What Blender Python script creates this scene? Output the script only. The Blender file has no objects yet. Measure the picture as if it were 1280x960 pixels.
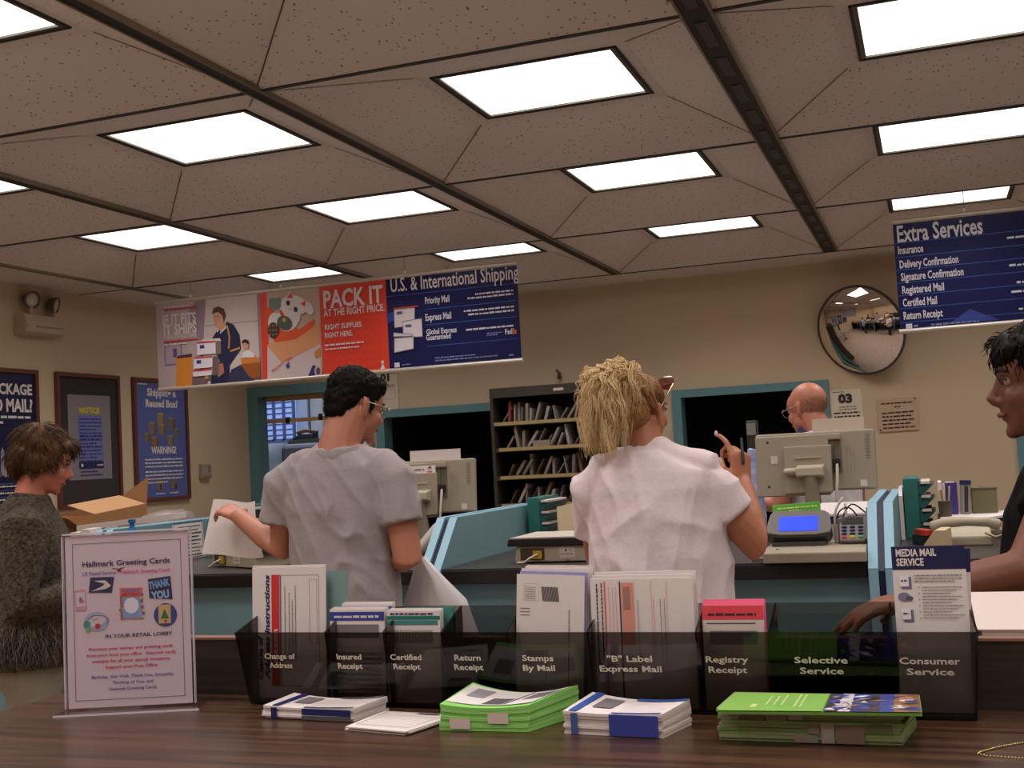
import bpy, bmesh, math, random
from mathutils import Vector, Matrix, noise
random.seed(7)
PI = math.pi
SC = bpy.context.scene
COL = SC.collection
# ------------------------------------------------------------------ camera
cam_d = bpy.data.cameras.new('camera'); cam = bpy.data.objects.new('camera', cam_d); COL.objects.link(cam)
cam_d.sensor_width = 36.0; cam_d.lens = 1472.28 / 1280 * 36.0; cam_d.clip_start = 0.05
YAW, PITCH, ROLL = -0.3407, 0.0612, -0.0534
cyw, syw, cpt, spt = math.cos(YAW), math.sin(YAW), math.cos(PITCH), math.sin(PITCH)
fw = Vector((syw * cpt, cyw * cpt, spt)); rt = Vector((cyw, -syw, 0)); up = rt.cross(fw)
a_ = rt * math.cos(ROLL) + up * math.sin(ROLL); b_ = -rt * math.sin(ROLL) + up * math.cos(ROLL)
m3 = Matrix((a_, b_, -fw)).transposed()
cam.matrix_world = Matrix.Translation((0, 0, 1.405)) @ m3.to_4x4()
SC.camera = cam
# ------------------------------------------------------------------ world, exposure
w = bpy.data.worlds.new('world'); SC.world = w; w.use_nodes = True
w.node_tree.nodes['Background'].inputs[0].default_value = (0.5, 0.48, 0.5, 1)
w.node_tree.nodes['Background'].inputs[1].default_value = 0.05
SC.view_settings.view_transform = 'Standard'
try: SC.view_settings.look = 'None'
except Exception: pass
SC.view_settings.exposure = 0.0
SC.view_settings.gamma = 1.0
SC.view_settings.use_curve_mapping = False
LIGHT_STRENGTH = 2.0
LAMP_WATTS = 7.6
LIGHT_COLOR = (1.0, 0.945, 0.925)

# ------------------------------------------------------------------ materials
def lin(r, g, b):
    def f(c):
        c /= 255.0
        return c / 12.92 if c <= 0.04045 else ((c + 0.055) / 1.055) ** 2.4
    return (f(r), f(g), f(b), 1)
MATS = {}
def mat(name, rgb, rough=0.6, metal=0.0, var=0.0, scale=6.0, bump=0.0, bscale=40.0, stretch=None, rgb2=None, spec=None, emit=None, estr=0.0, sheen=0.0, detail=4.0, contrast=None, bdist=0.01):
    if name in MATS: return MATS[name]
    m = bpy.data.materials.new(name); m.use_nodes = True
    nt = m.node_tree; N = nt.nodes; L = nt.links; p = N['Principled BSDF']
    c = lin(*rgb); p.inputs['Base Color'].default_value = c
    p.inputs['Roughness'].default_value = rough; p.inputs['Metallic'].default_value = metal
    if spec is not None: p.inputs['Specular IOR Level'].default_value = spec
    if sheen: p.inputs['Sheen Weight'].default_value = sheen
    if emit: p.inputs['Emission Color'].default_value = lin(*emit); p.inputs['Emission Strength'].default_value = estr
    if var or bump or rgb2:
        tc = N.new('ShaderNodeTexCoord'); mp = N.new('ShaderNodeMapping'); L.new(tc.outputs['Object'], mp.inputs[0])
        if stretch: mp.inputs['Scale'].default_value = stretch
    if var or rgb2:
        n = N.new('ShaderNodeTexNoise'); n.inputs['Scale'].default_value = scale; n.inputs['Detail'].default_value = detail; L.new(mp.outputs[0], n.inputs['Vector'])
        r = N.new('ShaderNodeValToRGB'); L.new(n.outputs['Fac'], r.inputs[0])
        lo, hi = contrast or (0.3, 0.7)
        r.color_ramp.elements[0].position = lo; r.color_ramp.elements[1].position = hi
        if rgb2: c2 = lin(*rgb2)
        else: c2 = tuple(min(1, x * (1 + var)) for x in c[:3]) + (1,)
        c1 = c if rgb2 else tuple(x * (1 - var) for x in c[:3]) + (1,)
        r.color_ramp.elements[0].color = c1; r.color_ramp.elements[1].color = c2
        L.new(r.outputs[0], p.inputs['Base Color'])
    if bump:
        n2 = N.new('ShaderNodeTexNoise'); n2.inputs['Scale'].default_value = bscale; n2.inputs['Detail'].default_value = 5; L.new(mp.outputs[0], n2.inputs['Vector'])
        bp = N.new('ShaderNodeBump'); bp.inputs['Strength'].default_value = bump; bp.inputs['Distance'].default_value = bdist
        L.new(n2.outputs['Fac'], bp.inputs['Height']); L.new(bp.outputs[0], p.inputs['Normal'])
    MATS[name] = m; return m
def flat(r, g, b, rough=0.55, spec=0.4): return mat('ink_%d_%d_%d' % (r, g, b), (r, g, b), rough, spec=spec)

WHITE = mat('paper_white', (226, 214, 210), 0.7)
BLACK = mat('black_plastic', (22, 21, 22), 0.4)
WALL = mat('cream_wall', (204, 184, 154), 0.85, var=0.02, scale=3, bump=0.05, bscale=160)
BEIGE = mat('beige_plastic', (158, 146, 126), 0.5, var=0.02)
BEIGE2 = mat('pale_beige_plastic', (178, 166, 142), 0.5)
TEALF = mat('teal_painted_trim', (96, 140, 146), 0.5, var=0.03)
TEAL = mat('teal_laminate', (114, 150, 156), 0.5, var=0.02, scale=30)
LBLUE = mat('light_blue_edge', (140, 182, 200), 0.5)
NAVY = mat('navy_edge', (24, 24, 60), 0.5)
CHAR = mat('black_laminate', (26, 24, 23), 0.35, var=0.1, scale=60)
GREYTOP = mat('dark_grey_laminate', (52, 46, 43), 0.35, var=0.12, scale=80)
GREEN_PL = mat('teal_green_plastic', (44, 112, 106), 0.4)
SHELFM = mat('dark_olive_metal', (62, 56, 48), 0.5, var=0.05)
SHELFE = mat('shelf_lip_tan', (170, 150, 104), 0.6, var=0.12, scale=40, stretch=(1, 1, 1))
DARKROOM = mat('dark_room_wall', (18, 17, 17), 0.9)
ALU = mat('pale_aluminium_rail', (206, 196, 182), 0.35, metal=0.3)
SKIN = mat('skin', (184, 120, 94), 0.5, var=0.04, scale=14)
PAPER2 = mat('paper_warm', (212, 196, 186), 0.75)

# ------------------------------------------------------------------ mesh helpers
def obj(name, bm, m, parent=None, smooth=None, kind=None, label=None, bevel=0.0, recalc=True):
    if recalc: bmesh.ops.recalc_face_normals(bm, faces=bm.faces[:])
    me = bpy.data.meshes.new(name); bm.to_mesh(me); bm.free()
    o = bpy.data.objects.new(name, me); COL.objects.link(o)
    for mm in (m if isinstance(m, (list, tuple)) else [m]): me.materials.append(mm)
    if smooth is not None:
        for p in me.polygons: p.use_smooth = True
        if smooth < 180:
            try: me.set_sharp_from_angle(angle=math.radians(smooth))
            except Exception: pass
    if parent: o.parent = parent
    if kind: o['kind'] = kind
    if label: o['label'] = label
    if bevel:
        b = o.modifiers.new('bevel', 'BEVEL'); b.width = bevel; b.segments = 2; b.limit_method = 'ANGLE'
    return o
def thing(name, label, cat, loc=(0, 0, 0), rotz=0.0, group=None, rot=None):
    o = bpy.data.objects.new(name, None); COL.objects.link(o); o.empty_display_size = 0.05
    o.location = loc; o.rotation_euler = rot if rot else (0, 0, rotz)
    o['label'] = label; o['category'] = cat
    if group: o['group'] = group
    return o
def tag(o, label, cat, group=None):
    o['label'] = label; o['category'] = cat
    if group: o['group'] = group
    return o
def struct(name, bm, m, **k): return obj(name, bm, m, kind='structure', **k)
def B(): return bmesh.new()
def box(bm, x0, y0, z0, x1, y1, z1, M=None):
    vs = [bm.verts.new(Vector(p) if M is None else M @ Vector(p)) for p in
          ((x0, y0, z0), (x1, y0, z0), (x1, y1, z0), (x0, y1, z0), (x0, y0, z1), (x1, y0, z1), (x1, y1, z1), (x0, y1, z1))]
    for f in ((0, 3, 2, 1), (4, 5, 6, 7), (0, 1, 5, 4), (1, 2, 6, 5), (2, 3, 7, 6), (3, 0, 4, 7)): bm.faces.new([vs[i] for i in f])
    return bm
def quad(bm, *pts):
    return bm.faces.new([bm.verts.new(p) for p in pts])
def prism(bm, pts, d, M=None):
    """closed outline pts (3D, planar) pushed along vector d"""
    d = Vector(d); T = (lambda p: p) if M is None else (lambda p: M @ p)
    a = [bm.verts.new(T(Vector(p))) for p in pts]; b = [bm.verts.new(T(Vector(p) + d)) for p in pts]
    bm.faces.new(a); bm.faces.new(list(reversed(b)))
    n = len(a)
    for i in range(n): bm.faces.new((a[i], b[i], b[(i + 1) % n], a[(i + 1) % n]))
    return bm
def frames(pts):
    out = []; prev = None
    for i, p in enumerate(pts):
        t = (pts[min(i + 1, len(pts) - 1)] - pts[max(i - 1, 0)])
        if t.length < 1e-9: t = Vector((0, 0, 1))
        t.normalize()
        if prev is None:
            r = Vector((1, 0, 0)) if abs(t.x) < 0.8 else Vector((0, 1, 0))
        else: r = prev
        u = (r - t * r.dot(t)).normalized(); v = t.cross(u); prev = u
        out.append((t, u, v))
    return out
def tube(bm, pts, rad, seg=10, caps='round', flatten=None):
    """tapered closed tube; rad float or list of r or (ru, rv)"""
    pts = [Vector(p) for p in pts]; n = len(pts)
    if not isinstance(rad, (list, tuple)): rad = [rad] * n
    R = [(r, r) if not isinstance(r, (list, tuple)) else r for r in rad]
    F = frames(pts); rings = []
    def ring(c, u, v, ru, rv): return [bm.verts.new(c + u * (math.cos(2 * PI * k / seg) * ru) + v * (math.sin(2 * PI * k / seg) * rv)) for k in range(seg)]
    seq = []
    if caps == 'round':
        t, u, v = F[0]
        for a in (80, 55, 28): s = math.sin(math.radians(a)); c = math.cos(math.radians(a)); seq.append((pts[0] - t * (s * min(R[0])), u, v, R[0][0] * c, R[0][1] * c))
    for i in range(n): seq.append((pts[i], F[i][1], F[i][2], R[i][0], R[i][1]))
    if caps == 'round':
        t, u, v = F[-1]
        for a in (28, 55, 80): s = math.sin(math.radians(a)); c = math.cos(math.radians(a)); seq.append((pts[-1] + t * (s * min(R[-1])), u, v, R[-1][0] * c, R[-1][1] * c))
    rings = [ring(*q) for q in seq]
    for a, b in zip(rings, rings[1:]):
        for k in range(seg): bm.faces.new((a[k], a[(k + 1) % seg], b[(k + 1) % seg], b[k]))
    bm.faces.new(list(reversed(rings[0]))); bm.faces.new(rings[-1])
    return bm
def loft(bm, secs, seg=24, axis='z', power=2.0):
    """secs: (x, y, z, rx, ry) horizontal ellipses"""
    rings = []
    for (x, y, z, rx, ry) in secs:
        r = []
        for k in range(seg):
            a = 2 * PI * k / seg; c, s = math.cos(a), math.sin(a)
            c = math.copysign(abs(c) ** (2 / power), c); s = math.copysign(abs(s) ** (2 / power), s)
            r.append(bm.verts.new((x + rx * c, y + ry * s, z)))
        rings.append(r)
    for a, b in zip(rings, rings[1:]):
        for k in range(seg): bm.faces.new((a[k], a[(k + 1) % seg], b[(k + 1) % seg], b[k]))
    bm.faces.new(list(reversed(rings[0]))); bm.faces.new(rings[-1])
    return bm
def lathe(bm, prof, c=(0, 0, 0), seg=20, M=None):
    rings = []
    for (r, z) in prof:
        ring = []
        for k in range(seg):
            p = Vector((c[0] + r * math.cos(2 * PI * k / seg), c[1] + r * math.sin(2 * PI * k / seg), c[2] + z))
            ring.append(bm.verts.new(p if M is None else M @ p))
        rings.append(ring)
    for a, b in zip(rings, rings[1:]):
        for k in range(seg): bm.faces.new((a[k], a[(k + 1) % seg], b[(k + 1) % seg], b[k]))
    bm.faces.new(list(reversed(rings[0]))); bm.faces.new(rings[-1])
    return bm
def ell(bm, c, r, M=None, seg=18, rings=12):
    c = Vector(c); T = Matrix.Translation(c) @ (M.to_4x4() if M is not None else Matrix.Identity(4)) @ Matrix.Diagonal((r[0], r[1], r[2], 1))
    bmesh.ops.create_uvsphere(bm, u_segments=seg, v_segments=rings, radius=1.0, matrix=T)
    return bm
def cyl(bm, c, r, h, seg=18, M=None): return lathe(bm, [(r, 0), (r, h)], c, seg, M)

# ------------------------------------------------------------------ flat printed matter
def text_mesh(bm, s, u, v, cap, layer_y, align='l', fit=None, bold=0.0, rot=0.0, shear=0.0, T=None):
    cu = bpy.data.curves.new('t', 'FONT'); cu.body = s; cu.size = cap / 0.70; cu.resolution_u = 2
    cu.offset = bold * cap; cu.shear = shear
    o = bpy.data.objects.new('t', cu); me = o.to_mesh()
    if len(me.vertices):
        xs = [q.co.x for q in me.vertices]; x0, x1 = min(xs), max(xs); W = x1 - x0
        k = fit / W if fit else 1.0
        sh = {'l': 0, 'c': -W * k / 2, 'r': -W * k}[align]
        cr, sr = math.cos(rot), math.sin(rot); vs = []
        for q in me.vertices:
            x = (q.co.x - x0) * k + sh; y = q.co.y
            pu, pv = u + x * cr - y * sr, v + x * sr + y * cr
            vs.append(bm.verts.new((pu, layer_y, pv) if T is None else T(pu, layer_y, pv)))
        for p in me.polygons:
            try: bm.faces.new([vs[i] for i in p.vertices])
            except ValueError: pass
    o.to_mesh_clear(); bpy.data.objects.remove(o); bpy.data.curves.remove(cu)
class Sheet:
    """flat print in the parent's local x (right) / z (up) plane, facing -y"""
    def __init__(s, parent, eps=0.001, base=0.0, T=None):
        s.p = parent; s.eps = eps; s.base = base; s.d = {}; s.T = T
    def bm(s, part, m):
        k = (part, m.name)
        if k not in s.d: s.d[k] = (bmesh.new(), m)
        return s.d[k][0]
    def y(s, layer): return s.base - s.eps * layer
    def P(s, u, y, v): return (u, y, v) if s.T is None else s.T(u, y, v)
    def poly(s, part, m, pts, layer=1):
        s.c = getattr(s, 'c', 0) + 1   # later prints lie a hair above earlier ones
        bm = s.bm(part, m); bm.faces.new([bm.verts.new(s.P(u, s.y(layer) - 3e-6 * s.c, v)) for u, v in pts])
    def rect(s, part, m, u0, v0, u1, v1, layer=1): s.poly(part, m, ((u0, v0), (u1, v0), (u1, v1), (u0, v1)), layer)
    def oval(s, part, m, u, v, ru, rv, layer=1, n=18, a=0.0):
        s.poly(part, m, [(u + ru * math.cos(2 * PI * k / n) * math.cos(a) - rv * math.sin(2 * PI * k / n) * math.sin(a),
                          v + ru * math.cos(2 * PI * k / n) * math.sin(a) + rv * math.sin(2 * PI * k / n) * math.cos(a)) for k in range(n)], layer)
    def line(s, part, m, pts, wd, layer=1):
        for (a, b), (c, d) in zip(pts, pts[1:]):
            l = math.hypot(c - a, d - b) or 1; nx, ny = -(d - b) / l * wd / 2, (c - a) / l * wd / 2
            s.poly(part, m, ((a + nx, b + ny), (a - nx, b - ny), (c - nx, d - ny), (c + nx, d + ny)), layer)
    def frame(s, part, m, u0, v0, u1, v1, wd, layer=1):
        s.rect(part, m, u0, v0, u1, v0 + wd, layer); s.rect(part, m, u0, v1 - wd, u1, v1, layer)
        s.rect(part, m, u0, v0 + wd, u0 + wd, v1 - wd, layer); s.rect(part, m, u1 - wd, v0 + wd, u1, v1 - wd, layer)
    def text(s, part, m, t, u, v, cap, layer=2, **k):
        s.n = getattr(s, 'n', 0) + 1; key = (part, m.name, s.n); s.d[key] = (bmesh.new(), m); text_mesh(s.d[key][0], t, u, v, cap, s.y(layer), T=s.T, **k)
    def scrib(s, part, m, u0, v, u1, h, layer=2, seed=0):
        """one line of print too small to read: word-length dashes"""
        r = random.Random(seed * 131 + int(v * 9999)); u = u0
        while u < u1 - h * 0.4:
            wl = min(r.uniform(1.2, 4.2) * h, u1 - u); s.rect(part, m, u, v, u + wl, v + h * r.uniform(0.75, 1.0), layer); u += wl + h * 0.55
    def vscrib(s, part, m, u, v0, v1, h, layer=2, seed=0):
        r = random.Random(seed * 77 + int(u * 9999)); v = v0
        while v < v1 - h * 0.4:
            wl = min(r.uniform(1.2, 4.2) * h, v1 - v); s.rect(part, m, u, v, u + h * r.uniform(0.75, 1.0), v + wl, layer); v += wl + h * 0.55
    def done(s):
        for key, (bm, m) in s.d.items(): obj(key[0], bm, m, s.p, recalc=False)
        s.d = {}

# ------------------------------------------------------------------ ROOM
CZ = 2.6995
XL, YB = -5.585, 8.88
XR, YF = 3.6, -3.2
bm = B(); box(bm, -7.6, YF - 0.2, -0.1, XR + 0.2, 11.6, 0.0); struct('floor', bm, mat('brown_floor', (148, 130, 116), 0.5, var=0.15, scale=8))
bm = B(); box(bm, XL - 0.12, YF, 0, XL, YB, 2.9); struct('wall_left', bm, WALL)
bm = B(); box(bm, XR, YF, 0, XR + 0.12, YB, 2.9); struct('wall_right', bm, WALL)
bm = B(); box(bm, XL, YF - 0.12, 0, XR, YF, 2.9); struct('wall_front', bm, WALL)
# back wall with three openings
O1 = (-5.57, -4.44, 0.0, 2.03); O2 = (-4.33, -2.95, 0.0, 1.78); O3 = (-1.83, -0.735, 0.0, 1.78); O4 = (0.57, 1.55, 0.0, 1.78)
bm = B(); T0, T1 = YB, YB + 0.12
xs = [XL] + [v for o in (O1, O2, O3, O4) for v in o[:2]] + [XR]
for i in range(0, len(xs), 2): box(bm, xs[i], T0, 0, xs[i + 1], T1, 2.9)
for o in (O1, O2, O3, O4): box(bm, o[0], T0, o[3], o[1], T1, 2.9)
struct('wall_back', bm, WALL)
def opening(name, o, jw=0.09, head=0.07, left=True, right=True, lw=None):
    bm = B(); d0, d1 = YB - 0.025, YB + 0.13
    lw = jw if lw is None else lw
    if left: box(bm, o[0] - lw * 0.4, d0, 0, o[0] + lw * 0.6, d1, o[3] + head)
    if right: box(bm, o[1] - jw * 0.5, d0, 0, o[1] + jw * 0.5, d1, o[3] + head)
    box(bm, o[0] + (lw * 0.6 if left else 0), d0, o[3], o[1] - (jw * 0.5 if right else 0), d1, o[3] + head)
    return struct(name, bm, TEALF)
opening('trim_1', O1, 0.10, 0.09, lw=0.14)
opening('trim_2', O2, 0.075, 0.065); opening('trim_3', O3, 0.07, 0.06); opening('trim_4', O4, 0.08, 0.06)
# unlit room behind the wide openings, its darkness painted as near-black walls
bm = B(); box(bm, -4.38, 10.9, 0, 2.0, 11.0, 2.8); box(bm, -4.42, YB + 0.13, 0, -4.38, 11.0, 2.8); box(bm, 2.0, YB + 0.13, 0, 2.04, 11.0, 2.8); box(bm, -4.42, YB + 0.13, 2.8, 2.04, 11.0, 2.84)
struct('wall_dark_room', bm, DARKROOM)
# lit office behind the left opening
OFF = mat('office_panel_grey_blue', (176, 186, 190), 0.7, var=0.03)
bm = B(); box(bm, -7.4, 11.2, 0, -4.42, 11.3, 2.8); struct('wall_office', bm, OFF)
bm = B(); box(bm, -7.5, YB + 0.12, 0, -7.4, 11.3, 2.8); struct('wall_office_left', bm, OFF)
bm = B(); box(bm, -7.4, YB + 0.12, 0, XL, YB + 0.2, 2.8); struct('wall_office_front', bm, OFF)
bm = B(); box(bm, -7.5, YB + 0.12, 2.8, -4.42, 11.3, 2.86); struct('ceiling_office', bm, OFF)
bm = B(); box(bm, -6.75, 11.02, 1.72, -6.38, 11.06, 2.25)
win = struct('window_1', bm, mat('window_daylight', (120, 150, 210), 0.5, emit=(140, 162, 220), estr=0.9))
bm = B()
for k in range(9): z = 1.75 + k * 0.058; box(bm, -6.75, 10.99, z, -6.38, 11.015, z + 0.018)
for x in (-6.77, -6.62, -6.5, -6.38): box(bm, x, 10.97, 1.70, x + 0.02, 11.01, 2.27)
box(bm, -6.78, 10.97, 2.25, -6.36, 11.07, 2.29); box(bm, -6.78, 10.97, 1.68, -6.36, 11.07, 1.72)
obj('blind', bm, mat('blue_grey_blind', (92, 110, 150), 0.6), win)
bm = B(); box(bm, -6.84, 11.0, 1.70, -6.775, 11.05, 2.26); obj('bright_pane', bm, mat('bright_daylight', (240, 240, 255), 0.5, emit=(235, 238, 255), estr=5.0), win)
bm = B()
for x in (-6.30, -6.08, -5.80, -5.45): box(bm, x, 11.16, 1.2, x + 0.015, 11.2, 2.6)
struct('trim_5', bm, mat('grey_seam', (110, 120, 130), 0.7))

t = thing('office_lamp', 'ceiling lamp inside the office behind the left opening', 'ceiling light', (-5.9, 10.0, 2.799))  # added out of sight to brighten the office
bm = B(); box(bm, -0.62, -0.32, -0.05, 0.62, 0.32, 0.0); obj('housing', bm, BEIGE, t)
bm = B(); box(bm, -0.58, -0.28, -0.06, 0.58, 0.28, -0.0505); obj('diffuser', bm, mat('office_lamp_glow', (255, 250, 245), 0.5, emit=(240, 240, 255), estr=10.0), t)
# ceiling: coffered modules
GX = [-6.655, -5.131, -3.632, -2.108, -0.580, 0.944, 2.468, 3.99]
GY = [-4.72, -3.08, -1.43, 0.21, 1.84, 3.47, 5.09, 6.743, 8.384]
TILE = mat('acoustic_tile', (182, 164, 148), 0.9, rgb2=(182, 164, 148), bump=0.0)
def tile_nodes():
    nt = TILE.node_tree; N = nt.nodes; L = nt.links; p = N['Principled BSDF']
    tc = N.new('ShaderNodeTexCoord'); v = N.new('ShaderNodeTexVoronoi'); v.inputs['Scale'].default_value = 42
    n = N.new('ShaderNodeTexNoise'); n.inputs['Scale'].default_value = 9
    mx = N.new('ShaderNodeMixRGB'); mx.inputs[0].default_value = 0.03; L.new(tc.outputs['Object'], mx.inputs[1]); L.new(n.outputs['Color'], mx.inputs[2]); L.new(mx.outputs[0], v.inputs['Vector'])
    r = N.new('ShaderNodeValToRGB'); L.new(v.outputs['Distance'], r.inputs[0])
    r.color_ramp.elements[0].position = 0.10; r.color_ramp.elements[0].color = lin(112, 101, 94)
    r.color_ramp.elements[1].position = 0.2; r.color_ramp.elements[1].color = lin(*TILE_RGB)
    L.new(r.outputs[0], p.inputs['Base Color'])
TILE_RGB = (210, 199, 192)
tile_nodes()
LXH, LYH, LD, LOX, LOY = 0.3626, 0.3075, 0.147, 0.013, 0.056
bm = B(); cells = []
GW = {-0.580: 0.05}
for i in range(len(GX) - 1):
    for j in range(len(GY) - 1):
        if i == 0: continue
        x0, x1, y0, y1 = GX[i], GX[i + 1], GY[j], GY[j + 1]
        cx, cy = (x0 + x1) / 2 + LOX, (y0 + y1) / 2 + LOY
        o = [(x0, y0), (x1, y0), (x1, y1), (x0, y1)]
        n = [(cx - LXH, cy - LYH), (cx + LXH, cy - LYH), (cx + LXH, cy + LYH), (cx - LXH, cy + LYH)]
        # small flat margin round the light
        mg = 0.045
        q = [(cx - LXH - mg, cy - LYH - mg), (cx + LXH + mg, cy - LYH - mg), (cx + LXH + mg, cy + LYH + mg), (cx - LXH - mg, cy + LYH + mg)]
        zz = CZ + LD - 0.008
        for k in range(4):
            k2 = (k + 1) % 4
            quad(bm, (*o[k], CZ), (*o[k2], CZ), (*q[k2], zz), (*q[k], zz))
            quad(bm, (*q[k], zz), (*q[k2], zz), (*n[k2], CZ + LD), (*n[k], CZ + LD))
        cells.append((i, j, cx, cy))
# flat border strips along the left and back walls
quad(bm, (XL, YF, CZ), (GX[1], YF, CZ), (GX[1], GY[-1], CZ), (XL, GY[-1], CZ))
quad(bm, (XL, GY[-1], CZ), (XR, GY[-1], CZ), (XR, YB, CZ), (XL, YB, CZ))
struct('ceiling', bm, TILE, recalc=False)
bm = B()
for (i, j, cx, cy) in cells:
    mg = 0.045
    for sx, sy, X, Y in ((-1, -1, GX[i], GY[j]), (1, -1, GX[i + 1], GY[j]), (1, 1, GX[i + 1], GY[j + 1]), (-1, 1, GX[i], GY[j + 1])):
        p = Vector((X, Y, CZ)); q = Vector((cx + sx * (LXH + mg), cy + sy * (LYH + mg), CZ + LD - 0.008)); d = (q - p).normalized(); n_ = d.cross(Vector((0, 0, 1))).normalized() * 0.0028; dn = Vector((0, 0, -0.0025))
        quad(bm, p - n_ + dn, p + n_ + dn, q + n_ + dn, q - n_ + dn)
struct('trim_40', bm, mat('tile_joint', (104, 92, 84), 0.9), recalc=False)
bm = B(); box(bm, XL - 0.12, YF - 0.12, 2.95, XR + 0.12, YB + 0.12, 3.0); struct('ceiling_deck', bm, DARKROOM)  # unseen slab added above the ceiling to block world light
# grid bars: long black slots front to back, thin bars across
SLOT = mat('black_slot', (20, 18, 17), 0.6)
TBAR = mat('tan_grid_bar', (120, 104, 84), 0.6)
n = 1
for k, x in enumerate(GX[1:-1]):
    hw = 0.045 if k == 3 else (0.026 if k else 0.012)
    bm = B(); box(bm, x - hw, YF, CZ - 0.004, x + hw, GY[-1], CZ + 0.02); t = struct('trim_%d' % (10 + k), bm, SLOT)
    bm = B()
    for sgn in (-1, 1): box(bm, x + sgn * hw - 0.004, YF, CZ - 0.008, x + sgn * hw + 0.004, GY[-1], CZ + 0.01)
    obj('edge_strip', bm, TBAR, t)
    if k == 3:
        bm = B(); yy = 0.3; r = random.Random(3)
        while yy < 8.2:
            l = r.uniform(0.18, 0.24); box(bm, x - 0.018, yy, CZ - 0.007, x + 0.020, yy + l, CZ); yy += l + 0.12
        obj('air_vane', bm, mat('dark_grey_vane', (48, 45, 42), 0.5), t)
for k, y in enumerate(GY[1:]):
    bm = B(); box(bm, XL, y - 0.009, CZ - 0.002, XR, y + 0.009, CZ + 0.012); struct('trim_%d' % (20 + k), bm, mat('dark_grid_bar', (44, 37, 32), 0.6))
# lights
DIFF = mat('lit_diffuser', (255, 250, 245), 0.5); 
_p = DIFF.node_tree.nodes['Principled BSDF']; _p.inputs['Emission Color'].default_value = (*LIGHT_COLOR, 1); _p.inputs['Emission Strength'].default_value = LIGHT_STRENGTH
FRM = mat('light_frame_grey', (84, 78, 66), 0.5)
LBL = {(2, 3): 'front-left ceiling light cut off by the top-left corner', (3, 4): None}
cell_words = {
 (2, 4): 'square recessed ceiling light cut off by the upper left corner of the photo',
 (2, 5): 'large recessed ceiling light above the left banner, second from the left corner',
 (3, 5): 'largest recessed ceiling light in the middle of the ceiling, left of the wide black slot',
 (4, 5): 'recessed ceiling light cut off by the top right corner, right of the wide black slot',
 (1, 5): 'sliver of a ceiling light at the far left edge of the photo',
 (2, 6): 'recessed ceiling light above the middle of the long left banner',
 (1, 6): 'recessed ceiling light above the emergency light, left of the long banner',
 (3, 6): 'middle one of three lights just left of the wide black slot',
 (4, 6): 'recessed light above the blue services banner, nearer of the pair there',
 (2, 7): 'thin far light peeking over the top edge of the orange and blue banner',
 (1, 7): 'thin far light above the white cat picture on the banner',
 (3, 7): 'far narrow light near the back wall, left of the wide black slot',
 (4, 7): 'far narrow light directly above the blue services banner',
}
for (i, j, cx, cy) in cells:
    if cy < -2.6 or cx > 2.9: continue
    if (i, j) in ((0, 0),): continue
    lab = cell_words.get((i, j), 'recessed ceiling light outside the photo, above the lobby')
    t = thing('ceiling_light', lab, 'ceiling light', (cx, cy, CZ + LD), 0, 'recessed square ceiling lights')
    z = 0.0
    bm = B(); fwid = 0.028
    for (x0, y0, x1, y1) in ((-LXH, -LYH, LXH, -LYH + fwid), (-LXH, LYH - fwid, LXH, LYH), (-LXH, -LYH + fwid, -LXH + fwid, LYH - fwid), (LXH - fwid, -LYH + fwid, LXH, LYH - fwid)):
        box(bm, x0, y0, -0.003, x1, y1, 0.03)
    obj('frame', bm, FRM, t)
    bm = B()
    for (x0, y0, x1, y1) in ((-LXH, -LYH, LXH, -LYH + 0.011), (-LXH, LYH - 0.011, LXH, LYH), (-LXH, -LYH, -LXH + 0.011, LYH), (LXH - 0.011, -LYH, LXH, LYH)):
        box(bm, x0, y0, -0.006, x1, y1, -0.0031)
    obj('gasket', bm, SLOT, t)
    bm = B(); box(bm, -LXH + fwid, -LYH + fwid, 0.004, LXH - fwid, LYH - fwid, 0.012); obj('diffuser', bm, DIFF, t)
    # the prismatic lens throws most of its light downwards
    ld = bpy.data.lights.new('lens_light', 'AREA'); ld.shape = 'RECTANGLE'; ld.size = 2 * (LXH - fwid); ld.size_y = 2 * (LYH - fwid); ld.energy = LAMP_WATTS; ld.color = LIGHT_COLOR; ld.spread = math.radians(125)
    lo = bpy.data.objects.new('lens_light', ld); COL.objects.link(lo); lo.parent = t; lo.location = (0, 0, 0.002)

# ------------------------------------------------------------------ SERVICE COUNTERS
DX = [-3.41, -1.80, -0.19]
def service_counter(x0, x1, label):
    t = thing('service_counter', label, 'counter', ((x0 + x1) / 2, 4.05, 0), 0, 'counter stations between the teal dividers')
    h = (x1 - x0) / 2 - 0.002
    bm = B(); box(bm, -h, 0.0, 0.944, h, 1.16, 0.996); obj('worktop_edge', bm, CHAR, t, bevel=0.004)
    bm = B(); box(bm, -h, 0.004, 0.9962, h, 1.16, 1.0); obj('worktop', bm, GREYTOP, t)
    bm = B(); box(bm, -h, 0.05, 0.10, h, 0.08, 0.944); obj('front_panel', bm, TEAL, t)
    bm = B(); box(bm, -h, 0.09, 0.0, h, 0.12, 0.10); box(bm, -h, 0.12, 0.0, -h + 0.02, 1.14, 0.944); box(bm, h - 0.02, 0.12, 0.0, h, 1.14, 0.944); obj('base', bm, CHAR, t)
    return t
service_counter(-5.1, DX[0] - 0.045, 'black topped teal counter under the open cardboard box')
service_counter(DX[0] + 0.045, DX[1] - 0.045, 'black topped teal counter the man in the grey shirt stands at')
service_counter(DX[1] + 0.045, DX[2] - 0.045, 'black topped teal counter the blonde woman stands at')
service_counter(DX[2] + 0.045, 1.4, 'black topped teal counter under the telephone and paper trays at the right')
prof = [(4.035, 0.0), (4.035, 0.975), (4.245, 1.178), (5.235, 1.178), (5.235, 0.0)]
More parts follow.
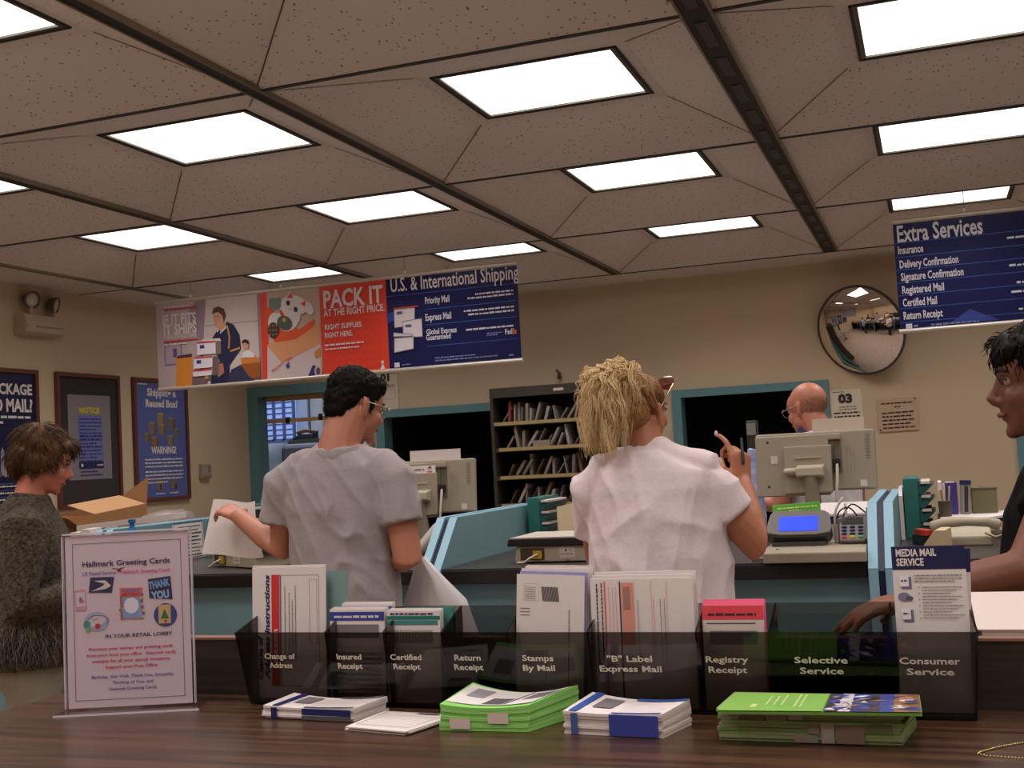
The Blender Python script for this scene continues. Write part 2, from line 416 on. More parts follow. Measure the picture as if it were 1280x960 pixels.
def divider(x, label):
    t = thing('counter_divider', label, 'divider', (x, 4.035, 0), 0, 'striped teal dividers on the service counter')
    P = [(y - 4.035, z) for y, z in prof]
    for (a, b) in ((-0.042, -0.011), (0.011, 0.042)):
        bm = B(); prism(bm, [(a, y, z) for y, z in P], (b - a, 0, 0)); s = obj('side_panel', bm, TEAL, t)
        bm = B()
        e = 0.004
        out = P[:4]; 
        for (p, q) in zip(out, out[1:]):
            dy, dz = q[0] - p[0], q[1] - p[1]; l = math.hypot(dy, dz); ny, nz = -dz / l * e, dy / l * e
            if p[1] == 0 : pass
            prism(bm, [(a, p[0], p[1]), (a, q[0], q[1]), (a, q[0] + ny, q[1] + nz), (a, p[0] + ny, p[1] + nz)], (b - a, 0, 0))
        obj('edge_strip', bm, LBLUE, s)
    bm = B(); prism(bm, [(-0.0112, y + (0.006 if y < .5 else 0), z - (0.006 if z > 0.5 else 0)) for y, z in P], (0.0224, 0, 0)); obj('core', bm, NAVY, t)
divider(DX[0], 'leftmost striped teal divider, behind the greeting card sign')
divider(DX[1], 'middle striped teal divider, between the man and the blonde woman')
divider(DX[2], 'rightmost striped teal divider, beside the blue-screen terminal')

# ------------------------------------------------------------------ FRONT COUNTER (writing desk nearest the camera)
K = 0.95
def NP(x, y, z): return Vector((K * x, K * y, 1.405 + K * (z - 1.405)))
CT = NP(0, 0, 1.0).z           # 1.02
def wood(name, c1, c2, rough=0.3, stretch=(0.6, 14, 14)):
    if name in MATS: return MATS[name]
    m = mat(name, c1, rough, rgb2=c2, scale=5, stretch=stretch, detail=8, contrast=(0.35, 0.68)); return m
WOODC = wood('walnut_laminate', (50, 31, 21), (90, 60, 42), 0.3)
WOODD = wood('dark_walnut_panel', (30, 21, 17), (56, 40, 31), 0.5, (0.7, 14, 18))
t = thing('front_counter', 'dark walnut writing counter in the foreground under the forms holder', 'counter', (0, 1.2, 0))
y0, y1 = 1.05 - 1.2, 1.775 - 1.2
xl, xr = -1.60 * K, 1.5
bm = B(); box(bm, xl, y0, CT - 0.045, xr, y1, CT); obj('worktop', bm, WOODC, t, bevel=0.003)
bm = B(); box(bm, xl + 0.03, y0 + 0.04, 0, xl + 0.06, y1 - 0.02, CT - 0.045); box(bm, xr - 0.06, y0 + 0.04, 0, xr - 0.03, y1 - 0.02, CT - 0.045)
box(bm, xl + 0.06, y1 - 0.05, 0, xr - 0.06, y1 - 0.02, CT - 0.045); box(bm, xl + 0.06, y0 + 0.1, 0.4, xr - 0.06, y1 - 0.05, 0.43); obj('base', bm, WOODD, t)
zt = NP(0, 0, 1.103).z
bm = B(); box(bm, -1.36, y1 + 0.0005, CT - 0.2, xr, y1 + 0.02, zt - 0.004); obj('back_panel', bm, WOODD, t)
bm = B(); box(bm, -1.36, y1 - 0.002, zt - 0.0038, xr, y1 + 0.022, zt); obj('panel_top_edge', bm, mat('worn_tan_edge', (138, 100, 80), 0.6), t)
bm = B(); box(bm, 0.02, y1 + 0.0205, zt - 0.026, xr, y1 + 0.46, zt - 0.004); obj('rear_shelf', bm, WOODD, t)

# smoked acrylic brochure holder
def smoke_mat(name, tr, gl=0.05):
    m = bpy.data.materials.new(name); m.use_nodes = True; nt = m.node_tree; N = nt.nodes; L = nt.links
    N.remove(N['Principled BSDF']); out = N['Material Output']
    T = N.new('ShaderNodeBsdfTransparent'); T.inputs[0].default_value = (*tr, 1)
    G = N.new('ShaderNodeBsdfGlossy'); G.inputs['Roughness'].default_value = gl; G.inputs['Color'].default_value = (1, 1, 1, 1)
    W = N.new('ShaderNodeLayerWeight'); W.inputs[0].default_value = 0.5
    P5 = N.new('ShaderNodeMath'); P5.operation = 'POWER'; L.new(W.outputs['Facing'], P5.inputs[0]); P5.inputs[1].default_value = 4.0
    F = N.new('ShaderNodeMath'); F.operation = 'MULTIPLY_ADD'; L.new(P5.outputs[0], F.inputs[0]); F.inputs[1].default_value = 0.5; F.inputs[2].default_value = 0.022
    M = N.new('ShaderNodeMixShader'); L.new(F.outputs[0], M.inputs[0]); L.new(T.outputs[0], M.inputs[1]); L.new(G.outputs[0], M.inputs[2]); L.new(M.outputs[0], out.inputs[0])
    MATS[name] = m; return m
SMOKE = smoke_mat('smoked_acrylic', (0.36, 0.33, 0.31), 0.04)
SMOKE2 = smoke_mat('smoked_acrylic_back', (0.60, 0.58, 0.57), 0.04)
ACRYL = smoke_mat('clear_acrylic', (0.97, 0.96, 0.97), 0.03)
HX = [-1.157, -0.985, -0.877, -0.773, -0.66, -0.527, -0.358, -0.249, -0.081, 0.036]
HX = [x * K for x in HX]
HY0, HY1, HYB = 1.765 * K, 1.79 * K, 1.868 * K
hold = thing('brochure_holder', 'smoked acrylic forms holder with nine lettered slots on the walnut counter', 'forms holder', (0, 0, CT))
def HP(x, y, z): return (x, y, z)
hf = 0.128 * K; hb = 0.158 * K
lean = 0.024
bm = B()
bxl, bxr = HX[0] + 0.010, HX[-1] - 0.006
prism(bm, [(bxl, HY1, 0.002), (bxr, HY1, 0.002), (HX[-1], HY1 - lean, hf), (HX[0], HY1 - lean, hf)], (0, 0.003, 0)); fp = obj('front_panel', bm, SMOKE, hold)
HYB = 1.822
bm = B(); box(bm, bxl, HYB - 0.055, 0.002, bxr, HYB - 0.052, hb); obj('back_panel', bm, SMOKE2, hold)
bm = B(); box(bm, bxl, HY1 + 0.003, 0.002, bxr, HYB - 0.055, 0.005); obj('floor_panel', bm, SMOKE, hold)
for k, x in enumerate(HX):
    bm = B(); xb = min(max(x, bxl), bxr - 0.003)
    prism(bm, [(xb, HY1 + 0.004, 0.005), (xb, HYB - 0.056, 0.005), (xb, HYB - 0.056, hb), (x, HY1 - lean + 0.004, hf)], (0.003, 0, 0)); obj('side_panel' if k in (0, 9) else 'slot_divider', bm, SMOKE, hold)
# lettering on the front panel
def HT(u, y, v):   # (x, offset, height) on the leaning front face
    return (u, HY1 - lean * (v - 0.002) / (hf - 0.002) - 0.0008, v)
sh = Sheet(fp, T=HT)
LET = mat('white_lettering', (222, 212, 196), 0.6)
labs = [(-1.074, 'Change of', 'Address', 40, 30), (-0.942, 'Insured', 'Receipt', 31, 31), (-0.838, 'Certified', 'Receipt', 38, 33), (-0.729, 'Return', 'Receipt', 31, 34), (-0.610, 'Stamps', 'By Mail', 35, 36),
        (-0.462, '"B" Label', 'Express Mail', 48, 66), (-0.313, 'Registry', 'Receipt', 43, 39), (-0.177, 'Selective', 'Service', 51, 42), (-0.028, 'Consumer', 'Service', 55, 43)]
for (x, a, b2, wa, wb) in labs:
    px = 0.95 * 0.001475
    sh = Sheet(fp, T=HT)
    sh.text('lettering', LET, a, x * K, 0.078, 0.0088, align='c', bold=0.03, fit=wa * px)
    sh.text('lettering', LET, b2, x * K, 0.063, 0.0088, align='c', bold=0.03, fit=wb * px)
    sh.done()

# ------------------------------------------------------------------ printed stock in the holder
def leaflet(name, label, cat, x, y, z0, wd, ht, n=1, lean_b=0.10, gap=0.004, m=WHITE, draw=None, group=None, roll=0.0, dx=0.0, fan=0.004, edge=None, th=0.0015, first=None):
    """upright stack of n sheets leaning back; local x right, z up, print on -y"""
    t = thing(name, label, cat, (x, y, z0), 0, group, rot=(-lean_b, roll, 0))
    for k in range(n):
        bm = B(); off = k * gap; sx = (random.uniform(-1, 1) * fan) if k else 0; sz = (k * fan * 0.9)
        box(bm, -wd / 2 + sx, off, 0.0, wd / 2 + sx, off + th, ht + sz)
        obj('sheet', bm, (first if (first and k == 0) else m), t)
    if draw:
        s = Sheet(t, eps=0.0004); draw(s, -wd / 2, wd / 2, ht); s.done()
    return t
INK = flat(54, 46, 48); INKL = flat(130, 120, 122); RED = flat(206, 52, 50); NAV = flat(30, 34, 92); BLUE = flat(56, 66, 150); PINK = flat(232, 150, 150); GREEN = flat(128, 186, 84)
FZ = CT + 0.006
Ys = 1.752
def d_coa(s, a, b, h):
    s.rect('red_band', RED, a + 0.037, 0.02, a + 0.052, h - 0.012); s.rect('rule', flat(70, 100, 150), a + 0.053, 0.02, a + 0.0545, h - 0.012)
    s.text('lettering', NAV, 'Change of', a + 0.020, 0.03, 0.009, rot=PI / 2, bold=0.05, shear=0.2, fit=0.072)
    s.text('lettering', NAV, 'Address Instructions', a + 0.033, 0.03, 0.009, rot=PI / 2, bold=0.05, shear=0.2, fit=h - 0.042)
    s.text('lettering', WHITE, 'usps.com', a + 0.048, 0.05, 0.009, rot=PI / 2, bold=0.05, fit=0.062)
    s.frame('rule', INKL, a + 0.055, 0.02, b - 0.012, h - 0.013, 0.0006)
    for k, u in enumerate((0.062, 0.070, 0.076, 0.082)): s.vscrib('fine_print', INKL, a + u, 0.06, h - 0.03 - 0.012 * (k % 3), 0.0016, seed=k)
    s.frame('rule', INKL, b - 0.030, 0.09, b - 0.016, h - 0.02, 0.0005)
leaflet('change_of_address_guide', 'tall white change of address guide with red band, in the leftmost holder slot', 'leaflet', -1.085 * K, Ys - 0.025, FZ, 0.139, 0.214, 2, 0.06, 0.004, WHITE, d_coa, fan=0.004)
leaflet('teal_form_folder', 'pale teal folder standing behind the change of address guide', 'folder', -1.055 * K, Ys - 0.008, FZ, 0.137, 0.206, 1, 0.05, m=mat('pale_teal_card', (120, 150, 146), 0.7), roll=0.03)
def d_ins(s, a, b, h):
    s.rect('blue_band', BLUE, a, h - 0.018, b, h - 0.004); s.scrib('lettering', WHITE, a + 0.008, h - 0.0135, b - 0.01, 0.004, seed=3); s.rect('barcode', INKL, a + 0.01, h - 0.045, b - 0.01, h - 0.024)
    for k in range(9): s.scrib('fine_print', INKL, a + 0.006, 0.012 + k * 0.008, b - 0.006, 0.0022, seed=k)
leaflet('insured_receipt_pad', 'front pad of white insured mail slips with a dark blue band', 'form pad', -0.943 * K, Ys - 0.04, FZ, 0.098, 0.146, 5, 0.05, 0.0035, WHITE, d_ins, fan=0.0008)
leaflet('insured_receipt_pad', 'second pad of insured mail slips standing behind the blue banded pad', 'form pad', -0.935 * K, Ys - 0.018, FZ, 0.091, 0.152, 4, 0.04, 0.0035, WHITE, lambda s, a, b, h: s.rect('blue_band', BLUE, a, h - 0.012, b, h - 0.004), fan=0.0008)
def d_cert(s, a, b, h):
    s.rect('teal_band', flat(30, 120, 110), a, h - 0.014, b, h - 0.008); s.rect('teal_band', flat(70, 130, 130), a, h - 0.022, b - 0.004, h - 0.015); s.scrib('lettering', NAV, a + 0.006, h - 0.006, b - 0.01, 0.0028, seed=5)
    for k in range(26): s.rect('barcode', INKL, a + 0.012 + k * 0.0026, h - 0.05, a + 0.0132 + k * 0.0026, h - 0.03)
leaflet('certified_receipt_pad', 'pad of white certified mail slips with green stripes', 'form pad', -0.838 * K, Ys - 0.04, FZ, 0.092, 0.143, 5, 0.05, 0.0035, WHITE, d_cert, fan=0.0008)
leaflet('certified_receipt_pad', 'green edged slip pad standing behind the green striped slips', 'form pad', -0.822 * K, Ys - 0.018, FZ, 0.088, 0.144, 3, 0.04, 0.0035, mat('teal_paper', (60, 128, 116), 0.7), fan=0.0008)
def d_stamp(s, a, b, h):
    for k in range(15): s.line('barcode', INK, ((a + 0.040 + k * 0.0018 , h - 0.018), (a + 0.041 + k * 0.0018 + 0.002, h - 0.040)), 0.0011)
    for k in range(6): s.scrib('fine_print', INKL, a + 0.014, h - 0.020 - k * 0.0034, a + 0.031, 0.0011, seed=k)
    s.frame('rule', INKL, a + 0.012, h - 0.040, a + 0.036, h - 0.014, 0.0003)
    for k in range(3): s.rect('rule', INK, a + 0.006, h - 0.052 - k * 0.005, a + 0.022, h - 0.0512 - k * 0.005)
    s.vscrib('fine_print', INK, b - 0.024, 0.02, h - 0.052, 0.0014)
for k, (dx, dz, r, lb) in enumerate(((0.0, 0.0, 0.05, ''), (0.004, 0.004, 0.045, ''), (0.006, 0.008, 0.035, ''), (0.009, 0.010, 0.04, ''), (0.012, 0.012, 0.03, ''))):
    leaflet('stamp_envelope', ['white stamps by mail envelope with a bar block, frontmost of its stack', 'second envelope of the leaning stamps by mail stack', 'middle envelope of the leaning stamps by mail stack', 'fourth envelope of the leaning stamps by mail stack', 'rearmost envelope of the leaning stamps by mail stack'][k],
            'envelope', -0.604 * K + dx, Ys - 0.044 + k * 0.006, FZ, 0.108, 0.196 + dz, 1, 0.07, 0, (WHITE, mat('lavender_paper', (150, 146, 190), 0.7), WHITE, WHITE, PAPER2)[k], d_stamp if k == 0 else None, 'stamps by mail envelopes', roll=r * 0.9, th=0.003)
def d_blab(s, a, b, h):
    s.rect('red_rule', flat(222, 110, 100), a + 0.021, 0.01, a + 0.0235, h - 0.004); s.rect('navy_rule', NAV, a + 0.0445, 0.01, a + 0.0465, h - 0.004)
    s.rect('pink_block', flat(220, 150, 128), a + 0.047, 0.09, a + 0.066, h - 0.006); s.rect('grey_block', flat(170, 120, 112), a + 0.0505, h - 0.045, a + 0.061, h - 0.012, 2)
    for k, u in enumerate((0.009, 0.0165)): s.vscrib('fine_print', INK, a + u, 0.05, h - 0.006, 0.0022, seed=k)
    for k, u in enumerate((0.028, 0.034, 0.039)): s.vscrib('fine_print', PINK, a + u, 0.06, h - 0.012, 0.0012, seed=9 + k)
    for k, u in enumerate((0.072, 0.096, 0.106, 0.112)): s.vscrib('fine_print', (INKL, PINK, INKL, INKL)[k], a + u, 0.05, h - 0.03, 0.0012, seed=19 + k)
    for u in (0.067, 0.093, 0.116): s.rect('rule', PINK, a + u, 0.02, a + u + 0.0006, h - 0.004)
for k in range(3):
    leaflet('express_label_form', ['wide white express label form with red and navy rules, frontmost of three', 'middle one of the three wide express label forms', 'rearmost of the three wide express label forms'][k], 'form', -0.447 * K + k * 0.001, Ys - 0.040 + k * 0.009, FZ, 0.156, 0.188 + k * 0.004, 2, 0.05, 0.002, WHITE, d_blab if k == 0 else None, 'express label forms', th=0.0018, fan=0.0006)
def d_reg(s, a, b, h):
    s.rect('red_front', flat(232, 72, 84), a, h - 0.020, b, h); s.scrib('lettering', INK, a + 0.008, h - 0.0145, b - 0.01, 0.0036, seed=8); s.rect('rule', INK, a + 0.006, h - 0.026, b - 0.012, h - 0.0248)
    s.rect('barcode', INKL, a + 0.01, h - 0.055, b - 0.01, h - 0.036)
leaflet('registry_receipt_pad', 'bright pink registry slip pad in the holder', 'form pad', -0.306 * K, Ys - 0.045, FZ, 0.088, 0.148, 8, 0.07, 0.003, mat('hot_pink_paper', (246, 116, 150), 0.7), d_reg, fan=0.0012, first=PAPER2)
def d_media(s, a, b, h):
    s.rect('navy_header', flat(26, 28, 74), a, h - 0.032, b, h); s.text('lettering', WHITE, 'MEDIA MAIL', a + 0.006, h - 0.0135, 0.0098, bold=0.045, fit=0.053, layer=3); s.text('lettering', WHITE, 'SERVICE', a + 0.006, h - 0.0265, 0.0098, bold=0.045, fit=0.036, layer=3)
    s.scrib('fine_print', INKL, a + 0.028, h - 0.041, b - 0.006, 0.0015); s.scrib('fine_print', INKL, a + 0.028, h - 0.045, b - 0.006, 0.0015, seed=4); s.scrib('fine_print', INKL, a + 0.028, h - 0.049, b - 0.016, 0.0015, seed=5)
    for k in range(11): s.scrib('fine_print', INKL, a + 0.037, h - 0.057 - k * 0.0042, b - 0.006 - 0.008 * (k % 3), 0.0013, seed=20 + k); 
    for k in range(0, 11, 2): s.oval('fine_print', INK, a + 0.033, h - 0.0563 - k * 0.0042, 0.0008, 0.0008, n=8)
    for k, z in enumerate((0.045, 0.090)):
        s.rect(('parcel_shadow', 'box_shadow')[k], flat(110, 104, 140), a + 0.011, h - z - 0.013, a + 0.024, h - z + 0.003); s.rect(('parcel_picture', 'box_picture')[k], flat(236, 228, 234), a + 0.0085, h - z - 0.010, a + 0.0205, h - z + 0.005, 2); s.scrib('fine_print', INK, a + 0.0105, h - z - 0.003, a + 0.018, 0.0022, 3)
    s.oval('picture_shadow', flat(130, 122, 150), a + 0.013, h - 0.069, 0.008, 0.006); s.oval('picture_shadow', flat(90, 84, 110), a + 0.020, h - 0.071, 0.005, 0.003, 2)
for k in range(2):
    leaflet('postal_leaflet', ['white leaflet with navy header in the rightmost holder slot, front one', 'second navy headed leaflet peeking out behind the first one at right'][k], 'leaflet', -0.0195 - k * 0.0045, Ys - 0.030 + k * 0.012, FZ, 0.096, 0.225 - 0.003 * k, 1, 0.06, 0.0, WHITE, d_media if k == 0 else (lambda s, a, b, h: s.rect('navy_header', flat(26, 28, 74), a, h - 0.032, b, h)), 'navy headed leaflets', roll=0.055 * k)

# ------------------------------------------------------------------ loose forms lying on the front counter
def pile(name, label, cat, corners, z0, n, th, mats, draw=None, group=None, bend=0.0, jitter=0.003, ends=None):
    """pile of n slabs; corners = 4 world xy (front-left, front-right, back-right, back-left)"""
    C4 = [Vector((x * K, y * K, 0)) for x, y in corners]; c = sum(C4, Vector()) / 4
    t = thing(name, label, cat, (c.x, c.y, z0))
    def at(u, v): return C4[0].lerp(C4[1], u).lerp(C4[3].lerp(C4[2], u), v) - c
    r = random.Random(hash(label) % 999 if False else len(label) * 7 + n)
    zz = lambda u, v: bend * ((u - 0.5) ** 2 * 4 - 0.0) * (0.4 + 0.6 * v)
    for k in range(n):
        jx, jy = r.uniform(-1, 1) * jitter, r.uniform(-1, 1) * jitter
        bm = B(); nu = 8; top = []; bot = []
        for v in (0, 0.5, 1):
            top.append([bm.verts.new(at(i / nu, v) + Vector((jx, jy, k * th + th * 0.92 + zz(i / nu, v) * (k + 1) / n))) for i in range(nu + 1)])
            bot.append([bm.verts.new(at(i / nu, v) + Vector((jx, jy, k * th + zz(i / nu, v) * k / n))) for i in range(nu + 1)])
        for a in range(2):
            for i in range(nu):
                bm.faces.new((top[a][i], top[a][i + 1], top[a + 1][i + 1], top[a + 1][i])); bm.faces.new((bot[a][i], bot[a + 1][i], bot[a + 1][i + 1], bot[a][i + 1]))
        for i in range(nu):
            bm.faces.new((bot[0][i], bot[0][i + 1], top[0][i + 1], top[0][i])); bm.faces.new((top[2][i], top[2][i + 1], bot[2][i + 1], bot[2][i]))
        for a in range(2):
            bm.faces.new((bot[a][0], top[a][0], top[a + 1][0], bot[a + 1][0])); bm.faces.new((bot[a][nu], bot[a + 1][nu], top[a + 1][nu], top[a][nu]))
        obj('sheet', bm, mats[k % len(mats)], t)
    def T(u, y, v): return at(u, v) + Vector((0, 0, n * th + zz(u, v) + 0.0006 - y))
    def TF(u, y, v): return at(u, 0) + Vector((0, -0.0032 + y, v))
    if draw:
        s = Sheet(t, eps=0.0004, T=T); f = Sheet(t, eps=0.0004, T=TF); draw(s, f, n * th); s.done(); f.done()
    return t
def strips(s, part, m, u0, v0, u1, v1, layer=1, n=6):
    for i in range(n): s.rect(part, m, u0 + (u1 - u0) * i / n, v0, u0 + (u1 - u0) * (i + 1) / n, v1, layer)
def d_blue(s, f, h):
    strips(s, 'blue_print', NAV, 0.10, 0.0, 0.17, 1.0, n=1); strips(s, 'barcode', INKL, 0.22, 0.35, 0.40, 0.85, n=2)
    strips(s, 'blue_print', NAV, 0.45, 0.0, 1.0, 0.07); strips(s, 'grey_print', flat(110, 104, 104), 0.55, 0.88, 0.98, 0.98)
    for k in range(4): strips(s, 'rule', INKL, 0.46, 0.22 + k * 0.15, 0.95, 0.232 + k * 0.15)
    f.rect('blue_print', NAV, 0.10, 0.001, 0.17, h); f.rect('blue_print', NAV, 0.45, h * 0.45, 0.99, h); f.rect('grey_print', flat(86, 80, 84), 0.45, 0.001, 0.99, h * 0.42)
pile('insured_mail_forms', 'pile of white forms with navy bands lying below the insured receipt slot', 'form pile', ((-1.061, 1.694), (-0.893, 1.684), (-0.870, 1.762), (-1.050, 1.775)), CT + 0.0005, 5, 0.0036, [WHITE], d_blue, bend=0.006)
def d_wh(s, f, h):
    strips(s, 'grey_print', flat(96, 92, 96), 0.52, 0.84, 0.80, 0.9); s.frame('rule', INKL, 0.08, 0.1, 0.92, 0.92, 0.012)
    for k in range(6): strips(s, 'rule', INKL, 0.12, 0.15 + k * 0.11, 0.88, 0.158 + k * 0.11)
pile('white_slips', 'few loose white slips spread on the counter below the certified receipt slot', 'slips', ((-0.875, 1.632), (-0.765, 1.612), (-0.728, 1.728), (-0.862, 1.740)), CT + 0.0005, 3, 0.0022, [WHITE, PAPER2, WHITE], d_wh, jitter=0.006)
GP = mat('lime_green_paper', (138, 206, 98), 0.7)
def d_green(s, f, h):
    strips(s, 'white_print', flat(226, 218, 214), 0.03, 0.12, 0.97, 0.93, n=12); strips(s, 'grey_print', flat(90, 84, 90), 0.40, 0.16, 0.62, 0.5, 2); strips(s, 'grey_print', flat(120, 114, 118), 0.72, 0.4, 0.95, 0.8, 2)
    strips(s, 'grey_print', flat(150, 144, 146), 0.12, 0.45, 0.30, 0.82, 2); strips(s, 'rule', INK, 0.64, 0.15, 0.66, 0.9, 2, n=1)
    f.rect('white_print', flat(214, 196, 184), 0.12, 0.003, 0.35, h * 0.55); f.rect('white_print', flat(214, 196, 184), 0.55, h * 0.35, 0.78, h * 0.8)
pile('customs_forms', 'curled pile of white forms with lime green edges on the counter', 'form pile', ((-0.728, 1.650), (-0.588, 1.655), (-0.545, 1.765), (-0.722, 1.772)), CT + 0.0005, 7, 0.0046, [GP, mat('pale_green_paper', (150, 206, 116), 0.7)], d_green, bend=0.013, jitter=0.002)
def d_b2(s, f, h):
    strips(s, 'blue_print', flat(52, 84, 160), 0.05, 0.0, 0.13, 1.0, n=1); strips(s, 'barcode', flat(120, 112, 116), 0.2, 0.3, 0.40, 0.8, n=2); strips(s, 'blue_print', flat(56, 88, 170), 0.5, 0.85, 1.0, 0.99)
    strips(s, 'blue_print', BLUE, 0.48, 0.0, 0.98, 0.06); f.rect('blue_print', flat(70, 90, 150), 0.08, 0.001, 0.15, h); f.rect('blue_print', BLUE, 0.47, 0.001, 0.96, h)
    for k in range(4): strips(s, 'rule', flat(150, 160, 200), 0.5, 0.2 + k * 0.14, 0.95, 0.21 + k * 0.14)
pile('express_mail_forms', 'thick pile of white forms with royal blue bands right of the green pile', 'form pile', ((-0.533, 1.650), (-0.385, 1.640), (-0.362, 1.725), (-0.520, 1.765)), CT + 0.0005, 7, 0.0042, [WHITE, PAPER2], d_b2, bend=0.006, jitter=0.0015)
def d_gb(s, f, h):
    strips(s, 'green_print', flat(128, 178, 76), 0.0, 0.0, 0.525, 1.0, n=8)
    for k, (u, mm) in enumerate(((0.53, (60, 50, 60)), (0.60, (196, 190, 196)), (0.66, (44, 60, 130)), (0.73, (70, 62, 74)), (0.80, (58, 70, 140)), (0.87, (150, 104, 66)), (0.94, (120, 86, 60)))): strips(s, 'photo_print', flat(*mm), u, 0.0, min(1.0, u + 0.07), 1.0, n=1)
    rq = random.Random(4); cs = ((220, 214, 216), (50, 62, 140), (40, 34, 40), (170, 120, 80), (60, 76, 160), (196, 186, 180), (90, 60, 50))
    for k in range(60):
        u = rq.uniform(.53, .93); v = rq.uniform(0.02, .85); l = rq.uniform(.02, .08); h = rq.uniform(.04, .14); d = rq.uniform(-.02, .05)
        s.poly('photo_print', flat(*cs[k % 7]), ((u, v), (min(1, u + l), v + d * .4), (min(1, u + l + d), min(1, v + h)), (u + d, min(1, v + h * .8))), 2)
    for k, (u, v0, v1) in enumerate(((0.40, 0.2, 0.9), (0.37, 0.2, 0.9), (0.30, 0.3, 0.85), (0.26, 0.3, 0.8), (0.22, 0.3, 0.8))): s.vscrib('lettering', flat(206, 220, 150), u, v0, v1, 0.012, 2, seed=k)
    s.rect('lettering', flat(206, 220, 150), 0.15, 0.18, 0.18, 0.35)
    pass
def d_gp(s, f, h):
    for k, (u0, u1, v0, v1, c) in enumerate(((.02, .12, .68, .98, (140, 130, 120)), (.13, .26, .68, .98, (118, 96, 86)), (.27, .38, .66, .96, (150, 122, 104)), (.40, .47, .70, .98, (172, 164, 156)), (.50, .56, .30, .62, (150, 128, 116)), (.57, .64, .02, .62, (176, 160, 150)), (.65, .80, .02, .55, (140, 112, 100)), (.81, .95, .34, .62, (104, 104, 76)), (.42, .55, .02, .26, (150, 136, 122)))):
        f.rect('photo_edge', flat(*c), u0, h * v0, u1, h * v1)
pile('brochure_pile', 'tall pile of green brochures below the registry and selective service slots', 'brochure pile', ((-0.306, 1.640), (-0.066, 1.640), (-0.05, 1.745), (-0.298, 1.750)), CT + 0.0005, 9, 0.0046, [mat('olive_green_paper', (122, 142, 88), 0.7), mat('sage_paper', (146, 150, 112), 0.7), mat('olive_paper_light', (138, 164, 92), 0.7)], d_gp, bend=0.0, jitter=0.0035)
pile('green_brochure', 'green brochure with a colour photo lying on top of the brochure pile', 'brochure', ((-0.300, 1.598), (-0.040, 1.612), (-0.044, 1.720), (-0.292, 1.712)), CT + 0.0425, 1, 0.0045, [GREEN], d_gb)
# bead chain
bm = B(); path = [NP(*p) for p in ((0.16, 1.72, 1.0), (0.10, 1.685, 1.0), (0.068, 1.66, 1.0), (0.045, 1.638, 1.0), (0.028, 1.617, 1.0), (0.024, 1.606, 1.0), (0.034, 1.597, 1.0), (0.055, 1.594, 1.0), (0.09, 1.588, 1.0), (0.15, 1.575, 1.0))]
pts = []
for a, b2 in zip(path, path[1:]):
    L_ = (b2 - a).length; m_ = max(1, int(L_ / 0.0034))
    for q in range(m_): pts.append(a.lerp(b2, q / m_))
for p in pts: bmesh.ops.create_icosphere(bm, subdivisions=1, radius=0.0015, matrix=Matrix.Translation(p + Vector((0, 0, 0.0016))))
tag(obj('bead_chain', bm, mat('brass_beads', (196, 172, 110), 0.3, metal=0.8), smooth=180), 'thin brass bead chain looped on the walnut counter at the lower right', 'chain')
# white paper stack on the rear shelf
t = thing('paper_stack', 'large white paper stack behind the counter panel at the right edge', 'paper', (0.30, 1.92, zt - 0.004))
bm = B(); box(bm, -0.255, -0.12, 0.0, 0.3, 0.22, 0.012); obj('sheets', bm, PAPER2, t)
bm = B()
v0 = []
for k in range(13):
    u = k / 12; x = -0.262 + u * 0.56; zc = 0.004 - 0.003 * u + 0.001 * math.sin(u * 5); v0.append(((x, -0.122, 0.0125), (x, 0.06, 0.014), (x, 0.25, 0.014 + zc)))
for a, b2 in zip(v0, v0[1:]):
    for q in range(2): quad(bm, a[q], b2[q], b2[q + 1], a[q + 1])
bmesh.ops.remove_doubles(bm, verts=bm.verts[:], dist=1e-5); bmesh.ops.solidify(bm, geom=bm.faces[:], thickness=0.0015); obj('curled_sheet', bm, PAPER2, t, smooth=60)

# ------------------------------------------------------------------ greeting card sign in an acrylic holder
ang = math.radians(19)
sg = thing('sign_holder', 'clear acrylic holder with the white greeting cards sign at the left', 'sign holder', (-1.441 * K - 0.012, 1.70 * K - 0.003, CT), ang)
W_, H_ = 0.2065, 0.284
tilt = math.radians(1)
def ST(u, y, v): return (u, v * math.sin(tilt) + y * math.cos(tilt), 0.006 + v * math.cos(tilt))
bm = B(); P4 = [Vector(ST(0, 0, 0)), Vector(ST(W_, 0, 0)), Vector(ST(W_, 0, H_)), Vector(ST(0, 0, H_))]; prism(bm, P4, (0, 0.0012, 0)); obj('paper_insert', bm, mat('sign_paper', (226, 208, 216), 0.6), sg)
bm = B(); e = 0.004
prism(bm, [Vector(ST(-e, -0.003, -0.003)), Vector(ST(W_ + e, -0.003, -0.003)), Vector(ST(W_ + e, -0.003, H_ + 0.002)), Vector(ST(-e, -0.003, H_ + 0.002))], (0, 0.0018, 0))
prism(bm, [Vector(ST(-e, 0.003, -0.003)), Vector(ST(W_ + e, 0.003, -0.003)), Vector(ST(W_ + e, 0.003, H_ + 0.002)), Vector(ST(-e, 0.003, H_ + 0.002))], (0, 0.0018, 0))
box(bm, -0.012, -0.035, 0.0, W_ + 0.02, 0.06, 0.003)
obj('acrylic_holder', bm, ACRYL, sg)
EDG = mat('acrylic_edge_glint', (214, 204, 214), 0.15)
bm = B(); prism(bm, [Vector(ST(-e, -0.003, H_ + 0.002)), Vector(ST(W_ + e, -0.003, H_ + 0.002)), Vector(ST(W_ + e, -0.003, H_ + 0.0045)), Vector(ST(-e, -0.003, H_ + 0.0045))], (0, 0.008, 0))
